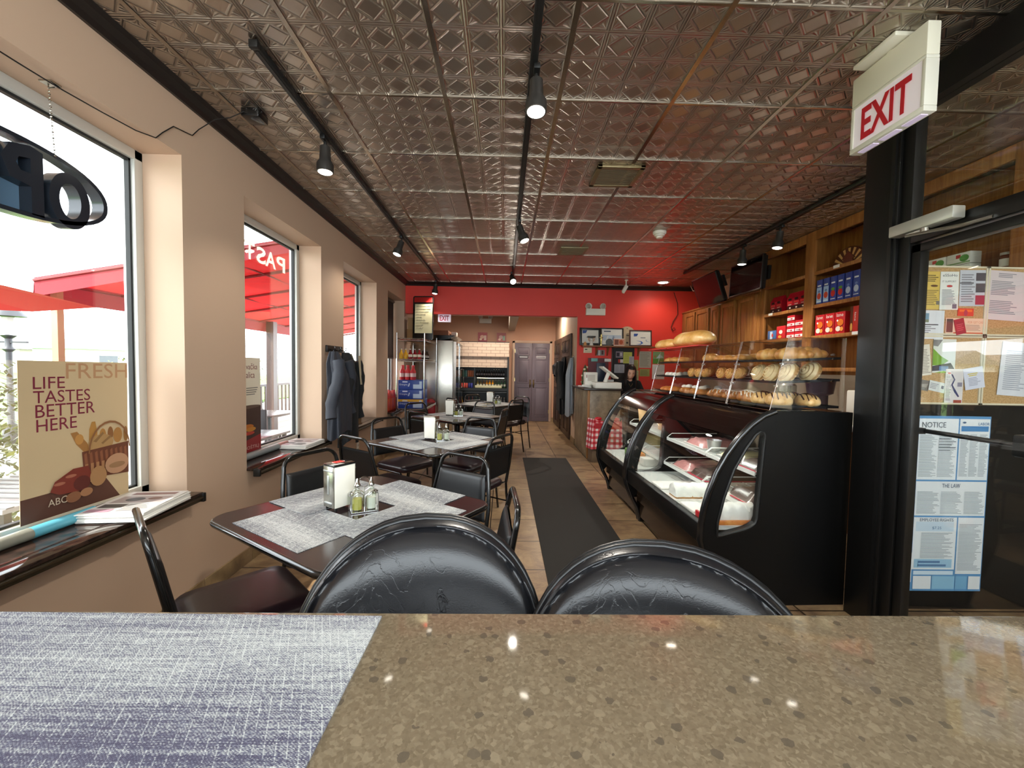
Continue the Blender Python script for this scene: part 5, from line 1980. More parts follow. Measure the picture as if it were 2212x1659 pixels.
for lo, hi in (((0, 0, 0), (.4, .012, .02)), ((0, .733, 0), (.4, .745, .02)), ((0, 0, 0), (.03, .745, .02)), ((.388, 0, 0), (.4, .745, .02))):
    mb.b2(lo, hi, .002)
obj('board_frame', mb, paint('2a211c', .4), t)
sheet('pinned_paper', 'yellow-green note pinned on the black board', 'paper note', 'papers on the black pin board', on_back(2.11, 7.28, 1.47), .155, .2, 'c3c35e', [('a5a64a', 'l', (.1, .1, .8, .8, 10))])
sheet('pinned_paper', 'photograph pinned on the black board', 'photograph', 'papers on the black pin board', on_back(1.975, 7.28, 1.57), .13, .11, '8a7c84', [('3a3038', 'r', (.1, .2, .4, .6)), ('c8c0c4', 'r', (.6, .3, .25, .5))])
sheet('pinned_paper', 'white typed pages pinned low on the black board', 'paper note', 'papers on the black pin board', on_back(1.955, 7.28, 1.3), .18, .15, 'b3b3b8', [('8e8e96', 'l', (.08, .1, .38, .8, 12)), ('8e8e96', 'l', (.54, .1, .38, .8, 12))])
sheet('pinned_paper', 'narrow white page beside the yellow-green note', 'paper note', 'papers on the black pin board', on_back(2.215, 7.279, 1.455), .085, .14, 'b5b2b2', [('8e8c90', 'l', (.1, .1, .8, .8, 12))])
sheet('pinned_paper', 'small red and white card on the black board', 'card', 'papers on the black pin board', on_back(2.02, 7.28, 1.48), .09, .06, 'd8ccc4', [('c03a2c', 'r', (.0, .0, .4, 1))])
sheet('landscape_calendar', 'green landscape picture on the wall at the end of the bins', 'picture', None, on_back(2.645, 7.298, 1.47), .2, .22, '6f8a5c', [('4f7a2c', 'r', (0, 0, 1, .4)), ('a7b7b4', 'p', [(.3, .45), (.6, .8), (1, .5)]), ('8a6a3c', 'd', (.2, .6, .1, .1))])
sheet('landscape_calendar', 'white calendar page below the green landscape picture', 'calendar', None, on_back(2.64, 7.298, 1.2), .22, .26, 'd2cdc4', [('b3ada4', 'l', (.08, .1, .84, .8, 8, .1))])

# ---- service desk
k = NT('stone_desk_cladding')
n1 = k.n('TexNoise', Vector=k.obj(), Scale=5.0, Detail=9.0, Roughness=0.7)
k.set(Base__Color=k.ramp(n1.outputs[0], [(0.3, '5a4a38'), (0.5, '85745c'), (0.7, 'a3947a')]), Roughness=0.4)
M['desk'] = k.m
t = thing('service_desk', 'stone clad cash desk with a dark worktop before the red wall', 'desk', (1.275, 6.2, 0))
obj('desk_body', MB().b2((0, 0, 0), (.50, 1.09, 1.04), .004), M['desk'], t)
obj('corner_strip', MB().b2((-.006, -.008, 0), (.03, .012, 1.04), .003), mat('desk_edge_wood', '9a6a3a', .5), t)
obj('worktop', MB().b2((-.07, -.04, 1.04), (.515, 1.09, 1.07), .006), mat('desk_worktop', '2e2522', .3), t)
t = thing('cash_register', 'white cash register with a tilted touch screen', 'cash register', (1.62, 6.55, 1.0705))
obj('cash_drawer', MB().b2((-.22, -.3, 0), (.18, .05, .09), .006), M['white'], t)
obj('stand', MB().box((0, -.08, .16), (.05, .06, .16), .01, rot=(.0, .35, 0)), M['white'], t)
obj('touch_screen', MB().box((.03, -.08, .24), (.31, .2, .022), .006, rot=(0, .62, .1)), M['white'], t)
t = thing('receipt_printer', 'white receipt printer behind the cash drawer', 'printer', (1.4, 6.65, 1.0705))
obj('printer_body', MB().b2((-.1, -.08, 0), (.1, .1, .24), .01), M['white'], t)
obj('paper_slot', MB().b2((-.06, -.083, .1), (.06, -.079, .2)), paint('c9c2b4', .4), t, smooth=0)
obj('side_light', MB().b2((-.08, -.083, .15), (-.07, -.08, .2)), paint('8a3a3a', .4), t, smooth=0)
t = thing('card_terminal', 'dark blue display stand behind the cash register', 'display stand', (1.63, 7.05, 1.0705))
obj('back_sheet', MB().b2((-.19, 0, .0), (.16, .012, .48)), paint('5c1620', .4), t, smooth=0)
obj('blue_panel', MB().b2((-.05, -.03, .0), (.1, -.001, .4), .006), paint('232f40', .35), t)
mb = MB()
mb.b2((-.14, -.012, .42), (-.03, -.001, .475), .003)
obj('green_label', mb, paint('6fa8a0', .4), t)
obj('white_label', MB().b2((.09, -.012, .42), (.2, -.001, .47), .003), paint('d9d4cc', .4), t)
t = thing('flower_ornament', 'small green tree ornament with cream blossoms on the cash desk', 'ornament', (1.33, 6.75, 1.0705))
obj('trunk', MB().lathe([(.04, 0), (.05, .02), (.06, .1), (.05, .2), (.03, .3), (0, .37)], seg=12), paint('3f4a2a', .7), t)
mb = MB()
for q in range(9):
    a = q * 2.4
    r_ = .055 - .003 * q
    mb.sph((r_ * math.cos(a), r_ * math.sin(a), .04 + q * .035), .022, (1, 1, .8), 8, 6)
obj('blossom', mb, paint('e2d6b0', .6), t)
mb = MB()
for q in range(6):
    a = q * 2.4 + 1.2
    mb.sph((.05 * math.cos(a), .05 * math.sin(a), .06 + q * .045), .014, (1, 1, 1), 8, 6)
obj('berry', mb, paint('b5352e', .5), t)
tag(obj('leaflet_fan', MB().box((1.27, 6.45, 1.085), (.13, .2, .02), .004, rot=(0, .1, .3)).box((1.3, 6.5, 1.104), (.12, .18, .015), .003, rot=(0, -.05, -.2)), M['white_card']), 'fanned white leaflets on the corner of the cash desk', 'leaflets')
tag(obj('paper_slip', MB().box((1.75, 6.8, 1.13), (.14, .01, .12), rot=(.2, 0, .1)).b2((1.69, 6.79, 1.0705), (1.81, 6.83, 1.08)), M['white_card']), 'white paper slip standing beside the touch screen', 'paper')

# gingham boxes in front of the desk
k = NT('gingham_print')
x, y, z = k.xyz(k.obj())
p = .078
gx = k.math('GREATER_THAN', k.math('FRACT', k.math('DIVIDE', k.math('ADD', x, y), p)), .5)
gz = k.math('GREATER_THAN', k.math('FRACT', k.math('DIVIDE', z, p)), .5)
f = k.math('MULTIPLY', k.math('ADD', gx, gz), .5)
k.set(Base__Color=k.ramp(f, [(0.0, 'efe6e2'), (0.25, 'd9646c'), (0.75, 'b3202e')], 'CONSTANT'), Roughness=.6)
M['gingham'] = k.m
for q, (x_, y_, rz, lab) in enumerate(((1.37, 6.02, .25, 'red gingham gift box in front of the cash desk'), (1.62, 5.98, -.1, 'red gingham gift box seen through the far glass counter'))):
    t = thing('gingham_box', lab, 'gift box', (x_, y_, 0), rz, 'red gingham gift boxes')
    obj('stand', MB().b2((-.09, -.07, 0), (.09, .07, .2), .004), paint('6a5a48', .5), t)
    mb = MB()
    mb.prism([(-.12, .2), (.12, .2), (.1, .6), (-.1, .64)], -.1, .08, 'XZ')
    obj('box_body', mb, M['gingham'], t, smooth=0)
    obj('red_ribbon', MB().sph((.02, -.02, .635), .045, (1.3, .8, .6), 12, 8), paint('c01f2c', .3), t)
    obj('box_label', MB().b2((-.07, -.104, .5), (.07, -.1005, .58)), paint('b5303a' if q == 0 else 'c8503a', .5), t, smooth=0)
# ================================================================== cork boards and papers in the lobby
k = NT('cork')
n1 = k.n('TexNoise', Vector=k.obj(), Scale=120.0, Detail=4.0)
k.set(Base__Color=k.ramp(n1.outputs[0], [(0.35, 'a88658'), (0.65, 'c4a172')]), Roughness=.9)
M['cork'] = k.m
CB = 2.307
for q, (x0, x1, z0, z1, lab) in enumerate(((2.1, 2.73, 1.6, 1.99, 'upper cork board next to the black door post'), (2.735, 3.36, 1.6, 1.99, 'upper cork board away from the door post'), (2.1, 2.73, 1.205, 1.597, 'lower cork board next to the black door post'), (2.735, 3.36, 1.205, 1.597, 'lower cork board away from the door post'))):
    t = thing('cork_board', lab, 'cork board', mx=on_back(x0, CB, z0), group='cork boards in the lobby')
    w, h = x1 - x0, z1 - z0
    obj('cork_sheet', MB().b2((0, 0, -.008), (w, h, 0)), M['cork'], t, smooth=0)
    mb = MB()
    for lo, hi in (((0, 0, -.01), (w, .01, .006)), ((0, h - .01, -.01), (w, h, .006)), ((0, 0, -.01), (.01, h, .006)), ((w - .01, 0, -.01), (w, h, .006))):
        mb.b2(lo, hi, .001)
    obj('board_frame', mb, paint('d8cfb4', .4), t)
struct('partition_2', MB().b2((2.07, 2.318, 1.2), (RX, 2.335, 1.99)), mat('board_backing', '6b5a44', .7), 'wooden backing of the cork boards')
G = 'papers pinned on the cork boards'


def pin(label, x0, z1, x1, z0, col, prints, ang=0.0, lift=.001, cat='flyer'):
    w, h = x1 - x0, z1 - z0
    return sheet('pinned_flyer', label, cat, G, roll(on_back(x0, CB - lift, z0), ang), w, h, col, prints)


GY = '83838a'
pin('white flyer with a blue header and grey photo at the top of the cork board', 2.255, 1.962, 2.368, 1.822, 'ddd8d4', [('3a4a8a', 'r', (.0, .72, 1, .26)), ('77787a', 'r', (.1, .3, .75, .38)), ('c04a2c', 'r', (.5, .08, .3, .07))], -.03)
pin('yellow tear-off flyer at the top of the cork board', 2.362, 1.957, 2.468, 1.745, 'd8b95c', [('6a5a34', 'l', (.1, .72, .8, .2, 4)), ('6a4a2c', 'd', (.6, .62, .2, .06)), ('8a7440', 'l', (.08, .1, .84, .42, 9)), ('7a7468', 'r', (.75, .12, .22, .1))], .0)
pin('white IT support flyer with a red dot', 2.46, 1.956, 2.567, 1.742, 'e4e4dc', [('3a4a58', 't', ('eSSoHo', .12, .87, .78, .07)), ('5a5a5e', 't', ('IT SUPPORT', .1, .72, .75, .045)), ('c43a38', 'd', (.5, .62, .16, .06)), (GY, 'l', (.1, .12, .75, .42, 12)), ('6f6c78', 'r', (.68, .03, .24, .12))], .02, .004)
pin('grey leaflet with three small photos', 2.575, 1.968, 2.735, 1.765, 'c4c6cc', [(GY, 'l', (.06, .1, .5, .8, 12)), ('504a50', 'r', (.58, .7, .36, .22)), ('5a5054', 'r', (.58, .38, .36, .25)), ('a8344a', 'r', (.58, .04, .36, .26)), ('6a6a70', 'r', (.0, .62, .5, .04))], .02)
pin('large white typed sheet with curling edge on the upper cork board', 2.72, 1.972, 2.955, 1.695, 'd6c8c8', [(GY, 'l', (.25, .86, .5, .1, 3)), (GY, 'l', (.1, .5, .6, .3, 9)), (GY, 'l', (.1, .12, .7, .28, 8))], -.05, .004)
pin('white flyer with a truck photo', 2.27, 1.738, 2.493, 1.577, 'dcdde0', [('6f93a8', 'r', (.1, .6, .5, .3)), ('7d8468', 'r', (.1, .58, .5, .1)), ('b8c8d0', 'r', (.22, .64, .2, .15)), (GY, 'l', (.1, .06, .75, .4, 6)), ('4a4a50', 'r', (.1, .48, .75, .04))], 0, .003)
pin('small orange business card', 2.57, 1.753, 2.662, 1.71, 'd8432c', [('f0702c', 'r', (.1, .55, .8, .3)), ('b03a4a', 'd', (.5, .4, .12, .2))], 0, .002, 'card')
pin('cream ticket flyer beneath the orange card', 2.503, 1.697, 2.735, 1.608, 'e8c4a8', [('5a4440', 'r', (.02, .1, .16, .85)), ('d0825c', 't', ('FOR GET CASH', .55, .68, .42, .14)), ('b08878', 'l', (.5, .2, .45, .4, 5)), ('d0603c', 'r', (.2, .02, .78, .08))], 0, .003)
pin('dark red card tilted over the ticket flyer', 2.567, 1.688, 2.625, 1.6, 'a22734', [('c8505a', 'l', (.15, .2, .7, .5, 4))], .25, .006, 'card')
pin('tall white flyer at the edge of the lower cork board', 2.265, 1.566, 2.352, 1.288, 'd6d6de', [(GY, 'l', (.1, .3, .7, .6, 9, .2)), ('55505a', 'r', (0, .0, 1, .08)), ('c46a3c', 'd', (.55, .52, .06, .015))], 0, .002)
pin('tilted typed leaflet on the lower cork board', 2.372, 1.54, 2.44, 1.365, 'dcd6c6', [('8a8478', 'l', (.2, .06, .75, .8, 16)), ('b09a70', 'r', (.02, .02, .1, .96)), ('8a4a3a', 'd', (.15, .6, .05, .02))], .13, .003)
pin('green and white folded brochure on the lower cork board', 2.44, 1.577, 2.572, 1.385, 'd9dcd2', [('7aa636', 'p', [(0, .72), (.35, .5), (.7, .36), (.4, .22), (0, .22)]), ('83807e', 'p', [(0, .98), (.4, .98), (.2, .78), (0, .8)]), ('46424a', 'p', [(.0, .2), (.8, .3), (1, .1), (0, .05)]), ('6d8bb0', 'r', (.3, .06, .4, .14)), ('84b03c', 'p', [(.1, .0), (.5, .06), (.9, .0)])], 0, .003)
pin('little white cards pinned near the bottom of the cork board', 2.42, 1.345, 2.52, 1.288, 'd3d6d2', [('8a8a92', 'l', (.1, .2, .5, .6, 4)), ('4e4c64', 'r', (.75, .4, .15, .3))], -.2, .002, 'card')
pin('dark leaflet beside the little white cards', 2.35, 1.35, 2.425, 1.29, '6f6c66', [('9a978c', 'p', [(.1, .5), (.9, .7), (.8, .3), (.2, .3)])], -.15, .002)
pin('long newspaper cutting with a wavy blue line', 2.52, 1.408, 2.625, 1.207, 'd6d0ce', [(GY, 'l', (.05, .1, .3, .75, 18)), ('3a3c66', 'p', [(.3, .85), (.38, .85), (.55, .7), (.42, .55), (.6, .4), (.82, .22), (.74, .2), (.5, .36), (.34, .55), (.47, .7)]), ('8a8494', 'r', (.68, .5, .26, .12)), ('9a4634', 'r', (.5, .02, .45, .1)), ('b03a34', 'd', (.2, .88, .1, .04))], .0, .004)
pin('white note pad with yellow highlighter marks', 2.64, 1.41, 2.755, 1.287, 'd2d5e2', [('d0b93c', 'r', (.2, .7, .5, .04)), ('d0b93c', 'r', (.25, .62, .4, .04)), ('9a9cac', 'l', (.2, .15, .6, .4, 6))], .18, .005)
pin('big white typed sheet on the lower cork board away from the door', 2.825, 1.572, 3.0, 1.265, 'd4d7dc', [('9ea2ac', 'l', (.15, .1, .75, .75, 20))], -.06, .004)

# labour law poster on the black partition
BL, LB = '3a66a4', '5d94c4'
pr = [('e3e8ea', 'r', (.02, .455, .19, .455)), ('e3e8ea', 'r', (.02, .30, .19, .145)), ('e3e8ea', 'r', (.02, .05, .2, .17)), ('2a86c4', 'r', (.02, .225, .2, .07)),
      ('e3e8ea', 'r', (.215, .64, .43, .345)), ('e3e8ea', 'r', (.66, .64, .33, .345)), ('e3e8ea', 'r', (.215, .435, .775, .195)), ('e3e8ea', 'r', (.215, .125, .475, .3)), ('e3e8ea', 'r', (.705, .1, .285, .325)),
      ('c6d9e6', 'r', (.24, .345, .42, .055)), ('9cc4dc', 'r', (.24, .135, .42, .05)), ('4a86bc', 'r', (.675, .915, .3, .03)),
      ('cfe2ee', 'r', (.24, .095, .44, .022)), ('e3e8ea', 'r', (.24, .012, .2, .075)), ('8fc0dc', 'r', (.45, .012, .25, .075)), ('7ab0d4', 'r', (.71, .012, .13, .075)), ('e3e8ea', 'r', (.855, .012, .13, .075)),
      ('59616a', 't', ('NOTICE', .245, .935, .26, .03)), ('4d7aa8', 't', ('LABOR', .86, .95, .12, .016)), ('3f5a78', 't', ('THE LAW', .5, .595, .2, .023)), ('4f6780', 't', ('EMPLOYEE RIGHTS', .28, .402, .37, .018)), ('5a7fa8', 't', ('$7.25', .42, .355, .1, .018)), ('5f6d7c', 't', ('RIGHTS', .03, .43, .1, .012)),
      ('9aa3a8', 'l', (.225, .655, .195, .24, 40)), ('9aa3a8', 'l', (.435, .655, .19, .24, 34)), ('3c4450', 'l', (.435, .80, .19, .08, 5, .2)), ('9aa3a8', 'l', (.67, .66, .095, .24, 30)), ('9aa3a8', 'l', (.775, .66, .095, .24, 30)), ('9aa3a8', 'l', (.88, .66, .1, .24, 30)),
      ('9aa3a8', 'l', (.23, .445, .25, .13, 18)), ('9aa3a8', 'l', (.49, .445, .25, .13, 18)), ('9aa3a8', 'l', (.75, .445, .23, .13, 18)), ('9aa3a8', 'l', (.30, .19, .36, .15, 22)), ('9aa3a8', 'l', (.715, .12, .26, .27, 34)), ('9aa3a8', 'l', (.03, .47, .17, .41, 36)), ('9aa3a8', 'l', (.03, .33, .16, .09, 10)), ('9aa3a8', 'l', (.03, .12, .15, .1, 12)),
      ('5a7ea4', 'l', (.28, .14, .36, .04, 2, .6)), ('4a9ad0', 'p', [(.12, .03), (.15, .03), (.15, .09), (.18, .1), (.14, .13), (.12, .12)]), ('8cc4e4', 'd', (.05, .07, .035, .03)), ('4a6a8c', 'd', (.70, .965, .02, .01))]
pr = [(c, k_, (a[0], a[1], a[2], a[3]) + tuple(a[4:])) if k_ == 'r' else (c, k_, a) for c, k_, a in pr]
sheet('notice_poster', 'large blue and white labour law notice poster on the black partition', 'poster', None, on_back(2.27, 2.305, .112), .535, 1.026, LB, pr, .002, .45)

# ================================================================== the cashier
def skin_mesh(name, verts, edges, radii, m, parent=None, root=0, sub=2):
    me = bpy.data.meshes.new(name)
    me.from_pydata(verts, edges, [])
    o = bpy.data.objects.new(name, me)
    COL.objects.link(o)
    if parent is not None:
        o.parent = parent
    md = o.modifiers.new('skin', 'SKIN')
    md.use_smooth_shade = True
    for v in me.skin_vertices[0].data:
        v.use_root = False
    for i, r in enumerate(radii):
        me.skin_vertices[0].data[i].radius = r if isinstance(r, tuple) else (r, r)
    me.skin_vertices[0].data[root].use_root = True
    s = o.modifiers.new('sub', 'SUBSURF')
    s.levels = s.render_levels = sub
    dg = bpy.context.evaluated_depsgraph_get()
    m2 = bpy.data.meshes.new_from_object(o.evaluated_get(dg))
    bpy.data.objects.remove(o)
    bpy.data.meshes.remove(me)
    m2.materials.clear()
    m2.materials.append(m)
    b = bmesh.new()
    b.from_mesh(m2)
    bpy.data.meshes.remove(m2)
    return b


SKIN = mat('skin', 'd9a488', .5)
PX, PY = 2.02, 6.62
t = thing('person', 'person with long dark hair and black top, head bowed, sitting behind the cash desk', 'person', (PX, PY, 0))
V = [(0, .08, .70), (0, .06, .86), (0, .03, 1.0), (0, .0, 1.1), (0, -.03, 1.17),                 # pelvis .. neck base
     (-.15, .01, 1.12), (-.175, -.06, .93), (-.15, -.26, .98), (-.12, -.345, .985),                    # arm to the desk
     (.15, .01, 1.12), (.22, -.05, .92), (.16, -.26, .97), (.1, -.34, .98),
     (-.1, .04, .68), (-.13, -.36, .62), (-.13, -.34, .16), (-.13, -.48, .06),
     (.1, .04, .68), (.13, -.34, .62), (.13, -.32, .16), (.13, -.46, .06),
     (0, -.06, 1.225)]
E_ = [(0, 1), (1, 2), (2, 3), (3, 4), (3, 5), (5, 6), (6, 7), (7, 8), (3, 9), (9, 10), (10, 11), (11, 12), (0, 13), (13, 14), (14, 15), (15, 16), (0, 17), (17, 18), (18, 19), (19, 20), (4, 21)]
RR = [(.15, .11), (.13, .095), (.14, .095), (.13, .085), .055, .062, .045, .036, .028, .062, .045, .036, .028, .085, .06, .045, .035, .085, .06, .045, .035, .048]
b = skin_mesh('body', V, E_, RR, SKIN)
mb = MB()
mb.bm = b
# head, bowed: local frame then tilt
HM = Matrix.Translation((0, -.085, 1.315)) @ Matrix.Rotation(.42, 4, 'X') @ Matrix.Rotation(-.12, 4, 'Z')


def headpt(i, j):
    ph = -PI / 2 + PI * i
    th = 2 * PI * j
    x = .074 * math.cos(ph) * math.cos(th)
    y = .092 * math.cos(ph) * math.sin(th)
    z = .115 * math.sin(ph)
    if y < 0:                                          # face side
        x *= 1 - .22 * max(0, -z / .115)
        y *= 1 - .06 * max(0, z / .115)
        nose = math.exp(-((x / .012) ** 2)) * math.exp(-(((z + .018) / .03) ** 2))
        y -= .017 * nose
        for s_ in (-1, 1):
            y += .010 * math.exp(-(((x - s_ * .03) / .018) ** 2)) * math.exp(-(((z - .012) / .014) ** 2))
        y -= .005 * math.exp(-((x / .022) ** 2)) * math.exp(-(((z + .062) / .010) ** 2))
        y -= .006 * math.exp(-((x / .02) ** 2)) * math.exp(-(((z + .098) / .015) ** 2))
    return HM @ Vector((x, y, z))


mb.grid(headpt, 40, 48, close_v=True)
for s_ in (-1, 1):
    mb.sph(HM @ Vector((s_ * .074, .012, -.005)), .02, (.45, .7, 1.1), 10, 8)
    # hand: palm and five fingers resting on the desk
    wr = Vector((s_ * .12 if s_ < 0 else .1, -.345 if s_ < 0 else -.34, .985))
    mb.sph(wr + Vector((0, -.045, 0)), .036, (.95, 1.2, .42), 14, 8)
    for q in range(4):
        fx = (q - 1.5) * .017
        Lf = (.058, .068, .064, .05)[q]
        mb.tube([wr + Vector((fx, -.075, .002)), wr + Vector((fx * 1.15, -.075 - Lf * .5, .01)), wr + Vector((fx * 1.2, -.075 - Lf, -.006))], [.0085, .008, .006], 8)
    mb.tube([wr + Vector((-s_ * .028, -.03, 0)), wr + Vector((-s_ * .05, -.06, .0)), wr + Vector((-s_ * .045, -.085, -.004))], [.011, .0095, .007], 8)
obj('body', mb, SKIN, t, smooth=80)
mb = MB()
mb.tube([HM @ Vector((x_, -.0835 - .003 * math.cos(40 * x_), -.060)) for x_ in (-.022, -.011, 0, .011, .022)], [.002, .0045, .004, .0045, .002], 8)
obj('lips', mb, paint('a8605a', .45), t, smooth=80)
mb = MB()
for s_ in (-1, 1):
    mb.tube([HM @ Vector((s_ * (.014 + .011 * q), -.0905 + .004 * q * q * .5, .030 + .003 * math.sin(q))) for q in range(4)], .003, 6)
    mb.tube([HM @ Vector((s_ * (.018 + .008 * q), -.083 + .0025 * q * q * .5, .008 - .001 * (q - 1.5) ** 2)) for q in range(4)], .0028, 6)
obj('brows_and_lashes', mb, paint('2a1a14', .6), t, smooth=80)
HAIR = mat('dark_brown_hair', '1a100d', .45)
mb = MB()


def hairpt(i, j):
    a = 2 * PI * i
    # from crown (j=0) down to the ends (j=1)
    ph = PI / 2 * (1 - min(1, j * 2))
    x = .087 * math.cos(ph) * math.cos(a)
    y = .108 * math.cos(ph) * math.sin(a) + .008
    z = .012 + .122 * math.sin(ph)
    p = HM @ Vector((x, y, z))
    if j > .5:
        d = (j - .5) * 2
        fall = .26 * d
        front = max(0, -math.sin(a))
        p += Vector((.02 * math.cos(a) * d, (.02 if math.sin(a) < 0 else -.01) * d, -fall * (1 - .15 * front)))
    return p


us = []
# leave the face open: only strands whose angle is not straight ahead
A0, A1 = -PI / 2 + .78, 1.5 * PI - .78
mb.grid(lambda i, j: (lambda p: p)(hairpt((A0 + (A1 - A0) * i) / (2 * PI), j) + Vector((.002 * math.sin(60 * i), .002 * math.cos(47 * i), 0))), 60, 24)
mb.grid(lambda i, j: hairpt((-PI / 2 - .8 + 1.6 * i) / (2 * PI), j * .30), 16, 10)
bmesh.ops.remove_doubles(mb.bm, verts=mb.bm.verts[:], dist=.004)
o = obj('hair', mb, HAIR, t, smooth=80)
md = o.modifiers.new('thick', 'SOLIDIFY')
md.thickness = .004
V2 = V[:13]
E2 = [e for e in E_ if max(e) <= 12]
b = skin_mesh('top', V2[:5] + V2[5:13], E2, [(.165, .125), (.15, .112), (.158, .112), (.15, .1), (.07, .07), .088, .066, .05, .038, .08, .062, .05, .038], SKIN)
mb = MB()
mb.bm = b
obj('black_top', mb, mat('black_knit', '090909', .85), t, smooth=80)
b = skin_mesh('trousers', [V[0]] + V[13:21], [(0, 1), (1, 2), (2, 3), (3, 4), (0, 5), (5, 6), (6, 7), (7, 8)], [(.16, .12), .098, .072, .056, .045, .098, .072, .056, .045], SKIN)
mb = MB()
mb.bm = b
obj('trousers', mb, mat('dark_trousers', '15161a', .8), t, smooth=80)
obj('necklace', MB().tube([(-.03, -.105, 1.14), (-.005, -.125, 1.09), (.03, -.105, 1.14)], .002, 6), mat('necklace_gold', 'c9a860', .3, .9), t)
t = thing('work_stool', 'black stool under the cashier', 'stool', (PX, PY + .08, 0))
obj('seat', MB().cyl((0, 0, .575), .17, .05, seg=24), M['black'], t)
for q in range(4):
    a = PI / 4 + q * PI / 2
    obj('leg', MB().tube([(.1 * math.cos(a), .1 * math.sin(a), .55), (.17 * math.cos(a), .17 * math.sin(a), .002)], .012, 8), M['black'], t)

t = thing('side_counter', 'low narrow counter under the hands of the cashier', 'counter', (1.83, 6.1, 0))
obj('worktop', MB().b2((0, 0, .935), (.6, .24, .965), .004), M['dark_wood'], t)
obj('side_panel', MB().b2((.0, .02, 0), (.012, .12, .935)).b2((.56, .02, 0), (.58, .12, .935)), M['dark_wood'], t)

# ================================================================== wire rack, fridge, cooler
t = thing('wire_rack', 'chrome wire rack with soft drinks by the window wall', 'rack', (-1.73, 6.6, 0))
RWX, RWY = .45, 1.18
for a in (.012, RWX):
    for b_ in (.012, RWY):
        obj('post', MB().cyl((a, b_, .945), .0125, 1.89, seg=12), M['chrome'], t)
for z in (1.79, 1.46, .66, .25):
    mb = MB()
    for q in range(26):
        y_ = .02 + q * (RWY - .03) / 25
        mb.tube([(.01, y_, z), (RWX, y_, z)], .002, 4)
    for zz in (z + .012, z - .02):
        mb.tube([(.012, .012, zz), (RWX, .012, zz), (RWX, RWY, zz), (.012, RWY, zz)], .0035, 6, closed=True)
    for (P0, P1, nz) in (((.012, .012), (RWX, .012), 12), ((RWX, .012), (RWX, RWY), 30)):
        mb.tube([(P0[0] + (P1[0] - P0[0]) * q / nz, P0[1] + (P1[1] - P0[1]) * q / nz, z - .004 + (.014 if q % 2 else -.014)) for q in range(nz + 1)], .003, 4)
    obj('wire_shelf', mb, M['chrome'], t, smooth=0)


def bottle(name, label, cat, group, x, y, z, r, h, body, cap, labelc=None, neck=.35):
    t = thing(name, label, cat, (x, y, z), group=group)
    obj('bottle', MB().lathe([(r * .9, 0), (r, h * .03), (r, h * (1 - neck) * .85), (r * .4, h * (1 - neck) + h * .1), (r * .36, h * .93), (0, h * .93)], seg=14), body, t)
    obj('cap', MB().cyl((0, 0, h * .95), r * .42, h * .08, seg=12), cap, t)
    if labelc:
        obj('bottle_label', MB().lathe([(r * 1.02, h * .2), (r * 1.02, h * .45)], seg=14), labelc, t)
    return t


CB_ = [mat('juice_yellow', 'd9a22c', .15), mat('juice_yellow2', 'd9a22c', .15), mat('juice_red', '8a1420', .15), mat('juice_dark', '7a1420', .15), mat('juice_cherry', '9a1a24', .15)]
for q in range(5):
    bottle('juice_bottle', '%s juice bottle on the rack, %s from the windows' % (['yellow', 'golden', 'red', 'dark red', 'cherry red'][q], NTH[q]), 'bottle', 'juice bottles on the wire rack', -1.665 + q * .073, 6.68, 1.474, .033, .165, CB_[q], paint('c9c4bc', .3), paint('e4d9c4', .5) if q > 1 else None, .4)
for q in range(6):
    bottle('dark_bottle', 'small dark bottle on the rack behind the juice, %s along the aisle edge' % NTH[q], 'bottle', 'dark bottles on the wire rack', -1.34 - .0 * q, 6.78 + q * .085, 1.474, .028, .15, mat('dark_cola', '24120e', .12), paint('2a2a2e', .3), paint('b8b4b0', .5), .35)
for q in range(3):
    t2 = thing('drinks_case', 'blue drinks carton on the wire rack, %s of three' % ['bottom', 'middle', 'top'][q], 'carton', (-1.70, 6.63, .676 + q * .153), group='blue drinks cartons')
    obj('carton', MB().b2((0, 0, 0), (.40, .36, .151), .004), paint('22418f', .4), t2)
    fr_ = frame((0, -.0005, 0), (1, 0, 0), (0, 0, 1))
    mb = MB()
    mb.text('Orangina', .02, .06, .13, .035, .001)
    mb.quad(.07, .115, .08, .018, .001)
    obj('white_print', mb, paint('cfd8e6', .4), t2, mx=fr_, smooth=0)
    mb = MB()
    mb.quad(.24, .015, .14, .07, .001)
    mb.quad(.34, .03, .04, .105, .0012)
    mb.poly([(.155, .05), (.175, .05), (.19, .1), (.175, .105)], .001)
    obj('pale_label', mb, paint('b9cbe2', .4), t2, mx=fr_, smooth=0)
    if q == 0:
        obj('yellow_band', MB().b2((-.001, -.0012, .11), (.401, -.0005, .149)), paint('d9a82c', .4), t2, smooth=0)
for q in range(6):
    bottle('soda_bottle', 'red capped soda bottle on the blue cartons, %s row %s from the windows' % (['front', 'back'][q // 3], NTH[q % 3]), 'bottle', 'red capped soda bottles', -1.655 + (q % 3) * .085, 6.70 + (q // 3) * .09, 1.137, .037, .24, mat('soda_red', 'c0343a', .15), paint('d02a2a', .3), paint('d8b8b4', .4), .35)
PK = mat('shrink_red', 'c23a2c', .25, noise=.3, scale=25)
for q in range(3):
    t2 = thing('bottle_pack', 'red shrink-wrapped bottle pack on the last window sill, %s from the aisle view' % NTH[q], 'bottle pack', (-1.85, 6.33 + q * .2, .6565), group='red shrink-wrapped packs')
    mb = MB()
    for a in (-.045, .045):
        for b_ in (-.045, .045):
            mb.lathe([(.04, 0), (.043, .01), (.043, .2), (.017, .28), (.016, .31), (0, .31)], (a, b_, 0), 12)
    obj('wrapped_bottles', mb, PK, t2)
    obj('wrap_band', MB().prism(rrect(-.095, -.095, .095, .095, .04), .02, .2), mat('wrap_film_red', 'd2502e', .2), t2)
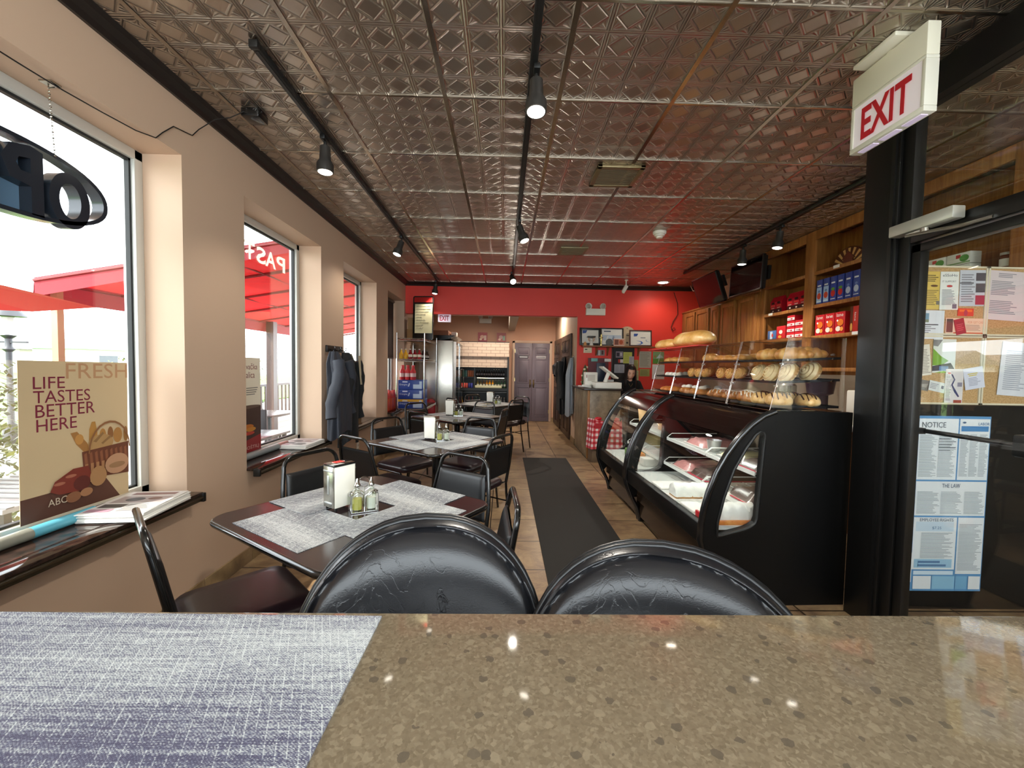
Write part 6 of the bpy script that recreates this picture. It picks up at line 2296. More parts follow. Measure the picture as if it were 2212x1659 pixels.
tag(obj('cardboard_box', MB().b2((-1.7, 7.2, 1.805), (-1.42, 7.5, 2.0), .004), paint('9a7448', .7)), 'tan cardboard box on the top of the wire rack', 'box')
tag(obj('cardboard_box', MB().b2((-1.69, 7.22, 2.001), (-1.48, 7.48, 2.2), .004), paint('a8845a', .7)), 'second tan cardboard box stacked behind the menu board', 'box')
tag(obj('red_carton', MB().b2((-1.68, 6.65, .266), (-1.36, 7.0, .5), .004), paint('c9c2bc', .5)), 'white and red carton at the bottom of the wire rack', 'carton')
t = thing('menu_board', 'black framed menu board with handwritten yellow paper, leaning on the wire rack', 'menu board', mx=Matrix.Translation((-1.56, 7.02, 1.808)) @ Matrix.Rotation(-.12, 4, 'Z') @ Matrix.Rotation(PI / 2 - .03, 4, 'X'))
obj('frame_board', MB().prism(rrect(0, 0, .35, .735, .03), -.03, 0), M['black_gloss'], t, smooth=20)
obj('yellow_paper', MB().b2((.035, .11, .0), (.335, .6, .0025)), paint('d6cda4', .6), t, smooth=0)
mb = MB()
r = random.Random(5)
for q in range(9):
    x_ = .06
    for w_ in range(r.randint(2, 4)):
        ww = r.uniform(.03, .07)
        mb.tube([(x_ + ww * s / 6, .56 - q * .045 + .006 * math.sin(s * 2.2 + q), .0035) for s in range(7)], .0022, 4)
        x_ += ww + .012
obj('handwriting', mb, paint('6a5a3c', .6), t, smooth=0)
obj('red_header', MB().b2((.02, .63, .0), (.33, .715, .0015)), paint('a3201e', .15), t, smooth=0)

t = thing('drinks_fridge', 'stainless upright drinks fridge beside the wire rack', 'fridge', (-1.72, 7.95, 0))
obj('cabinet', MB().b2((0, 0, .1), (.73, 1.33, 1.86), .006), M['steel'], t)
obj('plinth', MB().b2((.02, .02, 0), (.70, 1.31, .1)), M['black'], t)
mb = MB()
mb.prism([(.0, 1.86), (.5, 1.86), (.68, 1.9), (.77, 1.96), (.0, 1.96)], .0, 1.33, 'XZ')
obj('top_valance', mb, M['black_gloss'], t, smooth=0)
for a in (.02, .675):
    d = obj('fridge_door', MB().b2((.735, a, .12), (.775, a + .64, 1.84), .004), mat('fridge_door_frame', '2a2f33', .25, .5), t)
    obj('door_glass', MB().b2((.776, a + .06, .2), (.779, a + .58, 1.78)), mat('dark_fridge_glass', '1a2024', .05), d, smooth=0)
    obj('door_handle', MB().tube([(.776, a + .6, .9), (.81, a + .6, .9), (.81, a + .6, 1.3), (.776, a + .6, 1.3)], .008, 8), M['chrome'], d)
    obj('chrome_edge', MB().b2((.735, a - .012, .12), (.79, a - .002, 1.84)), M['chrome'], d)
tag(obj('cardboard_box', MB().b2((-1.62, 8.05, 1.961), (-1.1, 8.5, 2.06), .004), paint('7a4a2c', .7)), 'flat brown box on top of the drinks fridge', 'box')
tag(obj('cardboard_box', MB().b2((-1.07, 8.3, 1.961), (-.97, 8.5, 2.05), .004), paint('d8c4b4', .7)), 'small pale box on top of the drinks fridge', 'box')
tag(obj('goods_bag', MB().sph((-1.4, 7.86, .55), .13, (1.0, .5, 1.5), 16, 12).b2((-1.52, 7.81, 0), (-1.28, 7.91, .45), .02), mat('red_bag', 'a3222a', .4, noise=.3, scale=15)), 'red goods bag standing between the wire rack and the fridge', 'bag')

t = thing('open_cooler', 'black open drinks cooler with a brick patterned front in the rear wall', 'cooler', (-1.05, 9.62, 0))
CWd, CD = 1.12, .76
mb = MB()
mb.b2((-.04, 0.0, 0), (0, CD, 1.95))
mb.b2((CWd, 0, 0), (CWd + .04, CD, 1.95))
mb.b2((0, CD - .04, 0), (CWd, CD, 1.95))
mb.b2((0, 0, 0), (CWd, CD - .04, .42))
mb.b2((0, .03, 1.9), (CWd, CD - .04, 1.95))
obj('cooler_body', mb, M['black'], t, smooth=0)
k = NT('white_brick_print')
br = k.n('TexBrick', Vector=k.n('Mapping', Vector=k.obj(), Rotation=(PI / 2, 0, 0)).outputs[0], Scale=1.0, Mortar__Size=0.004, Brick__Width=.21, Row__Height=.073)
mx = k.n('Mix', _data_type='RGBA')
k.t.links.new(br.outputs['Fac'], mx.inputs[0])
mx.inputs[6].default_value = lin('d3bda8')
mx.inputs[7].default_value = lin('8d6f60')
k.set(Base__Color=mx.outputs[2], Roughness=.5)
obj('brick_header', MB().b2((-.04, -.02, 1.6), (CWd + .04, .02, 1.93)), k.m, t, smooth=0)
obj('night_blind', MB().b2((0, .03, 1.35), (CWd, .05, 1.6)), k.m, t, smooth=0)
for z, d_ in ((1.12, .3), (.86, .22)):
    obj('shelf', MB().b2((0, d_ * .5, z - .02), (CWd, CD - .04, z)), M['black'], t, smooth=0)
obj('front_bar', MB().b2((0, .0, .76), (CWd, .02, .775)), M['chrome'], t, smooth=0)
obj('deck_front', MB().b2((0, .02, .8), (CWd, .1, .855)), M['black'], t, smooth=0)
obj('light_strip', MB().b2((.4, .3, 1.09), (1.05, .33, 1.1)), mat('cooler_strip', 'fff2c8', .4, emit=9), t, smooth=0)
obj('mid_post', MB().b2((.335, .1, .86), (.365, .2, 1.34)), M['black'], t, smooth=0)
XC, YC = -1.05, 9.62
CANS = ['5a7a5c', '3f7a68', '7fa8a0', 'd98a66', 'e07a4a', 'd8825a']
for q, c in enumerate(CANS):
    tag(obj('drink_can', MB().lathe([(.022, 0), (.026, .006), (.026, .14), (.02, .15), (0, .15)], (XC + .04 + q * .052, YC + .24, 1.121), 12), paint(c, .3)), '%s can on the top cooler shelf, %s from the fridge' % (['olive', 'green', 'teal', 'peach', 'orange', 'salmon'][q], NTH[q]), 'can', 'cans on the top cooler shelf')
for q in range(12):
    bottle('cooler_bottle', 'dark bottle on the top cooler shelf, %s' % (NTH[q] + ' from the fridge' if q < 8 else NTH[11 - q] + ' from the grey doors'), 'bottle', 'dark bottles on the top cooler shelf', XC + .40 + q * .058, YC + .24, 1.121, .024, .19, mat('cooler_dark', '1d1512', .15), paint('cfc7a0' if q in (7, 8, 9) else '3a3434', .3), paint('8a8484', .4))
for q, c in enumerate(['b8433c', 'c25048', 'c4564a', '3a3f7c', '44489a']):
    tag(obj('drink_can', MB().lathe([(.026, 0), (.03, .006), (.03, .1), (.024, .11), (0, .11)], (XC + .04 + q * .06, YC + .2, .861), 12), paint(c, .3)), '%s can on the lower cooler shelf, %s from the fridge' % (['red', 'bright red', 'rosy red', 'violet', 'blue'][q], NTH[q]), 'can', 'cans on the lower cooler shelf')
for q in range(10):
    bottle('cooler_bottle', 'bottle on the lit lower cooler shelf, %s' % (NTH[q] + ' from the mid post' if q < 5 else NTH[9 - q] + ' from the grey doors'), 'bottle', 'bottles on the lit cooler shelf', XC + .42 + q * .072, YC + .24, .861, .028, .2, mat('cooler_amber', ['6a5a2c', '5a4a2c', '5c3c20', 'b8761c', 'd8901c', 'd8901c', '2c3a2a', '2c4a34', '2a4632', '34503a'][q], .15), paint('4f6a48', .3), paint('b8b8a8', .4))
tag(obj('pale_tray', MB().b2((XC + .33, YC + .1, .861), (XC + 1.0, YC + .17, .92), .01), mat('tray_pale', 'c9c3a0', .4)), 'long pale tray at the front of the lower cooler shelf', 'tray')
for q in range(5):
    bottle('sauce_bottle', 'white capped bottle at the bottom of the cooler, %s from the grey doors' % NTH[q], 'bottle', 'white capped bottles at the cooler bottom', XC + 1.06 - q * .07, YC + .15, .421, .028, .22, mat('sauce_grey', '8a8684', .2), paint('d8c0a4', .4), paint('c4bdb8', .4))
for q in range(6):
    bottle('sauce_bottle', 'colourful capped bottle at the bottom of the cooler, %s from the fridge' % NTH[q], 'bottle', 'colourful bottles at the cooler bottom', XC + .05 + q * .085, YC + .16, .421, .03, .23, mat('sauce_col', ['c08a3c', 'a85a3c', '8a3a34', '8a4a44', '3c5a34', '4a6a3c'][q], .2), paint(['d8a04a', 'b06a4a', '9a5044', '9a5a4c', '3c5c38', '4c7048'][q], .4))
for q, (x_, lab, c1, c2) in enumerate(((-.67, 'small pink square picture above the cooler, closer to the fridge', 'a8484c', 'd8a890'), (-.2, 'small pink square picture above the cooler, closer to the doors', 'a8605c', 'c8a49c'))):
    sheet('wall_picture', lab, 'picture', 'small square pictures above the cooler', on_back(x_, BY - .022, 1.98), .23, .24, c1, [(c2, 'd', (.45, .55, .22, .2)), ('e0c0a8', 'd', (.3, .3, .14, .12)), ('d8b8a8' if q == 0 else '88a08c', 'r', (.65, .2, .25, .5))], .02, .5)

# ================================================================== things in and on the windows
def garment(name, label, cat, mx, h, wt, wb, d, m, seed, lining=None, sleeve=True):
    """a coat hanging from a hook at the frame origin, x across, y out of the wall, z up"""
    t = thing(name, label, cat, mx=mx)
    r = random.Random(seed)
    ph = [r.uniform(0, 6.28) for _ in range(4)]
    mb = MB()

    def P(i, j):
        a = 2 * PI * i
        w = wt + (wb - wt) * min(1, j * 1.15) ** .7
        w *= (.25 + .75 * min(1, (j + .02) / .16) ** .6)
        dd = d * (.45 + .55 * min(1, j / .3))
        fold = 1 + .15 * math.sin(5 * a + ph[0] + 2 * j) + .08 * math.sin(9 * a + ph[1])
        x = w / 2 * math.cos(a) * fold + .02 * math.sin(4 * j + ph[2])
        y = dd / 2 * (1 + math.sin(a) * fold) + .004
        z = -h * j - .035 * math.sin(a * 2 + ph[3]) * j
        return Vector((x, y, z))
    mb.grid(P, 56, 30, close_u=True)
    obj('body_cloth', mb, m, t, smooth=70)
    if sleeve:
        for s_ in (-1, 1):
            mb = MB()
            n = 12
            mb.tube([(s_ * (wt * .42 + .05 * q / n + (wb * .22) * q / n), d * .75 + .02 * math.sin(q * .5), -.09 - h * .66 * q / n) for q in range(n + 1)], [.06 - .012 * q / n + .005 * math.sin(q * 2.3) for q in range(n + 1)], 12, flat=.8)
            obj('sleeve', mb, m, t, smooth=70)
    if lining:
        mb = MB()
        mb.grid(lambda i, j: Vector((wt * .12 + .10 * i + .07 * j, d * 1.08 + .01 * math.sin(5 * i), -.03 - h * .33 * j)), 8, 14)
        obj('lining', mb, lining, t, smooth=70)
    obj('hanging_loop', MB().tube([(-.02, .02, -.02), (0, .02, .012), (.02, .02, -.02)], .004, 6), m, t)
    return t


t = thing('coat_rack', 'short black board with coat hooks between the windows', 'coat rack', (WX, 4.06, 1.5))
obj('rack_board', MB().b2((0, 0, -.005), (.02, .38, .06), .004), M['black'], t)
for q in (.05, .19, .34):
    obj('hook', MB().tube([(.02, q, .02), (.06, q, .01), (.075, q, .03), (.07, q, .05)], .005, 8), M['black_gloss'], t)
NAVY = mat('charcoal_quilted_coat', '30333c', .7, bump=.1, scale=25)
BLK = mat('black_wool_coat', '1c1c1d', .85, bump=.1, scale=60)
garment('jacket', 'dark blue quilted jacket on the coat rack, towards the bar stools', 'jacket', on_left(WX + .085, 4.0, 1.495) @ Matrix(((1, 0, 0, 0), (0, 0, 1, 0), (0, 1, 0, 0), (0, 0, 0, 1))), .80, .26, .38, .14, NAVY, 1)
garment('coat', 'long black coat with a cream collar on the coat rack', 'coat', on_left(WX + .075, 4.29, 1.495) @ Matrix(((1, 0, 0, 0), (0, 0, 1, 0), (0, 1, 0, 0), (0, 0, 0, 1))), .92, .26, .34, .14, BLK, 2, mat('cream_lining', 'b8a98c', .8))
garment('jacket', 'olive jacket on the coat rack, towards the third window', 'jacket', on_left(WX + .03, 4.5, 1.49) @ Matrix(((1, 0, 0, 0), (0, 0, 1, 0), (0, 1, 0, 0), (0, 0, 0, 1))), .62, .2, .24, .10, mat('olive_coat', '5c5a44', .8, bump=.1, scale=40), 3)
SW_ = Matrix(((1, 0, 0, 0), (0, 0, 1, 0), (0, 1, 0, 0), (0, 0, 0, 1)))
garment('coat', 'long black coat hanging on the dark passage door', 'coat', on_right(1.235, 8.3, 1.58) @ SW_, 1.1, .3, .55, .14, BLK, 4)
garment('hanging_cloth', 'pale grey cloth hanging at the passage entrance', 'cloth', on_right(1.27, 7.55, 1.56) @ SW_, 1.05, .2, .3, .12, mat('grey_cloth', '8d959c', .8, bump=.1, scale=40), 5, None, False)
garment('shoulder_bag', 'dark cap and bag hanging by the second passage door', 'bag', on_right(1.235, 8.98, 1.5) @ SW_, .3, .25, .3, .16, mat('dark_bag', '17161c', .6), 6, None, False)
tag(obj('coat_peg', MB().tube([(1.28, 7.55, 1.575), (1.25, 7.55, 1.57), (1.235, 7.55, 1.59)], .006, 8).b2((1.268, 7.5, 1.555), (1.28, 7.6, 1.595)), M['chrome']), 'metal peg that holds the grey cloth', 'peg')

# bread basket poster
PBG = [('cdaf84', 'r', (0, 0, 1, 1)), ('b99a72', 'r', (0, .12, 1, .02)), ('5e3a2c', 'p', [(0, 0), (.75, 0), (.6, .14), (0, .13)])]
pr = [('5b382b', 'p', [(0, 0), (.9, 0), (.75, .16), (0, .155)]),
      ('b98c66', 't', ('FRESH', .38, .885, .62, .105)),
      ('7b2138', 't', ('LIFE', .11, .825, .26, .075)), ('7b2138', 't', ('TASTES', .11, .735, .49, .078)), ('7b2138', 't', ('BETTER', .125, .645, .52, .08)), ('7b2138', 't', ('HERE', .13, .555, .34, .078)),
      ('a4723c', 'p', [(.41, .52), (.47, .525), (.56, .44), (.62, .36), (.54, .37), (.46, .44)]), ('c08a48', 'd', (.49, .47, .04, .05)),
      ('b5823f', 'p', [(.585, .53), (.61, .58), (.645, .58), (.665, .5), (.66, .4), (.58, .42)]), ('b07c3e', 'd', (.72, .47, .035, .075)), ('8a5a30', 'd', (.80, .48, .03, .07)), ('a9773c', 'd', (.88, .46, .05, .08)), ('996a36', 'd', (.97, .46, .025, .08)),
      ('b18a58', 'd', (.70, .42, .13, .09)), ('8f6a40', 'p', [(.62, .44), (.72, .5), (.73, .485), (.65, .43)]), ('8f6a40', 'p', [(.7, .42), (.8, .47), (.81, .455), (.72, .41)]),
      ('6a3a26', 'p', [(.51, .38), (1, .4), (1, .16), (.53, .19)])]
for q in range(9):
    pr.append(('8a5438', 'p', [(.53 + q * .052, .36), (.555 + q * .052, .37), (.57 + q * .052, .26), (.545 + q * .052, .22)]))
for q in range(8):
    pr.append(('a87850', 'r', (.535 + q * .055, .2, .03, .09)))
for q in range(12):
    a0, a1 = PI * q / 12, PI * (q + 1) / 12
    c0 = (.79, .36)
    pr.append(('8a5c38', 'p', [(c0[0] + .21 * math.cos(a0), c0[1] + .20 * math.sin(a0)), (c0[0] + .225 * math.cos(a0), c0[1] + .215 * math.sin(a0)), (c0[0] + .225 * math.cos(a1), c0[1] + .215 * math.sin(a1)), (c0[0] + .21 * math.cos(a1), c0[1] + .20 * math.sin(a1))]))
pr += [('7a3022', 'p', [(.22, .16), (.26, .22), (.42, .28), (.56, .28), (.6, .2), (.5, .12), (.3, .13)]), ('a4644c', 'd', (.3, .2, .05, .015)), ('a4644c', 'd', (.4, .235, .05, .015)), ('5c241c', 'd', (.5, .17, .08, .07)), ('b98c6a', 'd', (.86, .25, .13, .105)), ('9a7450', 'd', (.86, .24, .09, .03)), ('a87d52', 'd', (.66, .19, .085, .1)), ('8a5a3c', 'd', (.42, .09, .07, .05)), ('a47450', 'd', (.54, .1, .06, .04)), ('c9b8a0', 't', ('ABC', .2, .07, .16, .045))]
t = sheet('window_poster', 'bread basket poster reading LIFE TASTES BETTER HERE in the first window', 'poster', None, on_left(-1.945, 1.672, .7) @ Matrix.Rotation(-.012, 4, 'Z'), .478, .672, 'cdb48c', pr, .0015, .6)
# roasted meat poster, second window
pr = [('f0e6d0', 'r', (0, .48, 1, .52)), ('7a2a30', 't', ('vačka', .46, .875, .42, .065)), ('7a2a30', 't', ('alica', .46, .785, .32, .065)), ('8a8478', 'l', (.46, .6, .45, .09, 4)), ('4a342c', 'r', (0, .12, 1, .36)), ('6a5448', 'd', (.5, .48, .5, .04)), ('c8742c', 'd', (.5, .27, .22, .06)), ('d08a34', 'd', (.62, .24, .18, .05)), ('c0402c', 'd', (.55, .2, .2, .04)), ('98282a', 'p', [(0, 0), (1, 0), (1, .17), (0, .1)]), ('d8b4a8', 't', ('OŠTILJ', .46, .02, .45, .055))]
sheet('window_poster', 'dark food poster with cream top in the second window', 'poster', None, on_left(-1.945, 2.98, .69), .335, .725, '4a342c', pr, .0015, .6)
pr = [('c8bcb0', 't', ('HOMEMADE', .1, .86, .78, .05)), ('c8bcb0', 't', ('SWEETS', .25, .78, .5, .05)), ('c07a4a', 'd', (.72, .5, .22, .2)), ('a4603a', 'd', (.72, .45, .2, .1)), ('d89a6a', 'r', (.6, .3, .2, .14)), ('8a6a4a', 'r', (0, 0, 1, .2)), ('c8a070', 'l', (.1, .05, .8, .1, 3))]
sheet('window_poster', 'dark sweets poster in the third window', 'poster', None, on_left(-1.945, 4.75, .7), .62, .71, '3c322e', pr, .0015, .6)
tag(obj('cardboard_strip', MB().b2((-1.94, 5.30, .657), (-1.93, 5.6, .80), .002), paint('a9855a', .7)), 'brown cardboard strip at the bottom of the third window', 'cardboard')

# lettering on the second window, read from outside
mb = MB()
for ch, y0, y1 in (('P', 3.64, 3.78), ('A', 3.475, 3.63), ('S', 3.35, 3.48), ('T', 3.2, 3.33), ('R', 3.05, 3.18), ('Y', 2.9, 3.03)):
    if ch == 'T':
        mb.quad(y0 - 2.82, 2.29 - SZ, y1 - y0, .022)
        mb.quad((y0 + y1) / 2 - 2.833, 2.178 - SZ, .026, .112)
    else:
        mb.text(ch, y0 - 2.82, 2.18 - SZ, y1 - y0, .13, 0, .0, mirror=True, bold=.02)
obj('lettering', mb, mat('cream_window_letters', 'f0e4c8', .6, trans=.5), WIN_T[1], mx=frame((.004, 0, 0), (0, 1, 0), (0, 0, 1)), smooth=0)

# neon OPEN sign seen from behind
t = thing('open_sign', 'black backed neon OPEN sign hanging in the first window, seen reversed', 'neon sign', mx=on_left(-1.91, 1.62, 2.1))
NB = mat('neon_case', '262b33', .22)


def ell(rx, ry, n=48):
    return [(rx * math.cos(2 * PI * q / n), ry * math.sin(2 * PI * q / n)) for q in range(n)]


def ell_r(rx, ry, n=48):
    return [(rx * math.copysign(abs(math.cos(2 * PI * q / n)) ** .85, math.cos(2 * PI * q / n)), ry * math.copysign(abs(math.sin(2 * PI * q / n)) ** .9, math.sin(2 * PI * q / n))) for q in range(n)]


obj('outer_ring', MB().prism(ell_r(.42, .155), -.055, 0, holes=[ell_r(.40, .138)]), NB, t, smooth=25)
mb = MB()
mb.prism([(.25 + a, b - .03) for a, b in ell(.085, .118)], -.055, .0, holes=[[(.25 + a, b - .03) for a, b in ell(.045, .075)]])
obj('letter_ring', mb, NB, t, smooth=25)
# P: mirrored
mb = MB()
mb.prism([(.145, -.14), (.145, .12), (.10, .13), (.03, .11), (.0, .05), (.03, -.02), (.1, -.03), (.1, -.14)], -.055, 0, holes=[[(.10, .08), (.06, .07), (.05, .045), (.065, .02), (.10, .02)]])
obj('letter_stem', mb, NB, t, smooth=25)
mb = MB()
for lo, hi in (((-.06, -.12), (-.02, .12)), ((-.15, -.12), (-.06, -.085)), ((-.15, -.015), (-.06, .02)), ((-.15, .085), (-.06, .12))):
    mb.b2((lo[0], lo[1], -.055), (hi[0], hi[1], 0))
obj('letter_bars', mb, NB, t, smooth=0)
mb = MB()
mb.prism([(-.2, -.12), (-.2, .12), (-.24, .12), (-.3, -.04), (-.3, .12), (-.34, .12), (-.34, -.12), (-.3, -.12), (-.24, .04), (-.24, -.12)], -.055, 0)
obj('letter_zigzag', mb, NB, t, smooth=0)
obj('back_plate', MB().prism([(-.3, -.12), (.17, -.135), (.2, -.06), (.15, .12), (-.3, .12)], -.058, -.05), mat('neon_back_plate', '6f8aa0', .2, trans=.3), t, smooth=0)
mb = MB()
for q in range(24):
    a0 = Vector((.20, .04 + .0, .1))
    z_ = .135 + q * .0105
    mb.sph((.19 - .0035 * q, z_, .003 * q), .0045, (.5 if q % 2 else 1, 1, 1), 6, 5)
obj('hanging_chain', mb, M['steel'], t)
obj('ceiling_hook', MB().b2((.09, .378, .05), (.13, .384, .1)).tube([(.105, .385, .07), (.105, .36, .075), (.115, .37, .09)], .003, 6), M['steel'], t)

# magazines, rolled banner on the sills
def magazines(label, x, y, z, rz, n, pages):
    t = thing('magazine_stack', label, 'magazines', (x, y, z), rz, 'newspaper stacks on the sills')
    r = random.Random(n)
    for q in range(n):
        s = obj('newspaper', MB().box((r.uniform(-.006, .006), r.uniform(-.006, .006), .003 + q * .0055), (.27, .33, .005), .001, rot=(0, 0, r.uniform(-.03, .03))), M['white_card'], t)
    mb = MB()
    cs = []
    for i, (c, k_, a) in enumerate(pages):
        if c not in cs:
            cs.append(c)
        mb.mi = cs.index(c)
        z_ = n * .0055 + .002 + .0002 * i
        if k_ == 'r':
            mb.quad(a[0], a[1], a[2], a[3], z_)
        elif k_ == 'd':
            mb.disc(a[0], a[1], a[2], a[3], z_)
        elif k_ == 'l':
            mb.lines(a[0], a[1], a[2], a[3], a[4], z_, i)
    obj('cover_print', mb, [paint(c, .5) for c in cs], t, smooth=0)
    return t


PG = [('d8d4d0', 'r', (-.13, -.16, .26, .32)), ('8a6a68', 'r', (-.1, .1, .2, .04)), ('a89a98', 'r', (-.11, -.02, .22, .1)), ('4a4444', 'd', (-.03, .03, .04, .03)), ('7a5a50', 'd', (.05, .04, .03, .02)), ('55504e', 'r', (-.11, -.09, .1, .05)), ('8a8684', 'l', (.0, -.14, .11, .1, 7)), ('b08a98', 'r', (-.12, -.15, .1, .04))]
magazines('newspaper stack on the first window sill, by the bread basket poster', -1.755, 1.99, SZ + .0005, .12, 8, PG)
magazines('newspaper stack on the second window sill under the jacket', -1.78, 3.62, SZ + .0005, -.05, 6, PG)
t = thing('rolled_banner', 'long rolled banner with blue and grey wrap lying on the first sill', 'banner', (-1.885, 1.3, SZ + .0255), 0)
obj('blue_section', MB().cyl((0, .48, 0), .024, .26, 'Y', 20), paint('5fb2c8', .35), t)
obj('grey_section', MB().cyl((0, .27, 0), .0245, .16, 'Y', 20), paint('8a8a7e', .35), t)
obj('black_handle', MB().cyl((0, .08, 0), .02, .22, 'Y', 20).cyl((0, .64, 0), .02, .06, 'Y', 20), M['black_gloss'], t)
t = thing('rolled_banner', 'grey and red rolled banner lying on the second sill', 'banner', (-1.885, 2.9, SZ + .0255), 0)
obj('grey_section', MB().cyl((0, .3, 0), .024, .5, 'Y', 20), paint('8a8f90', .35), t)
obj('red_section', MB().cyl((0, .62, 0), .0242, .14, 'Y', 20), paint('b07a74', .35), t)
# roller blind
t = thing('roller_blind', 'dark brown roller blind pulled halfway down the last window', 'blind', (-1.93, 6.25, 1.5))
obj('blind_cloth', MB().b2((-.002, 0, 0), (.002, .93, .95)), mat('blind_cloth', '3a2c28', .8, trans=.12), t, smooth=0)
obj('roller', MB().cyl((0, .465, .955), .022, .95, 'Y', 16), paint('5a4a40', .5), t)
obj('bottom_bar', MB().b2((-.006, 0, -.02), (.006, .93, .004), .002), paint('4a3a34', .5), t)

# wall socket under the coats
t = thing('wall_socket', 'white wall socket under the hanging coats', 'socket', mx=on_left(WX, 4.95, .38))
obj('socket_plate', MB().b2((-.035, -.055, 0), (.035, .055, .006), .002), M['white'], t)
obj('socket_slot', MB().b2((-.012, .012, .006), (.012, .036, .008)).b2((-.012, -.036, .006), (.012, -.012, .008)), paint('b8b2a8', .4), t)
# ================================================================== outside the windows
struct('ground', MB().b2((-60, -40, -.35), (-2.03, 60, -.25)), mat('patio_concrete', '6e6a64', .8, noise=.1, scale=3), 'pale concrete patio outside the windows')
g = obj('lawn', MB().b2((-58, -30, -.24), (-10, 50, -.2)), mat('lawn_green', '56782a', .9, noise=.25, scale=2), smooth=0)
tag(g, 'bright green lawn beyond the patio', 'lawn', None, 'stuff')
RED = mat('red_awning_cloth', 'b51c1e', .7, trans=.35)
M['red_cloth'] = RED
# unseen eave, added and shaped to keep sun off the window reveals
struct('roof_eave', MB().b2((-3.86, -3.0, 4.5), (-2.03, -.62, 4.6)).b2((-4.9, -.62, 4.5), (-2.03, 9, 4.6)), mat('sunshade_paint', 'b8aa98', .7), 'unseen eave added above the windows to block the sun')
# big patio awning
t = thing('patio_awning', 'red patio awning on brown posts outside the second and third windows', 'awning', (0, 0, 0))
X0, Z0, X1, Z1, Y0, Y1 = -2.25, 2.72, -5.0, 2.24, 4.5, 12.5
mb = MB()
n = 8
for q in range(n):
    a, b = Y0 + (Y1 - Y0) * q / n, Y0 + (Y1 - Y0) * (q + 1) / n
    mb.grid(lambda i, j: Vector((X0 + (X1 - X0) * i, a + (b - a) * j, Z0 + (Z1 - Z0) * i - .05 * math.sin(PI * j) * math.sin(PI * i))), 6, 8)
obj('awning_cloth', mb, RED, t, smooth=60)
mb = MB()
mb.bm.faces.new([mb.bm.verts.new(p) for p in ((X1, Y0, Z1), (X1, Y1, Z1), (X1 - .02, Y1, Z1 - .22), (X1 - .02, Y0, Z1 - .22))])
mb.bm.faces.new([mb.bm.verts.new(p) for p in ((X1, Y0, Z1), (X0, Y0, Z0), (X0, Y0, Z0 - .15), (X1, Y0, Z1 - .2))])
obj('valance', mb, mat('dark_red_valance', '8a1c28', .7, trans=.1), t, smooth=0)
mb = MB()
for q in range(n + 1):
    yy = Y0 + (Y1 - Y0) * q / n
    mb.tube([(X0, yy, Z0 - .03), (X1, yy, Z1 - .03)], .02, 6)
for s_ in (.33, .66, 1.0):
    mb.tube([(X0 + (X1 - X0) * s_, Y0, Z0 + (Z1 - Z0) * s_ - .03), (X0 + (X1 - X0) * s_, Y1, Z0 + (Z1 - Z0) * s_ - .03)], .012, 6)
obj('awning_rib', mb, mat('rib_red', '7a1a1c', .5), t)
for yy, pw in ((4.65, .07), (8.75, .15), (11.8, .15)):
    obj('post', MB().b2((X1, yy, -.25), (X1 + pw, yy + pw, Z1)), M['brown_post'] if pw > .1 else paint('b08a6a', .6), t, smooth=0)
# small umbrella
t = thing('patio_umbrella', 'orange red patio umbrella beyond the first window', 'umbrella', (-4.75, 2.75, -.25))
mb = MB()
mb.grid(lambda i, j: Vector((1.5 * i * math.cos(2 * PI * j), 1.5 * i * math.sin(2 * PI * j), 2.36 - .26 * i)), 8, 9, close_v=False)
obj('umbrella_cloth', mb, mat('orange_red_cloth', 'a81a14', .7, trans=.2), t, smooth=0)
obj('pole', MB().cyl((0, 0, 1.2), .022, 2.4), M['brown_post'], t)
obj('umbrella_base', MB().cyl((0, 0, .04), .25, .08), M['black'], t)
# lamp post
t = thing('street_lamp', 'dark lantern street lamp seen through the first window', 'street lamp', (-9.4, 8.0, -.25))
obj('lamp_post', MB().lathe([(.12, 0), (.12, .3), (.05, .4), (.045, 1.75), (.09, 1.8), (.05, 1.85), (.05, 2.0), (.12, 2.06), (.0, 2.08)], seg=12), paint('2c2c30', .5), t)
obj('crossbar', MB().b2((-.35, -.02, 1.92), (.35, .02, 1.95)), paint('2c2c30', .5), t)
obj('lantern_glass', MB().lathe([(.07, 2.1), (.11, 2.4)], seg=8), paint('b0b0a8', .3), t)
obj('lantern_cap', MB().lathe([(.26, 2.42), (.2, 2.5), (.12, 2.6), (.03, 2.66), (0, 2.72)], seg=12), paint('2c2c30', .5), t)
# hedge
k = NT('hedge_leaf')
n1 = k.n('TexNoise', Vector=k.obj(), Scale=8.0, Detail=3.0)
k.set(Base__Color=k.ramp(n1.outputs[0], [(0.3, '26331a'), (0.5, '4d6128'), (0.7, '8a9848')]), Roughness=.6)
LEAF = k.m


def hedge(label, x, y, L, h, n, seed):
    t = thing('hedge_shrub', label, 'shrub', (x, y, -.25))
    r = random.Random(seed)
    mb = MB()
    for q in range(n):
        p = Vector((r.gauss(0, .16), r.uniform(-L / 2, L / 2), r.uniform(.05, h)))
        a, b, c = r.uniform(0, 6.28), r.uniform(-1, 1), r.uniform(.025, .05)
        d1 = Vector((math.cos(a), math.sin(a), b)).normalized() * c
        d2 = d1.cross(Vector((.3, .2, 1))).normalized() * c * .5
        mb.bm.faces.new([mb.bm.verts.new(p + v) for v in (d1, d2, -d1, -d2)])
    obj('foliage', mb, LEAF, t, smooth=0)
    obj('stem', MB().cyl((0, 0, h / 2), .03, h), M['dark_wood'], t)


hedge('leafy shrub beyond the first window', -4.3, 3.25, 1.6, 1.6, 3200, 1)
hedge('leafy shrub behind the outdoor table at the second window', -7.4, 10.3, 4.5, 1.7, 4200, 2)
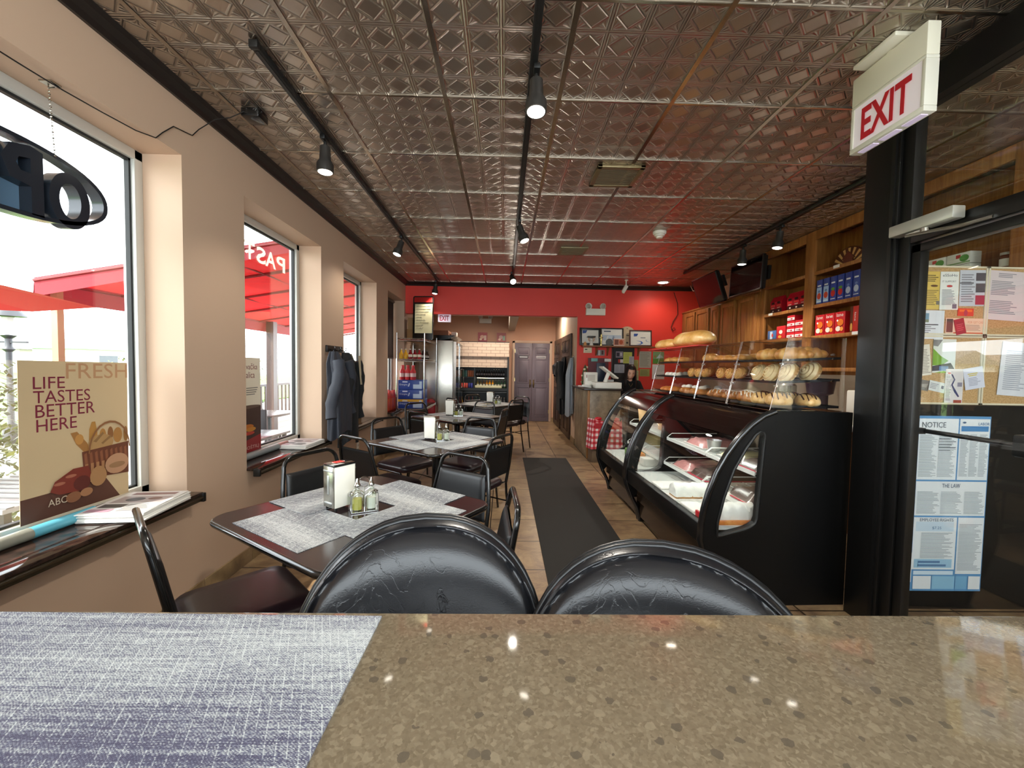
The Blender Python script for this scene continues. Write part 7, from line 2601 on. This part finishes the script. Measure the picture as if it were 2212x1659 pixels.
# outdoor tables, chairs, cup
for q, (x, y, lab) in enumerate(((-4.3, 7.4, 'dark outdoor table with a paper cup beyond the second window'), (-3.25, 5.1, 'dark outdoor table close to the second window'), (-3.35, 2.9, 'slatted outdoor table outside the first window'))):
    t = thing('patio_table', lab, 'table', (x, y, -.25), group='outdoor tables')
    obj('tabletop', MB().b2((-.4, -.45, .7), (.4, .45, .73), .006), mat('patio_table_%d' % q, ['57524e', '4a494c', '84888c'][q], .25), t)
    if q == 2:
        mb = MB()
        for s_ in range(9):
            mb.b2((-.4, -.43 + s_ * .1, .7305), (.4, -.39 + s_ * .1, .735))
        obj('slat', mb, paint('55585c', .3), t, smooth=0)
    for a in (-.34, .34):
        for b in (-.39, .39):
            obj('leg', MB().b2((a - .02, b - .02, 0), (a + .02, b + .02, .7)), M['black'], t, smooth=0)
tag(obj('paper_cup', MB().lathe([(.04, 0), (.05, .15), (.053, .152), (.053, .16), (0, .16)], (-4.25, 7.15, .4805), 16), paint('8a4a34', .5)), 'brown paper cup on the outdoor table', 'cup')
for q, (x, y, rz, lab) in enumerate(((-3.9, 6.65, 0, 'dark outdoor chair at the outdoor table with the cup'), (-4.95, 7.0, 1.6, 'reddish outdoor chair behind the outdoor table'))):
    t = thing('patio_chair', lab, 'chair', (x, y, -.25), rz, 'outdoor chairs')
    c = paint('221c1e' if q == 0 else '5a2c28', .5)
    obj('seat', MB().b2((-.22, -.22, .42), (.22, .22, .46), .01), c, t)
    obj('backrest', MB().b2((-.22, -.24, .46), (.22, -.2, .9), .01), c, t)
    for a in (-.2, .2):
        for b in (-.2, .2):
            obj('leg', MB().b2((a - .015, b - .015, 0), (a + .015, b + .015, .42)), c, t, smooth=0)
t = thing('patio_railing', 'brown patio railing beyond the outdoor tables', 'railing', (-6.3, 8.2, -.25))
obj('rail', MB().b2((0, 0, 1.0), (.06, 5.5, 1.06)).b2((0, 0, .12), (.06, 5.5, .18)), M['brown_post'], t, smooth=0)
mb = MB()
for q in range(28):
    mb.b2((.015, .1 + q * .2, .18), (.045, .15 + q * .2, 1.0))
obj('railing_slat', mb, M['brown_post'], t, smooth=0)
# wicker bin in front of the second window
tag(obj('wicker_chair', MB().lathe([(.26, -.25), (.3, .1), (.33, .42), (.3, .44), (.28, .2), (0, .15)], (-2.75, 4.1, 0), 24), mat('dark_wicker', '26262b', .6, bump=.4, scale=60)), 'rounded dark wicker tub chair outside the second window', 'chair')
# houses far off
for q, (x, y, c, r_, lab) in enumerate(((-52, 38, 'b9bcc0', '6a7680', 'pale far house with grey roof beyond the lawn'), (-44, 44, 'c9c4bc', '7a8488', 'second pale far house beyond the lawn'), (-56, 49, 'b0a89c', '8a8078', 'tan far house beyond the lawn'))):
    t = thing('far_house', lab, 'house', (x, y, -.2), group='far houses')
    obj('wall', MB().b2((-2.5, -2.5, 0), (2.5, 2.5, 2.6)), paint(c, .8), t, smooth=0)
    obj('roof', MB().prism([(-3, 2.6), (3, 2.6), (0, 4.0)], -2.8, 2.8, 'XZ'), paint(r_, .8), t, smooth=0)
    obj('window', MB().b2((2.49, -1, 1), (2.52, 1, 2)), paint('3a444c', .2), t, smooth=0)
t = thing('flag_pole', 'thin far pole seen through the first window', 'pole', (-20, 26, -.25))
obj('mast', MB().cyl((0, 0, 3.4), .04, 6.8), paint('6a7078', .5), t)
